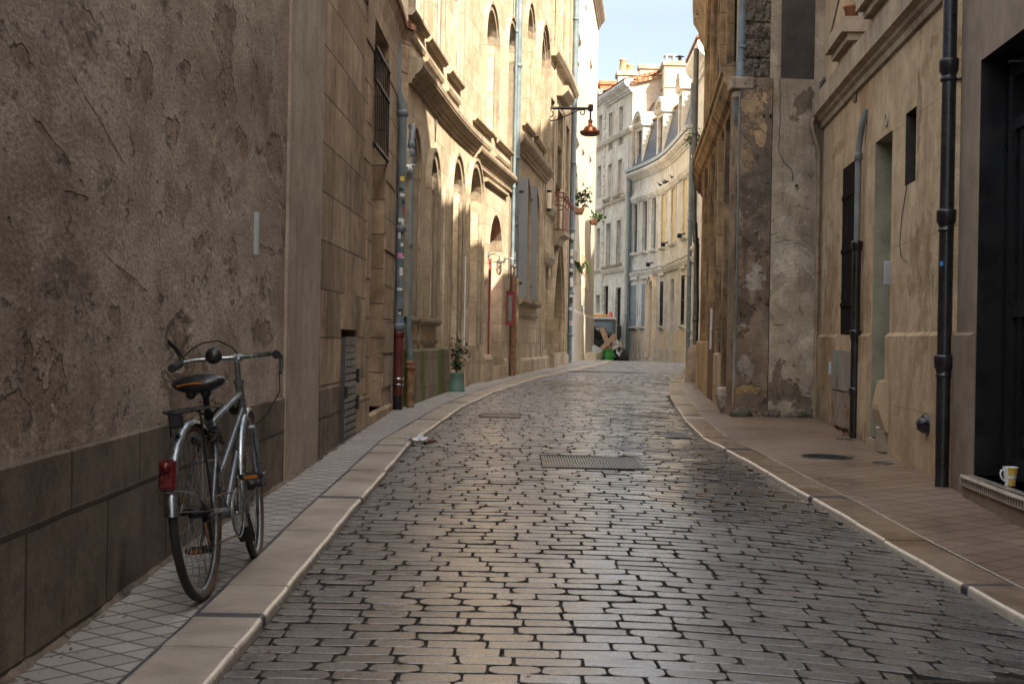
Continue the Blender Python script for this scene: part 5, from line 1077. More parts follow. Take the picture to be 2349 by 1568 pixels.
mb = MB(); mb.tube([(2.485, 15.80, gz(15.8)+.3), (2.485, 15.80, Zp(212))], .014, 6); tag(mb.build('corner_pipe', M_pipe2), 'very thin upright pipe on the arris of the flaking pier', 'conduit')
p = FB.P(FB.L-.15, .12, 0); pipe([(p.x, p.y, gz(27)), (p.x, p.y, 2.9), (p.x-.05, p.y-.05, 3.1), (p.x-.08, p.y-.05, 3.6), (p.x-.08, p.y-.05, 6.6)], .05, M_pipe2, 'downpipe', 'dark downpipe at the far end of the blackened house front', collars=(3.0, 5.0, 1.5))
mb = MB(); p = FB.P(FB.L-.4, .1, 0); mb.tube([(p.x, p.y, gz(27)), (p.x+.02, p.y, 1.8), (p.x-.02, p.y, 2.8), (p.x-.05, p.y-.1, 3.3)], .022, 6); tag(mb.build('wall_cable', M_iron), 'black cable hanging down the far edge of the blackened front', 'cable')
# board, bollards
q = Sx(FB, 1652); p = FB.P(q, .06, 0); z0_, z1_ = gz(p.y)+.01, Z(FB, 1652, 693)
bd = empty('plywood_board', (p.x, p.y, z0_), 'brown wooden board with torn posters leaning out of a doorway of the blackened house', 'board')
Mr = Matrix.Rotation(R(-3), 3, 'Z'); mb = MB(); mb.box((p.x-.0, p.y+.3, (z0_+z1_)/2), (.05, .9, z1_-z0_), Mr, bev=.004); mb.build('panel', M_wood, bd)
rd = random.Random(2)
for dz, dy, hh in ((.42, .12, .30), (.18, .16, .34)):
    mb = MB(); x = p.x-.055; y_ = p.y+dy-.15; zc_ = (z0_+z1_)/2+dz; mb.grid([[Vector((x-.0-(k == 2)*.01+Mr[0][1]*(-.1+.1*k)*-1, y_+.03*k, zc_+j*hh/4+rd.uniform(-.02, .02))) for k in range(3)] for j in range(-2, 3)]); mb.build('torn_poster', M_paper, bd)
g0 = G(1674, 940); bx = Vector((2.60, 16.6, gz(16.6)))
mb = MB(); rows = []
for z, r_ in ((-.02, .17), (.06, .22), (.20, .25), (.27, .24), (.29, .2)): rows.append([Vector((bx.x+.06+r_*math.cos(a)*(1.0 if math.cos(a) > 0 else 1.15), bx.y+r_*1.3*math.sin(a), bx.z+z)) for a in [2*math.pi*(k+.5)/8 for k in range(8)]])
mb.grid(rows, sm=False, close=True); mb.face(rows[-1]); tag(mb.build('guard_stone', M_pier), 'squat worn guard stone at the foot of the flaking pier', 'guard stone')
gp_ = G(1602, 872); mb = MB(); rows = []
for z, r_ in ((-.05, .22), (.5, .19), (.62, .16), (.68, .08)): rows.append([Vector((3.42+r_*math.cos(a), 26.3+r_*math.sin(a), gz(26.3)+z)) for a in [2*math.pi*(k+.5)/10 for k in range(10)]])
mb.grid(rows, sm=True, close=True); mb.face(rows[-1]); tag(mb.build('guard_stone', M_tan_band), 'taller rounded guard stone at the far street corner', 'guard stone')
# ================================================================ FAR END
def zg(x, y): return (2330+x/2.09)/1.744, (700+y/2.09)/1.744
def zf(x, y): return (2300+x/2.613)/1.744, (200+y/2.613)/1.744
FC = Facade([(6.16, 48.4), (6.09, 55.1), (5.75, 58.6), (5.09, 62)], -1, fine=.6)
BC = empty('mansard_house', FC.P(5, 0, 0), 'pale concave house with a blue grey slate mansard and three round topped dormers', 'building')
def opz(F, x0, x1, yt, yb, conv=zg, **k):
    u0, _ = conv(x0, yt); u1, vt = conv(x1, yt); vb = conv(x1, yb)[1]; return F.op(u0, u1, vt, vb, edge=1, **k)
fl1 = [opz(FC, *a, depth=.14) for a in ((425, 468, 240, 650), (510, 548, 205, 632), (585, 622, 178, 606), (665, 703, 140, 590), (750, 785, 90, 555), (845, 882, 30, 508))]
gf = [opz(FC, *a, depth=.09) for a in ((412, 458, 918, 1270), (500, 545, 905, 1265), (655, 683, 885, 1258), (833, 862, 838, 1255))]
gdr = [opz(FC, *a, depth=.16) for a in ((567, 608, 885, 1528), (740, 765, 862, 1512))]
def level(ops, both=True):
    a = sum(o['z0'] for o in ops)/len(ops); b = sum(o['z1'] for o in ops)/len(ops)
    for o in ops: o['z1'] = b; o['z0'] = a
level(fl1); level(gf)
for o in gdr: o['z0'] = gz(57)+.12; o['z1'] = gf[0]['z1']
gdr[0]['z1'] += .1; gdr[0]['arch'] = .4
zE = (Z(FC, *zf(530, 1335))+Z(FC, *zf(1190, 900)))/2; zS2 = Z(FC, *zf(560, 1560)); zS1 = Z(FC, *zg(380, 825)); zSill = gf[0]['z0']
mb = MB(); FC.wall(mb, -.4, zE, fl1+gf+gdr, D=.6); mb.build('wall', M_far2, BC)
for i, o in enumerate(fl1):
    if i >= 3: mb = MB(); FC.fill(mb, o, -.03); w_ = mb.build('blocked_window', M_yellow, BC)
    else: window(FC, o, BC, -.11, M_blue, M_glass, (1, 1), .06)
for i, o in enumerate(gf):
    if i < 2: shutters(FC, o, BC, M_blue, off=.03)
    mb = MB(); FC.fill(mb, o, -.08); pw = mb.build('window', M_glass, BC)
    if i >= 2:
        mb = MB()
        for k in range(6): x = o['s0']+(o['s1']-o['s0'])*(k+.5)/6; mb.tube([FC.P(x, .03, o['z0']+.02), FC.P(x, .03, o['z1']-.02)], .012, 5)
        for z in (o['z0']+.1, (o['z0']+o['z1'])/2, o['z1']-.1): FC.bar(mb, o['s0'], o['s1'], z-.02, z+.02, .015, .05)
        mb.build('window_bars', M_iron, pw)
mb = MB(); FC.fill(mb, gdr[0], -.15); d_ = mb.build('door', M_cream, BC)
mb = MB(); FC.fill(mb, gdr[1], -.13); mb.build('door', M_darkwood, BC)
mb = MB(); FC.surround(mb, gdr[0], .16, .10); FC.surround(mb, gdr[0], .08, .16, gap=.16); mb.build('door_surround', M_cream, BC)
for o in fl1+gf:
    mb = MB(); FC.surround(mb, o, .12, .035); FC.bar(mb, o['s0']-.16, o['s1']+.16, o['z1']+.22, o['z1']+.34, 0, .10); mb.build('window_surround', M_far2, BC)
    sill(FC, BC, o['s0']-.16, o['s1']+.16, o['z0'], .13, .12, mat=M_far2, lower=False)
mb = MB(True)
for z, pr_, hh in ((zS1, .14, .2), (zS2, .14, .22)): FC.sweep(mb, [(0, z-hh), (pr_*.5, z-hh), (pr_, z-.06), (pr_, z), (0, z+.03)], .02, FC.L-.02)
mb.build('string_course', M_far2, BC)
cornice(FC, BC, 0, FC.L, zE-.3, .3, .36, mat=M_far2)
mb = MB(); FC.sweep(mb, [(.0, zE+.085), (.33, zE+.085), (.35, zE+.2), (0, zE+.22)], 0, FC.L); mb.build('gutter', M_zinc, BC)
mb = MB(True)
edges = sorted([gdr[0]['s0'], gdr[0]['s1'], gdr[1]['s0']-.02, gdr[1]['s1']+.02]); segs = [(1.7, edges[0]), (edges[1], edges[2]), (edges[3], FC.L-.4)]
for a, b in segs:
    if b > a: FC.bar(mb, a+.02, b-.02, gz(56)+.45, zSill-.14, 0, .02)
mb.build('painted_dado', M_cream, BC)
mb = MB(True)
for a, b in segs:
    if b > a: FC.bar(mb, a, b, -.3, gz(55)+.44, 0, .06)
mb.build('plinth', M_far, BC)
# mansard
zM = zE+.2; zT = (Z(FC, *zf(760, 790), -.5)+Z(FC, *zf(1215, 425), -.5))/2
mb = MB(); q = FC.sb(0, FC.L)
for a, b in zip(q, q[1:]): mb.face([FC.P(b, .02, zM), FC.P(a, .02, zM), FC.P(a, -.5, zT), FC.P(b, -.5, zT)], [(b, 0), (a, 0), (a, 2.3), (b, 2.3)])
for x in (0, FC.L): mb.face([FC.P(x, .02, zM), FC.P(x, -.5, zT), FC.P(x, -4, zT), FC.P(x, -4, zM)])
mb.build('mansard_slope', M_slate, BC)
mb = MB(); 
for a, b in zip(q, q[1:]):
    mb.face([FC.P(a, -.48, zT), FC.P(b, -.48, zT), FC.P(b, -4, zT+.7), FC.P(a, -4, zT+.7)]); mb.face([FC.P(a, -4, zE), FC.P(b, -4, zE), FC.P(b, -4, zT+.7), FC.P(a, -4, zT+.7)])
for a in np.arange(0, FC.L, .22): mb.tube([FC.P(a, -.42, zT+.02), FC.P(a, -.9, zT+.12)], .06, 6)
mb.build('tile_ridge', M_tile, BC)
for (x0, x1, yt) in ((595, 662, 690), (810, 880, 562), (1020, 1080, 372)):
    u0, u1 = zf(x0, 0)[0], zf(x1, 0)[0]; a, b = sorted((Sx(FC, u0), Sx(FC, u1))); zt = Z(FC, *zf((x0+x1)/2-20, yt), -.1); w_ = 1.15; c = (a+b)/2; a, b = c-w_/2, c+w_/2; zsp = zt-.62
    p = FC.P(c, 0, zM); dm = MB(); 
    o = dict(s0=a+.2, s1=b-.2, z0=zM+.15, z1=zsp-.15, depth=.15)
    FC.wall(dm, zM, zsp, [o], D=.55, s0=a, s1=b, off=-.05); dorm = dm.build('dormer', M_far, BC)
    m2 = MB(); FC.fill(m2, o, -.16); m2.build('pane', M_glass, dorm)
    m2 = MB(); FC.sweep(m2, [(-.6, zsp), (.02, zsp), (.08, zsp+.1), (.08, zsp+.15), (-.6, zsp+.15)], a-.1, b+.1)
    r_ = w_/2+.1; A = [(c-r_*math.cos(math.pi*i/10), zsp+.15+.5*math.sin(math.pi*i/10)) for i in range(11)]; A2 = [(c-(r_-.18)*math.cos(math.pi*i/10), zsp+.15+.34*math.sin(math.pi*i/10)) for i in range(11)]
    for (x0_, y0_), (x1_, y1_), (x2_, y2_), (x3_, y3_) in zip(A, A[1:], A2, A2[1:]):
        m2.face([FC.P(x0_, .05, y0_), FC.P(x1_, .05, y1_), FC.P(x3_, .05, y3_), FC.P(x2_, .05, y2_)]); m2.face([FC.P(x2_, .05, y2_), FC.P(x3_, .05, y3_), FC.P(x3_, -.1, y3_), FC.P(x2_, -.1, y2_)])
    m2.face([FC.P(x, -.1, y) for x, y in A2]); m2.build('pediment', M_far, dorm)
    m2 = MB(); m2.grid([[FC.P(x, .07, y+.03) for x, y in A], [FC.P(x, -.75, y+.03) for x, y in A]]); m2.grid([[FC.P(x, .07, y) for x, y in A], [FC.P(x, .07, y+.03) for x, y in A]]); m2.build('zinc_hood', M_zinc, dorm)
# pipes
p = FC.P(FC.L-.25, .12, 0); pipe([(p.x, p.y, gz(62)), (p.x, p.y, zE)], .075, M_pipe, 'downpipe', 'blue grey downpipe at the left end of the mansard house', collars=(2.2, 5, 7.5))
p = FC.P(FC.L-.02, .14, 0); pipe([(p.x-.06, p.y, gz(62)), (p.x-.06, p.y, 9.8)], .06, M_offwhite, 'downpipe', 'off white downpipe left of the mansard house', collars=(2.2, 5, 7.5))
p = FC.P(.2, .14, 0); pipe([(p.x, p.y, gz(49)), (p.x, p.y, zE+1.5), (p.x+.1, p.y, zT)], .075, M_pipe, 'downpipe', 'blue grey downpipe at the right end of the mansard house', collars=(1.4, 3.3, 5.2, 8))
p = FC.P(.35, .12, 0); mb = MB(); mb.tube([(p.x, p.y, .9), (p.x+.05, p.y, 1.4), (p.x+.3, p.y-.2, 1.1), (p.x+.1, p.y-.1, .55), (p.x-.1, p.y-.1, .45)], .015, 5); tag(mb.build('wall_cable', M_cable), 'looped cable at the foot of the right downpipe of the mansard house', 'cable')
q0 = FC.L-1.0; mb = MB(); FC.bar(mb, Sx(FC, 1468), Sx(FC, 1457), gz(60)+.1, gz(60)+.9, .06, .09); tag(mb.build('wall_hatch', M_far), 'small stone coloured hatch low on the cream painted wall', 'hatch')
for u, v, lab in ((1497, 607, 'black floodlight over the arched cream door'), (1532, 561, 'black floodlight on the string course, middle of the three'), (1571, 541, 'black floodlight on the string course nearest the right downpipe')):
    q, z, y = FC.hit(u, v); p = FC.P(q, .2, z); fl_ = empty('floodlight', p, lab, 'floodlight', 'floodlights on the mansard house')
    mb = MB(); mb.box(p, (.17, .12, .15), Matrix.Rotation(R(35), 3, 'X'), bev=.02); mb.build('lamp_head', M_iron, fl_)
    mb = MB(); mb.tube([p, FC.P(q, 0, z+.1)], .03, 6); mb.build('arm', M_iron, fl_)
rd = random.Random(8); q_ = []
mb = MB(); n = 30; mb.tube([FC.P(.6+i*(FC.L-1.2)/n, .17, zS1+.05+rd.uniform(-.03, .04)) for i in range(n+1)], .02, 5); tag(mb.build('wall_cable', M_cable), 'grey cable strung along the string course of the mansard house', 'cable')
# pigeons
def pigeon(u, label):
    q = Sx(FC, u); p = FC.P(q, .09, zS2+.0); rt = empty('pigeon', p, label, 'pigeon', 'pigeons on the ledge')
    k = .85; a = rd.uniform(2, 4); M_ = Matrix.Rotation(a, 3, 'Z')
    mb = MB(); rows = []
    for x, z, rx, rz in ((-.20, .115, .004, .004), (-.15, .12, .022, .012), (-.08, .125, .045, .035), (0, .125, .06, .055), (.07, .14, .055, .058), (.105, .175, .035, .04), (.12, .205, .026, .028), (.135, .225, .026, .026), (.155, .228, .015, .015), (.17, .222, .006, .006), (.185, .218, .001, .001)):
        rows.append([p+M_ @ Vector((x, rx*math.cos(b_), z+rz*math.sin(b_)))*k for b_ in [2*math.pi*j/10 for j in range(10)]])
    mb.grid(rows, close=True)
    for s_ in (-.02, .02): mb.tube([p+M_ @ Vector((.02, s_, .08))*k, p+M_ @ Vector((.025, s_, 0))*k], .006, 5)
    mb.build('body', M_pig, rt)
M_pig = plain('pigeon_feathers', (.05, .055, .07), .6, .5, 20)
for u, lab in ((1515, 'dark pigeon on the upper ledge, leftmost of the four'), (1524, 'dark pigeon on the upper ledge, left bird of the middle pair'), (1529, 'dark pigeon on the upper ledge, right bird of the middle pair'), (1542, 'dark pigeon on the upper ledge, alone on the right')): pigeon(u, lab)
# ---- house beyond on the right
FD = Facade([(6.0, 44.2), (6.15, 48.38)], -1)
BD = empty('right_corner_house', FD.P(2, 0, 0), 'narrow strip of pale house between the mansard house and the dark house on the right', 'building')
zD = 10.0; dop = [FD.op(1590, 1599, 236, 352, edge=1, depth=.25), FD.op(1592, 1602, 440, 560, edge=1, depth=.25), FD.op(1595, 1603.5, 617, 775, edge=1, depth=.25)]
dop[2]['arch'] = .4
mb = MB(); FD.wall(mb, -.4, zD, dop, D=.6); mb.build('wall', M_far2, BD)
mb = MB(); mb.face([(6.0, 44.2, -.4), (12, 44.0, -.4), (12, 44.0, zD), (6.0, 44.2, zD)]); mb.build('side_wall', M_far2, BD)
for o in dop[:2]: window(FD, o, BD, -.2, M_offwhite)
shutters(FD, dop[2], BD, M_blue, off=-.05)
for o in dop: mb = MB(); FD.surround(mb, o, .12, .04); mb.build('window_surround', M_far2, BD)
for o in dop: sill(FD, BD, o['s0']-.15, o['s1']+.15, o['z0'], .15, .14, mat=M_far2, lower=False)
cornice(FD, BD, -.1, FD.L, zD-.3, .4, .8, mat=M_far2); roof(FD, BD, 0, FD.L, zD+.6, D=5, over=.42)
# ---- tall narrow house and its sliver neighbour
FE = Facade([(5.09, 62.02), (4.24, 66.6)], -1); FG = Facade([(4.24, 66.62), (3.3, 73)], -1)
BE = empty('two_window_house', FE.P(2, 0, 0), 'pale three storey house two windows wide left of the mansard house', 'building')
BG = empty('sliver_house', FG.P(1, 0, 0), 'thin sliver of pale house seen beside the end of the left row', 'building')
zEe = Z(FE, *zf(530, 400))
r1 = [opz(FE, *a, conv=zf, depth=.17) for a in ((360, 398, 650, 1030), (466, 508, 580, 980))]; r2 = [opz(FE, *a, conv=zf, depth=.17) for a in ((350, 392, 1185, 1548), (455, 500, 1135, 1500))]
r3 = [opz(FE, *a, depth=.17) for a in ((203, 240, 400, 762), (290, 325, 372, 735))]; r4 = [opz(FE, *a, depth=.17) for a in ((178, 215, 925, 1300), (276, 320, 938, 1398))]
for r_ in (r1, r2, r3): level(r_)
mb = MB(); FE.wall(mb, -.4, zEe, r1+r2+r3+r4, D=.6); mb.build('wall', M_far, BE)
for o in r1+r3: window(FE, o, BE, -.13, M_offwhite, M_skyglass, (1, 2))
for o in r2: shutters(FE, o, BE, M_offwhite, off=-.1)
for o in r4: window(FE, o, BE, -.15, M_iron)
mb = MB(True)
for z in (r2[0]['z1']+1.2, r3[0]['z1']+1.05, r4[0]['z1']+.75): FE.sweep(mb, [(0, z-.2), (.08, z-.2), (.16, z-.05), (.16, z), (0, z+.03)], 0, FE.L)
mb.build('string_course', M_far, BE)
for o in r2+r3: sill(FE, BE, o['s0']-.2, o['s1']+.2, o['z0'], .22, .2, mat=M_pier, lower=False)
for o in r1+r2+r3: mb = MB(); FE.surround(mb, o, .1, .03); mb.build('window_surround', M_far, BE)
cornice(FE, BE, 0, FE.L, zEe-.35, .4, .55, mat=M_far2)
# gable wall, sunlit
gx = lambda u, v, Y: Vector((ray(u, v)[0]*Y, Y, EYE+ray(u, v)[1]*Y))
mb = MB(); a, b, c_, d_ = gx(1441, 196, 62.05), gx(1516, 178, 62.05), gx(1600, 178, 62.05), gx(1441, 500, 62.05)
X0 = 5.12
mb.face([(X0, 62.03, -.3), (10.5, 62.03, -.3), (10.5, 62.03, b.z+.1), (b.x, 62.03, b.z), (X0, 62.03, a.z)]); mb.face([(X0, 62.6, -.3), (10.5, 62.6, -.3), (10.5, 62.6, b.z+.1), (b.x, 62.6, b.z), (X0, 62.6, a.z)])
mb.build('gable_wall', stone('patchy_gable_render', (.46, .38, .29), (.56, .48, .38), (.64, .57, .47), brick=(1.4, .55), joint=.006, jd=.85, stain=.5, scol=(.3, .2, .13), sthr=.5, pit=.2, bump=.4, seed=33, block=.08, blotch=(.54, .9, (.62, .46, .32), .6)), BE)
mb = MB(); n = 22
for i in range(n):
    t0, t1 = i/n, (i+1)/n; p0, p1 = Vector((X0-.15, 62.0, a.z+.05)).lerp(Vector((b.x, 62.0, b.z+.05)), t0), Vector((X0-.15, 62.0, a.z+.05)).lerp(Vector((b.x, 62.0, b.z+.05)), t1)
    mb.face([p0+Vector((0, -.1, 0)), p1+Vector((0, -.1, 0)), p1+Vector((-.6, 5, .2)), p0+Vector((-.6, 5, .2))]); mb.tube([p0+Vector((.05, -.12, .03)), p0+Vector((.05, .5, .05))], .085, 6)
mb.build('roof', M_tile, BE)
mb = MB(); FE.sweep(mb, [(-.3, zEe+.2), (.42, zEe+.2), (-1.6, zEe+.75)], 0, FE.L); mb.build('roof_edge', M_tile, BE)
mb = MB(); g1, g2 = gx(1484, 262, 61.9), gx(1500, 235, 61.9); mb.tube([g1, g2], .04, 5); mb.build('gable_strut', M_rust, BE)
def chimney(u0, u1, v0, vtop, Y, D, mat, label, cap=.12, pots=(), bands=False):
    a, b = gx(u0, vtop, Y), gx(u1, v0, Y); rt = empty('chimney', (a.x, Y, b.z), label, 'chimney'); cx = (a.x+b.x)/2; w_ = b.x-a.x
    mb = MB(); mb.box((cx, Y+D/2, (a.z+b.z)/2-.1), (w_, D, a.z-b.z-.2+.0)); mb.build('stack', mat, rt)
    mb = MB(); mb.box((cx, Y+D/2, a.z-.13), (w_+.14, D+.14, .22), bev=.03); mb.build('cap', M_pier if mat is not M_brick else M_brick, rt)
    for du, hh, r_ in pots: c = Vector((a.x+w_*du, Y+D/2, a.z-.02)); mb = MB(); mb.lathe([(r_*1.15, 0), (r_, .1), (r_*.85, hh-.08), (r_, hh-.06), (r_, hh), (r_*.7, hh), (r_*.65, 0)], c, 14); mb.build('chimney_pot', M_pot2, rt)
    if bands:
        mb = MB()
        for f in (.28, .62): z = a.z+(b.z-a.z)*f; mb.box((cx, Y+D/2, z), (w_+.05, D+.05, .05))
        for x in (cx-w_/2, cx+w_/2): mb.box((x, Y, (a.z+b.z)/2-.1), (.06, .06, a.z-b.z-.4))
        mb.build('iron_band', M_rust, rt)
    return rt, a
M_pot2 = plain('ochre_chimney_pot', (.48, .27, .13), .8, .12, 9)
M_lst = stone('chimney_limestone', (.5, .44, .35), (.58, .52, .42), (.66, .6, .5), brick=(.55, .4), joint=.012, jd=.7, stain=.3, scol=(.3, .22, .15), seed=34)
ch, a_ = chimney(1523, 1573, 360, 139, 61.0, 1.3, M_lst, 'tall stone chimney stack with rusty iron bands above the dormers', bands=True)
mb = MB()
for dx_ in (.12, .42): mb.box((a_.x+dx_, 61.3, a_.z+.12), (.08, .5, .22))
mb.box((a_.x+.27, 61.3, a_.z+.25), (.5, .55, .05)); mb.build('cowl', M_zinc, ch)
mb = MB(); mb.tube([(a_.x+.72, 61.4, a_.z), (a_.x+.72, 61.4, a_.z+.22)], .07, 8); mb.lathe([(0, .0), (.2, .02), (.0, .1)], (a_.x+.72, 61.4, a_.z+.22), 10); mb.build('flue_cap', M_iron, ch)
chimney(1417.5, 1459, 215, 162, 65.0, .9, M_lst, 'pale chimney with two ochre pots above the two window house', pots=((.3, .62, .17), (.68, .38, .17)))
chimney(1467, 1519, 215, 147, 64.0, .5, M_pier, 'broad grey rendered chimney wall between two chimney stacks')
chimney(1377, 1418, 240, 184, 69.0, 1.0, M_brick, 'red brick chimney at the left above the far roofs')
chimney(1366, 1378, 240, 212, 72.0, .8, M_lst, 'small stone chimney with one ochre pot at the far left', pots=((.5, .6, .16),))
# sliver
zGe = Z(FG, 1370, 232)
sg_ = [FG.op(*a, edge=1, depth=.25) for a in ((1370, 1378, 262, 360), (1369.5, 1377.5, 462, 620-70), (1368.5, 1376.5, 555+20, 627+10))]
sg_ = [opz(FG, *a, conv=c_, depth=.25) for c_, a in ((zf, (248, 285, 670, 985)), (zf, (232, 275, 1200, 1540)), (zg, (118, 147, 440, 800)), (zg, (112, 147, 1000, 1150)))]
mb = MB(); FG.wall(mb, -.4, zGe, sg_, D=.6); mb.build('wall', M_far, BG); roof(FG, BG, 0, FG.L, zGe+.1)
for o in sg_: window(FG, o, BG, -.2, M_offwhite, M_skyglass)
mb = MB(True)
for z in (sg_[1]['z1']+.9, sg_[2]['z1']+.9, sg_[3]['z1']+1.2): FG.sweep(mb, [(0, z-.2), (.15, z-.05), (.15, z), (0, z)], 0, FG.L)
z = 2.0
while z < zGe-1: FG.bar(mb, .05, .5, z, z+.3, 0, .05); z += .45
mb.build('string_course', M_far, BG); cornice(FG, BG, 0, FG.L, zGe-.3, .4, .5, mat=M_far)
# ---- truck
T0 = Vector((2.95, 60.2, gz(60)-KERB)); tr = empty('refuse_truck', T0+Vector((.75, 0, 0)), 'small black and white refuse truck with an orange beacon behind the rubbish bags', 'truck')
W_ = 1.55; x1 = ray(1411, 800)[0]*60.2; x0 = x1-W_; zt = EYE+ray(1400, 727)[1]*60.2; g_ = T0.z; cx = (x0+x1)/2; Yf = 60.2
M_trw = plain('truck_white', (.55, .57, .58), .35, .06, 4); M_trb = plain('truck_black', (.015, .016, .018), .4, .3, 6); M_tgl = plain('truck_windscreen', (.012, .07, .10), .2, .3, 1.2, spec=.5); M_or = plain('amber_plastic', (.8, .35, .03), .35, .08, 8); M_ro = plain('beacon_red', (.7, .08, .02), .3, .08, 8)
mb = MB(); hz = zt-g_
side = [(0, .35), (-.05, .9), (.12, hz-.1), (.3, hz), (3.4, hz), (3.4, .35)]
for xx in (x0, x1): mb.face([(xx, Yf+a, g_+b) for a, b in side])
for (a0, b0), (a1, b1) in zip(side, side[1:]+side[:1]): mb.face([(x0, Yf+a0, g_+b0), (x1, Yf+a0, g_+b0), (x1, Yf+a1, g_+b1), (x0, Yf+a1, g_+b1)], m=1 if (a0, b0) in (side[3], side[2]) else 0)
mb.build('cab', [M_trb, M_trw], tr)
mb = MB(); mb.face([(x0+.1, Yf-.055, g_+.98), (x1-.12, Yf-.055, g_+.98), (x1-.12, Yf+.09, g_+hz-.22), (x0+.1, Yf+.09, g_+hz-.22)]); mb.build('windscreen', M_tgl, tr)
mb = MB(); mb.box((cx, Yf+.12, g_+hz-.06), (W_-.04, .14, .12), bev=.03); mb.build('roof_visor', M_trw, tr)
mb = MB(); mb.box((cx-.1, Yf+.4, g_+hz+.06), (1.1, .3, .10), bev=.03); mb.build('light_bar', M_or, tr)
mb = MB(); mb.lathe([(.11, 0), (.11, .06), (.08, .07), (.08, .2), (.05, .23), (0, .235)], (x1-.2, Yf+.4, g_+hz), 14); mb.build('beacon', M_ro, tr)
for s_, xx in ((1, x1), (-1, x0)):
    mb = MB(); mb.box((xx+s_*.14, Yf-.1, g_+hz-.62), (.2, .1, .55), bev=.03); mb.tube([(xx, Yf+.1, g_+hz-.2), (xx+s_*.14, Yf-.08, g_+hz-.2), (xx+s_*.14, Yf-.08, g_+hz-.4)], .02, 6); mb.build('mirror', M_trb, tr)
    mb = MB(); Mx = Matrix.Rotation(R(90), 3, 'Y')
    for yy in (.7, 2.7): mb.lathe([(0, -.1), (.2, -.1), (.3, -.09), (.32, -.05), (.32, .05), (.3, .09), (.2, .1), (0, .1)], (xx-s_*.12, Yf+yy, g_+.32), 20, M=Mx)
    mb.build('wheel', M_black, tr)
    mb = MB(); mb.box((xx-s_*.2, Yf-.06, g_+.55), (.22, .05, .14), bev=.03); mb.build('headlight', M_skyglass, tr)
mb = MB(); mb.box((cx, Yf-.06, g_+.4), (W_, .08, .2), bev=.02); mb.build('bumper', M_trb, tr)
mb = MB(); mb.tube([(cx-.3, Yf-.08, g_+.95), (cx+.2, Yf-.07, g_+1.15)], .012, 5); mb.build('wiper', M_trb, tr)
# ================================================================ OBJECTS
# ---- bicycle
M_frame = plain('silver_blue_frame', (.22, .25, .27), .32, .2, 12, metal=.75, rust=.12)
M_alu = plain('dull_aluminium', (.24, .25, .26), .38, .25, 14, metal=.9)
M_tyre = plain('tyre_rubber', (.016, .014, .013), .7, .3, 25); M_tan_w = plain('tan_sidewall', (.09, .05, .032), .75, .3, 20)
M_red = plain('red_reflector', (.09, .004, .006), .3, .3, 30); M_amb = plain('amber_reflector', (.35, .11, .008), .35, .1, 30); M_sad = plain('saddle_vinyl', (.012, .013, .015), .35, .3, 20)
bk = bpy.data.objects.new('bicycle', None); C.objects.link(bk); tag(bk, 'old silver ladies bicycle leaning on the dark plinth of the near left wall', 'bicycle')
bk.matrix_world = Matrix.Translation((-1.168, 5.46, gz(5.46))) @ Matrix.Rotation(R(-2.0), 4, 'Z') @ Matrix.Rotation(R(-5.5), 4, 'Y')
def bb(mb, name, mat, par=bk, M=None):
    if M is not None: mb.v = [tuple(M @ Vector(p)) for p in mb.v]
    o = mb.build(name, mat); o.parent = par; return o
WR = .34
def wheel(M, label=None, cass=False):
    w_ = MB(); n = 56
    # rim is the wheel's own mesh; tyre, spokes and hub are its pieces
    rows = []
    for i in range(n):
        a = 2*math.pi*i/n; ca, sa = math.cos(a), math.sin(a)
        rows.append([(x, r_*ca, WR+r_*sa) for x, r_ in ((-.011, .315), (-.012, .300), (-.006, .290), (.006, .290), (.012, .300), (.011, .315), (0, .308))])
    rows.append(rows[0]); w_.grid(rows, close=True); wo = bb(w_, 'wheel', M_alu, M=M)
    t_ = MB(); rows = []
    for i in range(n+1):
        a = 2*math.pi*i/n; rows.append([(.0175*math.cos(b), (.322+.0175*math.sin(b))*math.cos(a), WR+(.322+.0175*math.sin(b))*math.sin(a)) for b in [2*math.pi*k/10 for k in range(10)]])
    for i in range(n):
        for k in range(10):
            k2 = (k+1) % 10; bmid = 2*math.pi*(k+.5)/10
            t_.face([rows[i][k], rows[i+1][k], rows[i+1][k2], rows[i][k2]], m=1 if math.sin(bmid) < .15 else 0, sm=True)
    bb(t_, 'tyre', [M_tyre, M_tan_w], wo, M)
    s_ = MB()
    for i in range(32):
        a = 2*math.pi*i/32; sgn = 1 if i % 2 else -1; h_ = a+(.35 if i % 4 < 2 else -.35)
        s_.tube([(sgn*.028, .018*math.cos(h_), WR+.018*math.sin(h_)), (0, .292*math.cos(a), WR+.292*math.sin(a))], .0016, 4, cap=False)
    bb(s_, 'spokes', M_alu, wo, M)
    h_ = MB(); h_.tube([(-.055, 0, WR), (-.03, 0, WR), (-.028, 0, WR), (.028, 0, WR), (.03, 0, WR), (.055, 0, WR)], [.012, .014, .024, .024, .014, .012], 12); h_.tube([(-.07, 0, WR), (.07, 0, WR)], .005, 8)
    if cass:
        for k in range(5): h_.tube([(.030+k*.0045, 0, WR), (.032+k*.0045, 0, WR)], .046-k*.005, 20)
    bb(h_, 'hub', M_iron, wo, M); return wo
wheel(Matrix.Identity(4), cass=True)
ST = Matrix.Translation((0, .885, .80)) @ Matrix.Rotation(R(6), 4, 'Z') @ Matrix.Translation((0, -.885, -.80))
wheel(ST @ Matrix.Translation((0, 1.03, 0)))
f = MB(); BBp = (0, .45, .28); SL = (0, .315, .66)
f.tube([BBp, SL, (0, .302, .70)], .0145, 12); f.tube([(0, .897, .765), SL], .0135, 12); f.tube([(0, .915, .70), (0, .40, .44)], .0125, 12); f.tube([(0, .922, .665), BBp], .0155, 12); f.tube([(0, .935, .61), (0, .882, .81)], .019, 12)
f.tube([(-.035, .45, .28), (.035, .45, .28)], .021, 12)
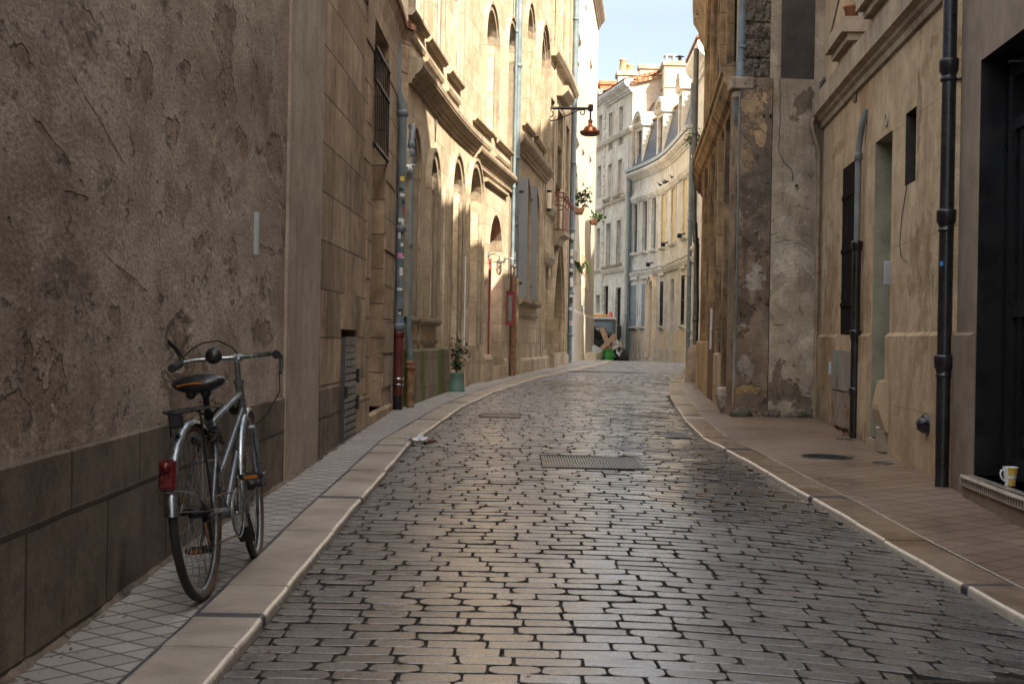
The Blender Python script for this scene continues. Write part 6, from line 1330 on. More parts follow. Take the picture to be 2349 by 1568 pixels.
for s_ in (-1, 1): f.tube([(s_*.022, .43, .28), (s_*.045, .30, .31), (s_*.062, 0, .34)], .009, 8); f.tube([(s_*.018, .31, .66), (s_*.045, .18, .52), (s_*.062, 0, .34)], .008, 8)
f.tube([(-.045, .18, .52), (.045, .18, .52)], .006, 6)
for z in (.805, .62): f.tube([(0, .885+(.81-z)*.27, z), (0, .883+(.81-z)*.27, z+.02)], .024, 12)
bb(f, 'frame', M_frame)
f = MB()
for s_ in (-1, 1): f.tube([(s_*.045, .94, .60), (s_*.05, .965, .48), (s_*.052, 1.0, .38), (s_*.052, 1.03, .34)], [.012, .011, .009, .008], 8)
f.tube([(-.048, .94, .605), (.048, .94, .605)], .014, 8); bb(f, 'fork', M_frame, M=ST)
f = MB(); f.tube([(0, .882, .81), (0, .872, .905)], .013, 10); f.tube([(0, .872, .905), (0, .925, .925)], .014, 10); f.tube([(-.02, .927, .926), (.02, .927, .926)], .019, 10); bb(f, 'stem', M_alu, M=ST)
hb = MB(); hb.tube([(-.262, .78, .900), (-.245, .86, .914), (-.19, .905, .924), (-.08, .927, .926), (0, .927, .926), (.08, .927, .926), (.13, .915, .928), (.17, .88, .930), (.182, .81, .925)], .0115, 10); hbo = bb(hb, 'handlebar', M_chrome, M=ST)
for s_, P in ((-1, [(-.266, .745, .897), (-.260, .80, .903), (-.249, .85, .912)]), (1, [(.185, .775, .922), (.183, .82, .927), (.174, .875, .930)])):
    g = MB(); g.tube(P, [.019, .017, .016], 10); bb(g, 'grip', M_black, hbo, ST)
    l_ = MB(); q = Vector(P[2])
    if s_ < 0: l_.tube([q, q+Vector((.01, .03, .02)), q+Vector((-.01, -.0, .07)), q+Vector((-.045, -.03, .115)), q+Vector((-.05, -.035, .128))], [.012, .012, .010, .007, .004], 8)
    else: l_.tube([q, q+Vector((.02, .03, -.02)), q+Vector((.022, -.02, -.06)), q+Vector((.02, -.06, -.09))], [.012, .012, .009, .007], 8)
    bb(l_, 'brake_lever', M_sad, hbo, ST)
b_ = MB(); b_.lathe([(0, -.018), (.034, -.016), (.038, -.006), (.036, .005), (.024, .015), (0, .018)], (-.105, .90, .94), 20, M=Matrix.Rotation(R(80), 3, 'X')); bb(b_, 'bell', M_sad, hbo, ST)
c_ = MB(); c_.tube([(-.235, .87, .94), (-.20, .89, .975), (-.15, .90, 1.0), (-.08, .905, 1.005), (-.02, .91, .97), (0, .92, .94)], .0035, 6); c_.tube([(.19, .80, .85), (.18, .86, .76), (.11, .93, .66), (.03, .96, .60)], .0025, 6); bb(c_, 'brake_cable', M_black, M=ST)
h_ = MB(); h_.lathe([(0, -.04), (.028, -.03), (.04, 0), (.042, .04), (0, .045)], (-.03, .97, .70), 16, M=Matrix.Rotation(R(-90), 3, 'X')); bb(h_, 'headlight', M_sad, M=ST)
# saddle: wide at the back, nose forward
s_ = MB(); rows = []
for y, wd, zt_, dp in ((.135, .02, .835, .02), (.14, .085, .855, .05), (.17, .108, .866, .065), (.21, .105, .868, .06), (.25, .075, .862, .05), (.30, .042, .858, .045), (.36, .030, .856, .04), (.41, .024, .852, .035), (.425, .01, .842, .02)):
    rows.append([(wd*math.cos(a), y, zt_-dp/2+dp/2*math.sin(a)*(1 if math.sin(a) > 0 else 1.3)) for a in [2*math.pi*k/16 for k in range(16)]])
s_.grid(rows, close=True, flip=True); s_.face(rows[0]); sdl = bb(s_, 'saddle', M_sad)
y_ = MB(); y_.tube([(-.075, .137, .824), (-.04, .1315, .829), (0, .1295, .831), (.03, .131, .829)], .0042, 6); bb(y_, 'saddle_trim', M_amb, sdl)
r_ = MB()
for s in (-.025, .025): r_.tube([(s*1.8, .16, .80), (s, .22, .785), (s, .32, .795), (s*.5, .40, .83)], .0035, 6)
r_.ball((.03, .17, .79), .022, 5); r_.ball((-.03, .17, .79), .022, 5); bb(r_, 'saddle_springs', M_iron, sdl)
p_ = MB(); p_.tube([(0, .302, .69), (0, .272, .80)], .0125, 10); p_.tube([(0, .31, .685), (0, .298, .71)], .019, 10); bb(p_, 'seatpost', M_iron)
k_ = MB()
for j in range(5): k_.tube([(.045*math.cos(a)*(1+.1*j), .25+.035*math.sin(a), .64-.012*j+.012*math.sin(3*a+j)) for a in [2*math.pi*i/14 for i in range(15)]], .006, 6)
bb(k_, 'cable_lock', M_black)
k_ = MB()
for j in range(16):
    z = .60-j*.016; x = .045+.008*math.sin(j); k_.tube([(x+.006*math.cos(a)*(j % 2), .25+.006*math.cos(a)*(1-j % 2), z+.011*math.sin(a)) for a in [2*math.pi*i/8 for i in range(9)]], .0018, 4)
bb(k_, 'lock_chain', M_alu)
def guard(a0, a1, r, wd, M, mat, name, cy=0):
    g = MB(); rows = []
    n = 24
    for i in range(n+1):
        a = a0+(a1-a0)*i/n
        rows.append([(x, cy+(r+dz)*math.cos(a), WR+(r+dz)*math.sin(a)) for x, dz in ((-wd, -.012), (-wd*.9, .0), (-wd*.4, .006), (0, .008), (wd*.4, .006), (wd*.9, 0), (wd, -.012))])
    g.grid(rows); g.grid([[(x*.97, y+(cy-y)*.008, z) for x, y, z in r0] for r0 in rows], flip=True); return bb(g, name, mat, M=M)
M_guard = plain('dull_chrome_mudguard', (.30, .33, .35), .28, .25, 12, metal=1)
guard(R(20), R(176), .352, .026, Matrix.Identity(4), M_guard, 'mudguard')
guard(R(55), R(205), .352, .024, ST, M_guard, 'mudguard', cy=1.03)
g = MB(); 
for s_ in (-1, 1): g.tube([(s_*.058, 0, .34), (s_*.03, -.30, .50)], .0025, 5); g.tube([(s_*.058, 0, .34), (s_*.028, -.345, .38)], .0025, 5)
g.tube([(-.03, -.352, .46), (.0, -.36, .455), (.03, -.35, .455), (.05, -.2, .43), (.062, -.03, .36)], .0035, 6); bb(g, 'mudguard_stay', M_alu)
fl_ = MB(); fl_.grid([[(x, 1.03+.352*math.cos(a)-.004, WR+.352*math.sin(a)) for x in (-w_, 0, w_)] for a, w_ in ((R(196), .026), (R(205), .034), (R(214), .038), (R(219), .03))]); bb(fl_, 'mud_flap', M_tyre, M=ST)
tl = MB(); tl.box((0, -.345, .515), (.062, .035, .115), Matrix.Rotation(R(-20), 3, 'X'), bev=.01); to = bb(tl, 'tail_light', M_red)
tl = MB(); tl.lathe([(.02, 0), (.014, .012), (0, .014)], (0, -.37, .545), 14, M=Matrix.Rotation(R(100), 3, 'X')); bb(tl, 'lens', M_red, to)
rk = MB()
for s_ in (-1, 1): rk.tube([(s_*.055, .28, .73), (s_*.06, .10, .735), (s_*.06, -.12, .735), (s_*.03, -.19, .73), (0, -.20, .73)], .005, 6); rk.tube([(s_*.06, -.06, .735), (s_*.065, 0, .35)], .0045, 6); rk.tube([(s_*.055, .28, .73), (s_*.018, .30, .70)], .005, 6)
for y in (.18, .05, -.08, -.15): rk.tube([(-.058, y, .735), (.058, y, .735)], .004, 6)
rk.tube([(0, .2, .737), (0, -.19, .735)], .0045, 6); rk.box((0, -.175, .70), (.05, .03, .05), bev=.006); bb(rk, 'luggage_rack', M_iron)
ck = MB(); ck.lathe([(.0, -.004), (.078, -.004), (.09, -.002), (.092, 0), (.09, .002), (.078, .004), (.0, .004)], (.048, .45, .28), 40, M=Matrix.Rotation(R(90), 3, 'Y')); cko = bb(ck, 'chainring', M_chrome)
g = MB(); g.lathe([(.098, -.003), (.104, 0), (.098, .003)], (.056, .45, .28), 40, M=Matrix.Rotation(R(90), 3, 'Y')); bb(g, 'chain_guard_ring', M_alu, cko)
CA = Vector((0, -.075, .153))
for s_ in (1, -1):
    a, b = Vector((s_*.06, .45, .28)), Vector((s_*.085, .45, .28))+CA*s_
    g = MB(); g.tube([Vector((s_*.03, .45, .28)), a+Vector((s_*.005, 0, 0))], .012, 8); g.tube([a, b], [.011, .009], 8); co = bb(g, 'crank', M_chrome)
    c = b+Vector((s_*.06, 0, 0)); g = MB(); g.tube([b, c], .006, 6)
    for dy in (-.035, .035): g.box(c+Vector((0, dy, 0)), (.085, .012, .024), bev=.003)
    for dx in (-.043, .043): g.box(c+Vector((dx, 0, 0)), (.010, .07, .022), bev=.003)
    po = bb(g, 'pedal', M_sad, co)
    for dy in (-.0425, .0425): g = MB(); g.box(c+Vector((0, dy, 0)), (.055, .004, .014)); bb(g, 'reflector', M_amb, po)
g = MB(); g.tube([(.04, 0, .34+.045), (.047, .45, .28+.09)], .004, 5); g.tube([(.04, .02, .20), (.047, .44, .19)], .004, 5); g.tube([(.04, -.03, .30), (.042, -.02, .24), (.042, .02, .20)], .006, 5); bb(g, 'chain', M_rust)
g = MB(); g.box((.045, .02, .27), (.02, .05, .09), Matrix.Rotation(R(15), 3, 'X'), bev=.006); g.tube([(.04, .015, .20), (.05, .015, .20)], .022, 12); g.tube([(.04, -.005, .25), (.05, -.005, .25)], .02, 12); g.tube([(.05, .0, .27), (.07, -.06, .28), (.06, -.05, .20), (.05, .08, .2)], .0022, 5); bb(g, 'derailleur', M_iron)
g = MB(); g.tube([(-.05, .33, .30), (-.06, .25, .17)], .006, 6); g.box((-.05, .37, .62), (.03, .03, .05)); bb(g, 'brake_caliper', M_iron)
# ---- foliage helper: many small leaves on thin stems
def leaves(mb, pts, n, size, spread, rdm, m=0):
    for _ in range(n):
        c = Vector(rdm.choice(pts))+Vector((rdm.gauss(0, spread), rdm.gauss(0, spread), rdm.gauss(0, spread*.7)))
        a, b = rdm.uniform(0, 6.28), rdm.uniform(-.9, .9); d = Vector((math.cos(a)*math.cos(b), math.sin(a)*math.cos(b), math.sin(b))); s_ = d.cross(Vector((rdm.random(), rdm.random(), 1))).normalized(); L = size*rdm.uniform(.6, 1.3)
        mb.face([c, c+d*L*.45+s_*L*.28, c+d*L, c+d*L*.45-s_*L*.28], m=m)
rd = random.Random(77)
# ---- potted tree
gp0 = G(1046, 897); px_, py_ = gp0; g0 = gz(py_)
pt = empty('potted_tree', (px_, py_, g0), 'small leafy tree in a pale green bucket shaped pot on the left pavement', 'potted plant')
M_gpot = plain('sage_green_enamel', (.10, .19, .15), .45, .12, 7)
mb = MB(); mb.lathe([(0, 0), (.130, 0), (.134, .012), (.128, .03), (.126, .04), (.118, .13), (.1165, .135), (.108, .245), (.112, .252), (.112, .268), (.104, .27), (.098, .24), (0, .24)], (px_, py_, g0), 28); po = mb.build('pot', M_gpot, pt)
mb = MB(); r_ = .1225; mb.tube([(px_+r_*math.sin(.42*math.cos(a)-.0), py_-(r_-.0+.001)*math.cos(.42*math.cos(a)), g0+.135+.036*math.sin(a)) for a in [2*math.pi*i/20 for i in range(21)]], .003, 4); mb.build('embossed_oval', M_gpot, po)
st = MB(); tips = []
for i in range(6):
    a = rd.uniform(0, 6.28); l = rd.uniform(.05, .14); p = [Vector((px_, py_, g0+.24)), Vector((px_+.3*l*math.cos(a), py_+.3*l*math.sin(a), g0+.42)), Vector((px_+l*math.cos(a), py_+l*math.sin(a), g0+rd.uniform(.55, .78)))]
    st.tube(p, [.006, .005, .002], 5); tips += [p[0].lerp(p[1], .7), p[1], p[1].lerp(p[2], .4), p[1].lerp(p[2], .8), p[2]]
st.build('stems', M_wood, pt); mb = MB(); leaves(mb, tips, 380, .055, .04, rd); mb.build('foliage', M_leafd, pt)
# thin climber stems behind it
w0 = F2.P(Sx(F2, 1030), .02, 0); mb = MB()
mb.tube([(w0.x, w0.y, gz(w0.y)), (w0.x, w0.y, 1.0), (w0.x+.02, w0.y+.05, 1.8), (w0.x, w0.y, 2.3)], .005, 5); cl = empty('climbing_plant', (w0.x, w0.y, gz(w0.y)), 'thin climbing stems on the stone behind the potted tree', 'plant'); mb.build('stems', M_wood, cl)
mb = MB(); leaves(mb, [(w0.x+.03, w0.y, z) for z in (.6, .8, 1.1, 1.5, 1.9)], 26, .05, .05, rd); mb.build('foliage', M_leafd, cl)
# ---- window boxes and ferns on the rendered house
def planter(F, u0, u1, vt, vb, lab, vp, n=150):
    q0, q1 = Sx(F, u0), Sx(F, u1); z0, z1 = Z(F, u0, vb), Z(F, u0, vt); c = F.P((q0+q1)/2, .15, z0); rt = empty('planter', c, lab, 'planter', 'plants on the rendered house')
    if u1-u0 < 1: q1 = q0+.5
    mb = MB(); F.sweep(mb, [(.03, z0), (.22, z0), (.28, z1), (.25, z1), (.2, z1-.05), (.05, z1-.05), (.02, z1)], q0, q0+.75); mb.build('box', M_pot, rt)
    mb = MB(); leaves(mb, [F.P(q0+rd.uniform(0, .8), rd.uniform(.1, .4), z1+rd.uniform(0, vp)) for _ in range(14)], n, .14, .10, rd); mb.build('foliage', M_leaf, rt)
planter(F5, 1313, 1320, 466, 482, 'terracotta window box with bushy green shoots, left of the two on the rendered house', .45, 150)
planter(F5, 1349.5, 1355, 493, 507, 'small terracotta window box at the corner of the rendered house', .15, 110)
for u, v, lab in ((1316, 622, 'green fern drooping from the lowest left window of the rendered house'), (1336, 618, 'small green fern in the second low window of the rendered house')):
    q, z, y = F5.hit(u, v); c = F5.P(q, .05, z+.2); mb = MB()
    for k in range(60 if u < 1320 else 26):
        a = rd.uniform(-1.4, 1.4); L = rd.uniform(.35, .75); d = Vector((math.cos(a)*.5, math.sin(a), 0)); 
        P = [c+Vector((0, rd.uniform(-.3, .3), 0))+d*L*t_*.8+Vector((0, 0, .35*L*t_*2-1.25*L*t_*t_)) for t_ in (0, .25, .5, .75, 1)]
        for p0, p1 in zip(P, P[1:]): s_ = Vector((0, .022, .022)); mb.face([p0-s_, p0+s_, p1+s_*.8, p1-s_*.8])
    tag(mb.build('fern', M_leaf), lab, 'fern', 'plants on the rendered house')
d0 = ray(1602, 8); p = Vector((d0[0]*25.5, 25.5, EYE+d0[1]*25.5)); mb = MB(); leaves(mb, [p+Vector((.01*k, 0, -.04*k)) for k in range(8)], 90, .06, .045, rd); tag(mb.build('hanging_plant', M_leafd), 'green sprig hanging from the eaves of the dark house at the top of the picture', 'plant')
dx_, dz_ = ray(1594, 314); Yb = 44.6; mb = MB(); cb_ = Vector((dx_*Yb, Yb, EYE+dz_*Yb)); leaves(mb, [cb_+Vector((rd.gauss(0, .12), rd.gauss(0, .1), rd.gauss(0, .1))) for k in range(10)], 260, .1, .09, rd); mb.tube([cb_+Vector((.3, .2, -.2)), cb_], .02, 5); tag(mb.build('wall_shrub', M_leaf), 'round green shrub growing out of the wall by the mansard house eaves', 'shrub')
# moss / dead leaves by the right downpipe
mb = MB(); leaves(mb, [FT.P(Sx(FT, 1962)+rd.uniform(-.3, .1), .08, gz(13.5)+.02) for _ in range(8)], 50, .035, .03, rd); o = tag(mb.build('dead_leaves', plain('dead_leaf', (.16, .08, .04), .8, .3, 20)), 'small heap of dead leaves at the foot of the black lower pipe', 'leaves')
# ---- bracket street lamp
M_copper = plain('copper_shade', (.36, .13, .06), .28, .25, 14, metal=.9)
q, zb, yb = F4.hit(1249, 248); wp = F4.P(q, 0, zb); xe = ray(1354.5, 248)[0]*wp.y; sc = wp.y/F_PX
lp = empty('street_lamp', wp, 'copper street lamp hanging from a scrolled iron wall bracket', 'street lamp')
mb = MB(); mb.tube([(wp.x-.05, wp.y, zb), (xe, wp.y, zb)], .035, 8); mb.box((xe, wp.y, zb+.02), (.12, .12, .16), bev=.02)
L = xe-wp.x
def arcp(cx, cz, r0, r1, a0, a1, n=18): return [(cx+(r0+(r1-r0)*i/n)*math.cos(a0+(a1-a0)*i/n), wp.y, cz+(r0+(r1-r0)*i/n)*math.sin(a0+(a1-a0)*i/n)) for i in range(n+1)]
P1 = arcp(wp.x+12*sc, zb-14*sc, 4*sc, 9*sc, R(-250), R(90)); P1 = P1+[(wp.x+3*sc, wp.y, zb-8*sc), (wp.x+1*sc, wp.y, zb-16*sc), (wp.x+5*sc, wp.y, zb-24*sc), (wp.x+16*sc, wp.y, zb-29*sc), (wp.x+28*sc, wp.y, zb-27*sc), (wp.x+55*sc, wp.y, zb-15*sc), (wp.x+78*sc, wp.y, zb-4*sc), (wp.x+88*sc, wp.y, zb-3*sc)]+arcp(wp.x+86*sc, zb-9*sc, 7*sc, 3*sc, R(60), R(-230), 14)
mb.tube(P1, .016, 6); mb.build('bracket', M_iron, lp)
zc0 = EYE+ray(1354.5, 276)[1]*wp.y; mb = MB(); mb.tube([(xe, wp.y, zb), (xe, wp.y, zc0)], .022, 8); mb.build('hanger_rod', M_iron, lp)
mb = MB(); k = sc; cL = (xe, wp.y, zc0)
mb.lathe([(0, 3*k), (3*k, 2*k), (5.5*k, -1*k), (5.5*k, -4*k)], cL, 20, m=1); mb.lathe([(5*k, -4*k), (4.6*k, -10*k), (6*k, -13*k), (10.5*k, -14.5*k), (14*k, -17.5*k), (16*k, -22*k), (16.7*k, -26*k), (17.5*k, -27*k)], cL, 28)
mb.lathe([(16*k, -27.5*k), (24*k, -28.5*k), (23.6*k, -30*k), (21*k, -33.5*k), (17*k, -35.5*k), (12*k, -33*k), (0, -30*k)], cL, 28, m=1); mb.build('lamp_shade', [M_copper, plain('darkened_copper', (.16, .07, .04), .45, .3, 12, metal=.7)], lp)
mb = MB()
for i in range(28): a = 2*math.pi*i/28; mb.box(Vector(cL)+Vector((22.5*k*math.cos(a), 22.5*k*math.sin(a), -27*k)), (.03, .03, 3*k), Matrix.Rotation(a, 3, 'Z'))
mb.build('shade_gallery', M_copper, lp)
# ---- iron covers in road and pavement
M_cover = plain('worn_cast_iron', (.07, .068, .065), .38, .3, 25, metal=.55, rust=.1)
M_rib = plain('polished_iron_rib', (.17, .165, .155), .4, .2, 25, metal=.6)
def cover(r, lab, ribs, rot=0, drain=False):
    x0, x1, y0, y1 = r; c = ((x0+x1)/2, (y0+y1)/2); z0 = gz(y0)-KERB; z1 = gz(y1)-KERB; pitch = math.atan2(z1-z0, y1-y0)
    M_ = Matrix.Rotation(rot, 3, 'Z') @ Matrix.Rotation(pitch, 3, 'X'); zc_ = (z0+z1)/2; rt = empty('drain_grate' if drain else 'access_cover', (c[0], c[1], zc_), lab, 'drain' if drain else 'manhole cover')
    w_, d_ = x1-x0, y1-y0; mb = MB(); C_ = Vector((c[0], c[1], zc_)); mb.box(C_-Vector((0, 0, .016)), (w_, d_, .02), M_); mb.build('plate', M_blackpaint, rt)
    mb = MB()
    for s_ in (-1, 1): mb.box(C_+M_ @ Vector((s_*(w_/2-.015), 0, -.003)), (.03, d_, .012), M_); mb.box(C_+M_ @ Vector((0, s_*(d_/2-.015), -.0025)), (w_-.06, .03, .012), M_)
    mb.build('rim', M_cover, rt); mb = MB(); n = ribs
    for i in range(n): mb.box(C_+M_ @ Vector(((-w_/2+.03+(w_-.06)*(i+.5)/n), 0, -.003)), ((w_-.06)/n*.5, d_-.07, .010), M_)
    mb.build('ribs', M_rib, rt)
cover(GR1, 'large ribbed rectangular iron cover in the middle of the road', 34); cover(GR2, 'smaller ribbed iron cover in the road farther left', 18); cover(GR3, 'iron drain grate by the right kerb in the wet patch', 8, drain=True); cover(GR4, 'iron drain grate at the bottom right edge of the road', 16, drain=True)
mb = MB(); c = Vector((2.1, 33, gz(33)-KERB+.004)); mb.box(c, (1.6, 1.2, .006)); o = tag(mb.build('access_cover', M_cover), 'dark flat iron cover far down the road before the rubbish bags', 'manhole cover')
for (u, v, r_, lab) in ((1895, 1048, .205, 'round patterned iron cover on the right pavement'), (2024, 1062, .08, 'small round iron cover on the right pavement near the beige meter box'), (1936, 1007, .075, 'small round iron cover on the right pavement near the black lower pipe')):
    x, y = G(u, v); z = gz(y)+.001; sl_ = math.atan2(gz(y+.3)-gz(y-.3), .6); M_ = Matrix.Rotation(sl_, 3, 'X'); rt = empty('manhole_cover', (x, y, z), lab, 'manhole cover')
    mb = MB(); mb.lathe([(0, .001), (r_*.88, .001), (r_*.88, .004), (r_, .004), (r_*1.01, -.004)], (x, y, z), 36, M=M_); mb.build('plate', M_cover, rt)
    if r_ > .1:
        mb = MB()
        for k in range(-6, 7):
            for j in range(-6, 7):
                px, py = k*.028+(j % 2)*.014, j*.026
                if px*px+py*py < (r_*.84)**2: mb.box(Vector((x, y, z))+M_ @ Vector((px, py, .003)), (.018, .010, .004), M_ @ Matrix.Rotation(R(45 if (k+j) % 2 else -45), 3, 'Z'))
        mb.build('tread', M_cover, rt)
# litter at the left kerb
x, y = G(985, 1016, KERB); mb = MB(); mb.ball((x, y, gz(y)-KERB+.02), .03, 5, sq=(1.6, 1, .7), jit=.25); tag(mb.build('crumpled_litter', M_rust), 'crumpled brown litter lying by the left kerb', 'litter')
x, y = G(958, 1014, .02); M_film = plain('clear_film', (.6, .62, .65), .15, .1, 20, spec=1.0); mb = MB(); rows = []
for i in range(7): rows.append([(x-.09+.03*i+rd.uniform(-.008, .008), y-.08+.035*j+rd.uniform(-.01, .01), gz(y)-KERB+.012+abs(rd.gauss(0, .022))) for j in range(6)])
mb.grid(rows, sm=False); tag(mb.build('plastic_film', M_film), 'crumpled clear plastic film on the left kerb edge', 'litter')
x, y = G(1585, 960, -.0); mb = MB(); mb.grid([[(x-.13+.07*i, y+.03*j, gz(y)+.006+.004*math.sin(i*2)) for j in range(3)] for i in range(5)]); tag(mb.build('white_strip', M_paper), 'white strip of tape lying across the right kerb', 'litter')
# ---- rubbish pile at the corner
Yt = 56.6; gt = gz(Yt)-KERB
def U(u, v, Y=Yt): dx, dz = ray(u, v); return Vector((dx*Y, Y, EYE+dz*Y))
def tu(zx, zy): return (2320+zx/5.6)/1.744, (1200+zy/5.6)/1.744
def crumple(mb, c, r, sq, seed, n=14, jit=.16, m=0):
    rr = random.Random(seed); ph = [rr.uniform(0, 6.28) for _ in range(8)]; rows = []
    for i in range(n+1):
        a = math.pi*i/n; row = []
        for k in range(n*2):
            b = math.pi*k/n; j = 1+jit*(math.sin(3*b+ph[0]+2*a)*.5+math.sin(7*b+ph[1]-3*a)*.35+math.sin(11*b+ph[2])*math.sin(5*a+ph[3])*.4)+rr.uniform(-.05, .05)*(0 < i < n)
            row.append((c[0]+math.sin(a)*math.cos(b)*sq[0]*r*j, c[1]+math.sin(a)*math.sin(b)*sq[1]*r*j, c[2]-math.cos(a)*sq[2]*r*j))
        rows.append(row)
    mb.grid(rows, close=True, sm=True)
M_bag = plain('black_bag_film', (.012, .013, .015), .16, .4, 20, spec=.9); M_lbag = plain('pale_plastic_bag', (.40, .46, .45), .3, .12, 12); M_ply = plain('pale_pine_plank', (.46, .33, .22), .65, .12, 10)
a, b = U(*tu(310, 830)), U(*tu(600, 1290)); bn = empty('wheelie_bin', ((a.x+b.x)/2, Yt+1.3, gt), 'black wheeled rubbish bin behind the crossed planks', 'bin')
k2 = (Yt+1.3)/Yt
mb = MB(); cx_, hh = (a.x+b.x)/2*k2, (a.z-gt)+.1; mb.box((cx_, Yt+1.6, gt+hh/2+.05), (.95, .7, hh-.1), bev=.05); mb.build('bin_body', M_trb, bn); mb = MB(); mb.box((cx_, Yt+1.6, gt+hh+.02), (1.02, .78, .06), Matrix.Rotation(R(8), 3, 'X'), bev=.02); mb.build('bin_lid', M_trb, bn)
mb = MB(); crumple(mb, U(*tu(380, 730), Yt+1.5), .44, (1.0, .8, .62), 3); tag(mb.build('rubbish_bag', M_bag), 'shiny black rubbish bag heaped on the bin, leftmost', 'rubbish bag', 'bags in the rubbish pile')
mb = MB(); crumple(mb, U(*tu(500, 790), Yt+1.4), .34, (1.3, .8, .5), 4); tag(mb.build('rubbish_bag', M_bag), 'flat black rubbish bag on the bin just behind the planks', 'rubbish bag', 'bags in the rubbish pile')
mb = MB(); crumple(mb, U(*tu(885, 1270), Yt-.1), .33, (1.05, .8, 1.05), 5); c = U(*tu(850, 1150), Yt-.1); mb.tube([c-Vector((0, 0, .1)), c+Vector((-.02, 0, .05)), c+Vector((.08, 0, .12))], [.09, .035, .08], 8); tag(mb.build('rubbish_bag', M_bag), 'tied black rubbish bag on the ground at the right end of the pile', 'rubbish bag', 'bags in the rubbish pile')
mb = MB(); c0, c1 = U(*tu(240, 1130)), U(*tu(350, 1290)); crumple(mb, (c0+c1)/2+Vector((0, -.2, 0)), .38, (.85, .6, .9), 6); crumple(mb, c0+Vector((0, -.15, -.02)), .16, (.8, .7, 1.1), 7); tag(mb.build('rubbish_bag', M_lbag), 'pale translucent plastic bag at the left end of the pile', 'rubbish bag', 'bags in the rubbish pile')
c = U(*tu(430, 1340)); mb = MB(); crumple(mb, c+Vector((0, -.2, 0)), .17, (1.2, .8, .5), 8); tag(mb.build('rag', M_offwhite), 'scrap of white rag on the ground beside the pale bag', 'rag')
# green woven bag
M_gbag = NT('green_woven_bag'); ss = M_gbag.noise(M_gbag.map(M_gbag.P(), sc=(14, 14, .8)), 1.5, 4); M_gbag = M_gbag.out(M_gbag.ramp(ss, [(.35, (.006, .10, .015)), (.65, (.02, .28, .03))]), .35)
tl_, tr_, bl_, br_ = U(*tu(515, 1085)), U(*tu(700, 1085)), U(*tu(480, 1370)), U(*tu(745, 1380))
gb = empty('shopping_bag', ((bl_.x+br_.x)/2, Yt-.4, gt), 'bright green shopping bag full of rubbish in front of the crossed planks', 'bag')
mb = MB(); rows = []
for t_ in (0, .25, .5, .75, 1):
    xl, xr, z = bl_.x+(tl_.x-bl_.x)*t_, br_.x+(tr_.x-br_.x)*t_, gt+(tl_.z-gt)*t_; cx_, hw = (xl+xr)/2, (xr-xl)/2; row = []
    for k in range(20): a = 2*math.pi*k/20; sx, sy = math.cos(a), math.sin(a); row.append((cx_+hw*(abs(sx)**.6)*(1 if sx > 0 else -1)*(1+.03*math.sin(k*5+t_*4)), Yt-.35+.2*(abs(sy)**.6)*(1 if sy > 0 else -1)*(1.1-.2*t_), z))
    rows.append(row)
mb.grid(rows, close=True); mb.build('bag_body', M_gbag, gb)
fc = bpy.data.curves.new('bag_lettering', 'FONT'); fc.body = '100%'; fc.size = .26; fc.extrude = .002; fc.align_x = 'CENTER'
fo = bpy.data.objects.new('bag_lettering', fc); C.objects.link(fo); fo.matrix_world = Matrix.Translation(((bl_.x+br_.x)/2, Yt-.575, gt+.17)) @ Matrix.Rotation(R(90), 4, 'X'); dg = bpy.context.evaluated_depsgraph_get(); me = bpy.data.meshes.new_from_object(fo.evaluated_get(dg)); bpy.data.objects.remove(fo)
fo = bpy.data.objects.new('bag_lettering', me); C.objects.link(fo); me.materials.clear(); me.materials.append(plain('pale_green_print', (.12, .40, .12), .4, .05, 20)); fo.matrix_world = Matrix.Translation(((bl_.x+br_.x)/2, Yt-.575, gt+.15)) @ Matrix.Rotation(R(90), 4, 'X'); fo.parent = gb; fo.matrix_parent_inverse = gb.matrix_world.inverted()
for (p0, p1, yy, lab) in ((tu(480, 615), tu(760, 1370), .0, 'pale wooden plank leaning to the left, standing behind its crossing mate'), (tu(795, 775), tu(370, 1215), -.12, 'pale wooden plank leaning to the right, crossing in front of the other')):
    a, b = U(*p0, Yt+yy), U(*p1, Yt+yy); d = (b-a); L = d.length; M_ = Matrix.Rotation(-math.atan2(d.z, d.x), 3, 'Y'); mb = MB(); mb.box((a+b)/2, (L, .035, .20), M_, bev=.004); tag(mb.build('plank', M_ply), lab, 'plank', 'planks crossed on the rubbish pile')
a = U(*tu(745, 1100)); mb = MB(); mb.box((a.x+.1, Yt+.15, gt+.42), (.22, .15, .8), bev=.01); cb_ = mb.build('cardboard_box', M_white); tag(cb_, 'tall white box with red print between the green bag and the black bag', 'box')
mb = MB(); mb.box((a.x+.1, Yt+.073, gt+.65), (.225, .004, .04)); mb.box((a.x+.1, Yt+.073, gt+.2), (.18, .004, .22)); sub = mb.build('red_print', M_stred, cb_)
mb = MB(); c = U(*tu(597, 1065), Yt-.1); mb.box(c+Vector((0, 0, -.05)), (.12, .1, .2), bev=.02); tag(mb.build('red_carton', M_stred), 'small red carton poking out behind the green bag', 'carton')
c = U(*tu(850, 950), 58.4); mb = MB(); mb.box((c.x, 59.3, (gt+c.z)/2), (.42, .35, c.z-gt), bev=.01); tag(mb.build('utility_cabinet', M_render), 'stone coloured utility cabinet beside the truck', 'cabinet')
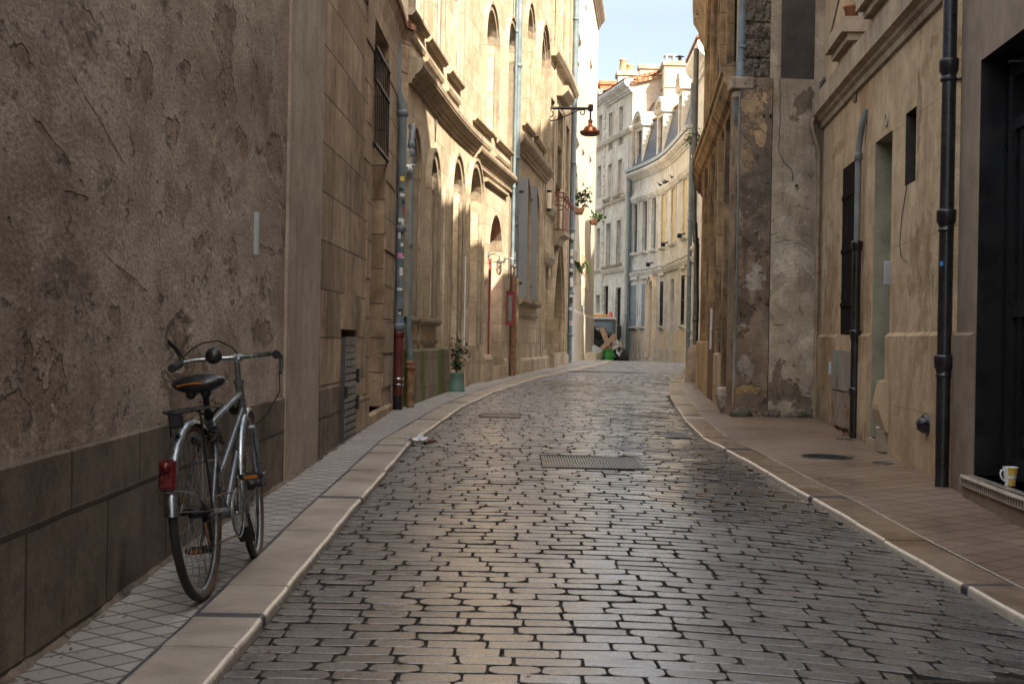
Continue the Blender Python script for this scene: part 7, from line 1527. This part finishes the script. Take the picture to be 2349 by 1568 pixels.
c = U(*tu(840, 1090), Yt+.2); mb = MB(); mb.box(c, (.16, .06, .32), Matrix.Rotation(R(8), 3, 'Y'), bev=.01)
o = mb.build('bottle_crate', M_styel); tag(o, 'yellow and black striped crate edge above the right black bag', 'crate')
mb = MB()
for k in range(5): mb.box(c+Vector((0, -.033, -.13+.065*k)), (.15, .006, .03))
mb.build('dark_slots', M_inks, o)
# ---- fine litter in the gutters, dead leaves and grit
rd = random.Random(123); M_grit = plain('grit_and_leaf_bits', (.13, .09, .055), .85, .6, 40)
mb = MB()
for i in range(620):
    y = 4.2+22*rd.random()**1.6; side = rd.random()
    if side < .4: x = kl(y)+abs(rd.gauss(0, .05))+.01; z = gz(y)-KERB+.003
    elif side < .7: x = kr(y)-abs(rd.gauss(0, .06))-.01; z = gz(y)-KERB+.003
    elif side < .85: x = lerp_poly(LWALL, y)+.03+abs(rd.gauss(0, .05)); z = gz(y)+.003
    elif side < .93: x = lerp_poly(RWALL, y)-.03-abs(rd.gauss(0, .05)) if y < 15.6 else kr(y)-.02; z = gz(y)+.003
    else: x = rd.uniform(kl(y)+.1, kr(y)-.1); z = gz(y)-KERB+.004
    a = rd.uniform(0, 6.28); L = rd.uniform(.004, .015); d = Vector((math.cos(a), math.sin(a), rd.uniform(-.1, .3)))*L; n_ = Vector((-math.sin(a), math.cos(a), rd.uniform(0, .3)))*L*.5; c = Vector((x, y, z))
    mb.face([c-d, c+n_, c+d, c-n_])
o = mb.build('street_grit', M_grit); o['kind'] = 'stuff'; o['label'] = 'grit and bits of dead leaf in the gutters'; o['category'] = 'grit'
# ---- parts that belong to a house go under it
def adopt(o, house):
    m = o.matrix_world.copy(); o.parent = house; o.matrix_parent_inverse = house.matrix_world.inverted(); o.matrix_world = m
    for k in ('category', 'group'):
        if k in o: del o[k]
for o in list(C.objects):
    if o.parent is None:
        n = o.name.split('.')[0]
        if n in ('louvre_door', 'window_grille'): adopt(o, B1)
        elif n in ('open_shutter', 'balcony'): adopt(o, B4)
        elif n == 'chimney': adopt(o, BG if 'brick' in o['label'] or 'far left' in o['label'] else BE)
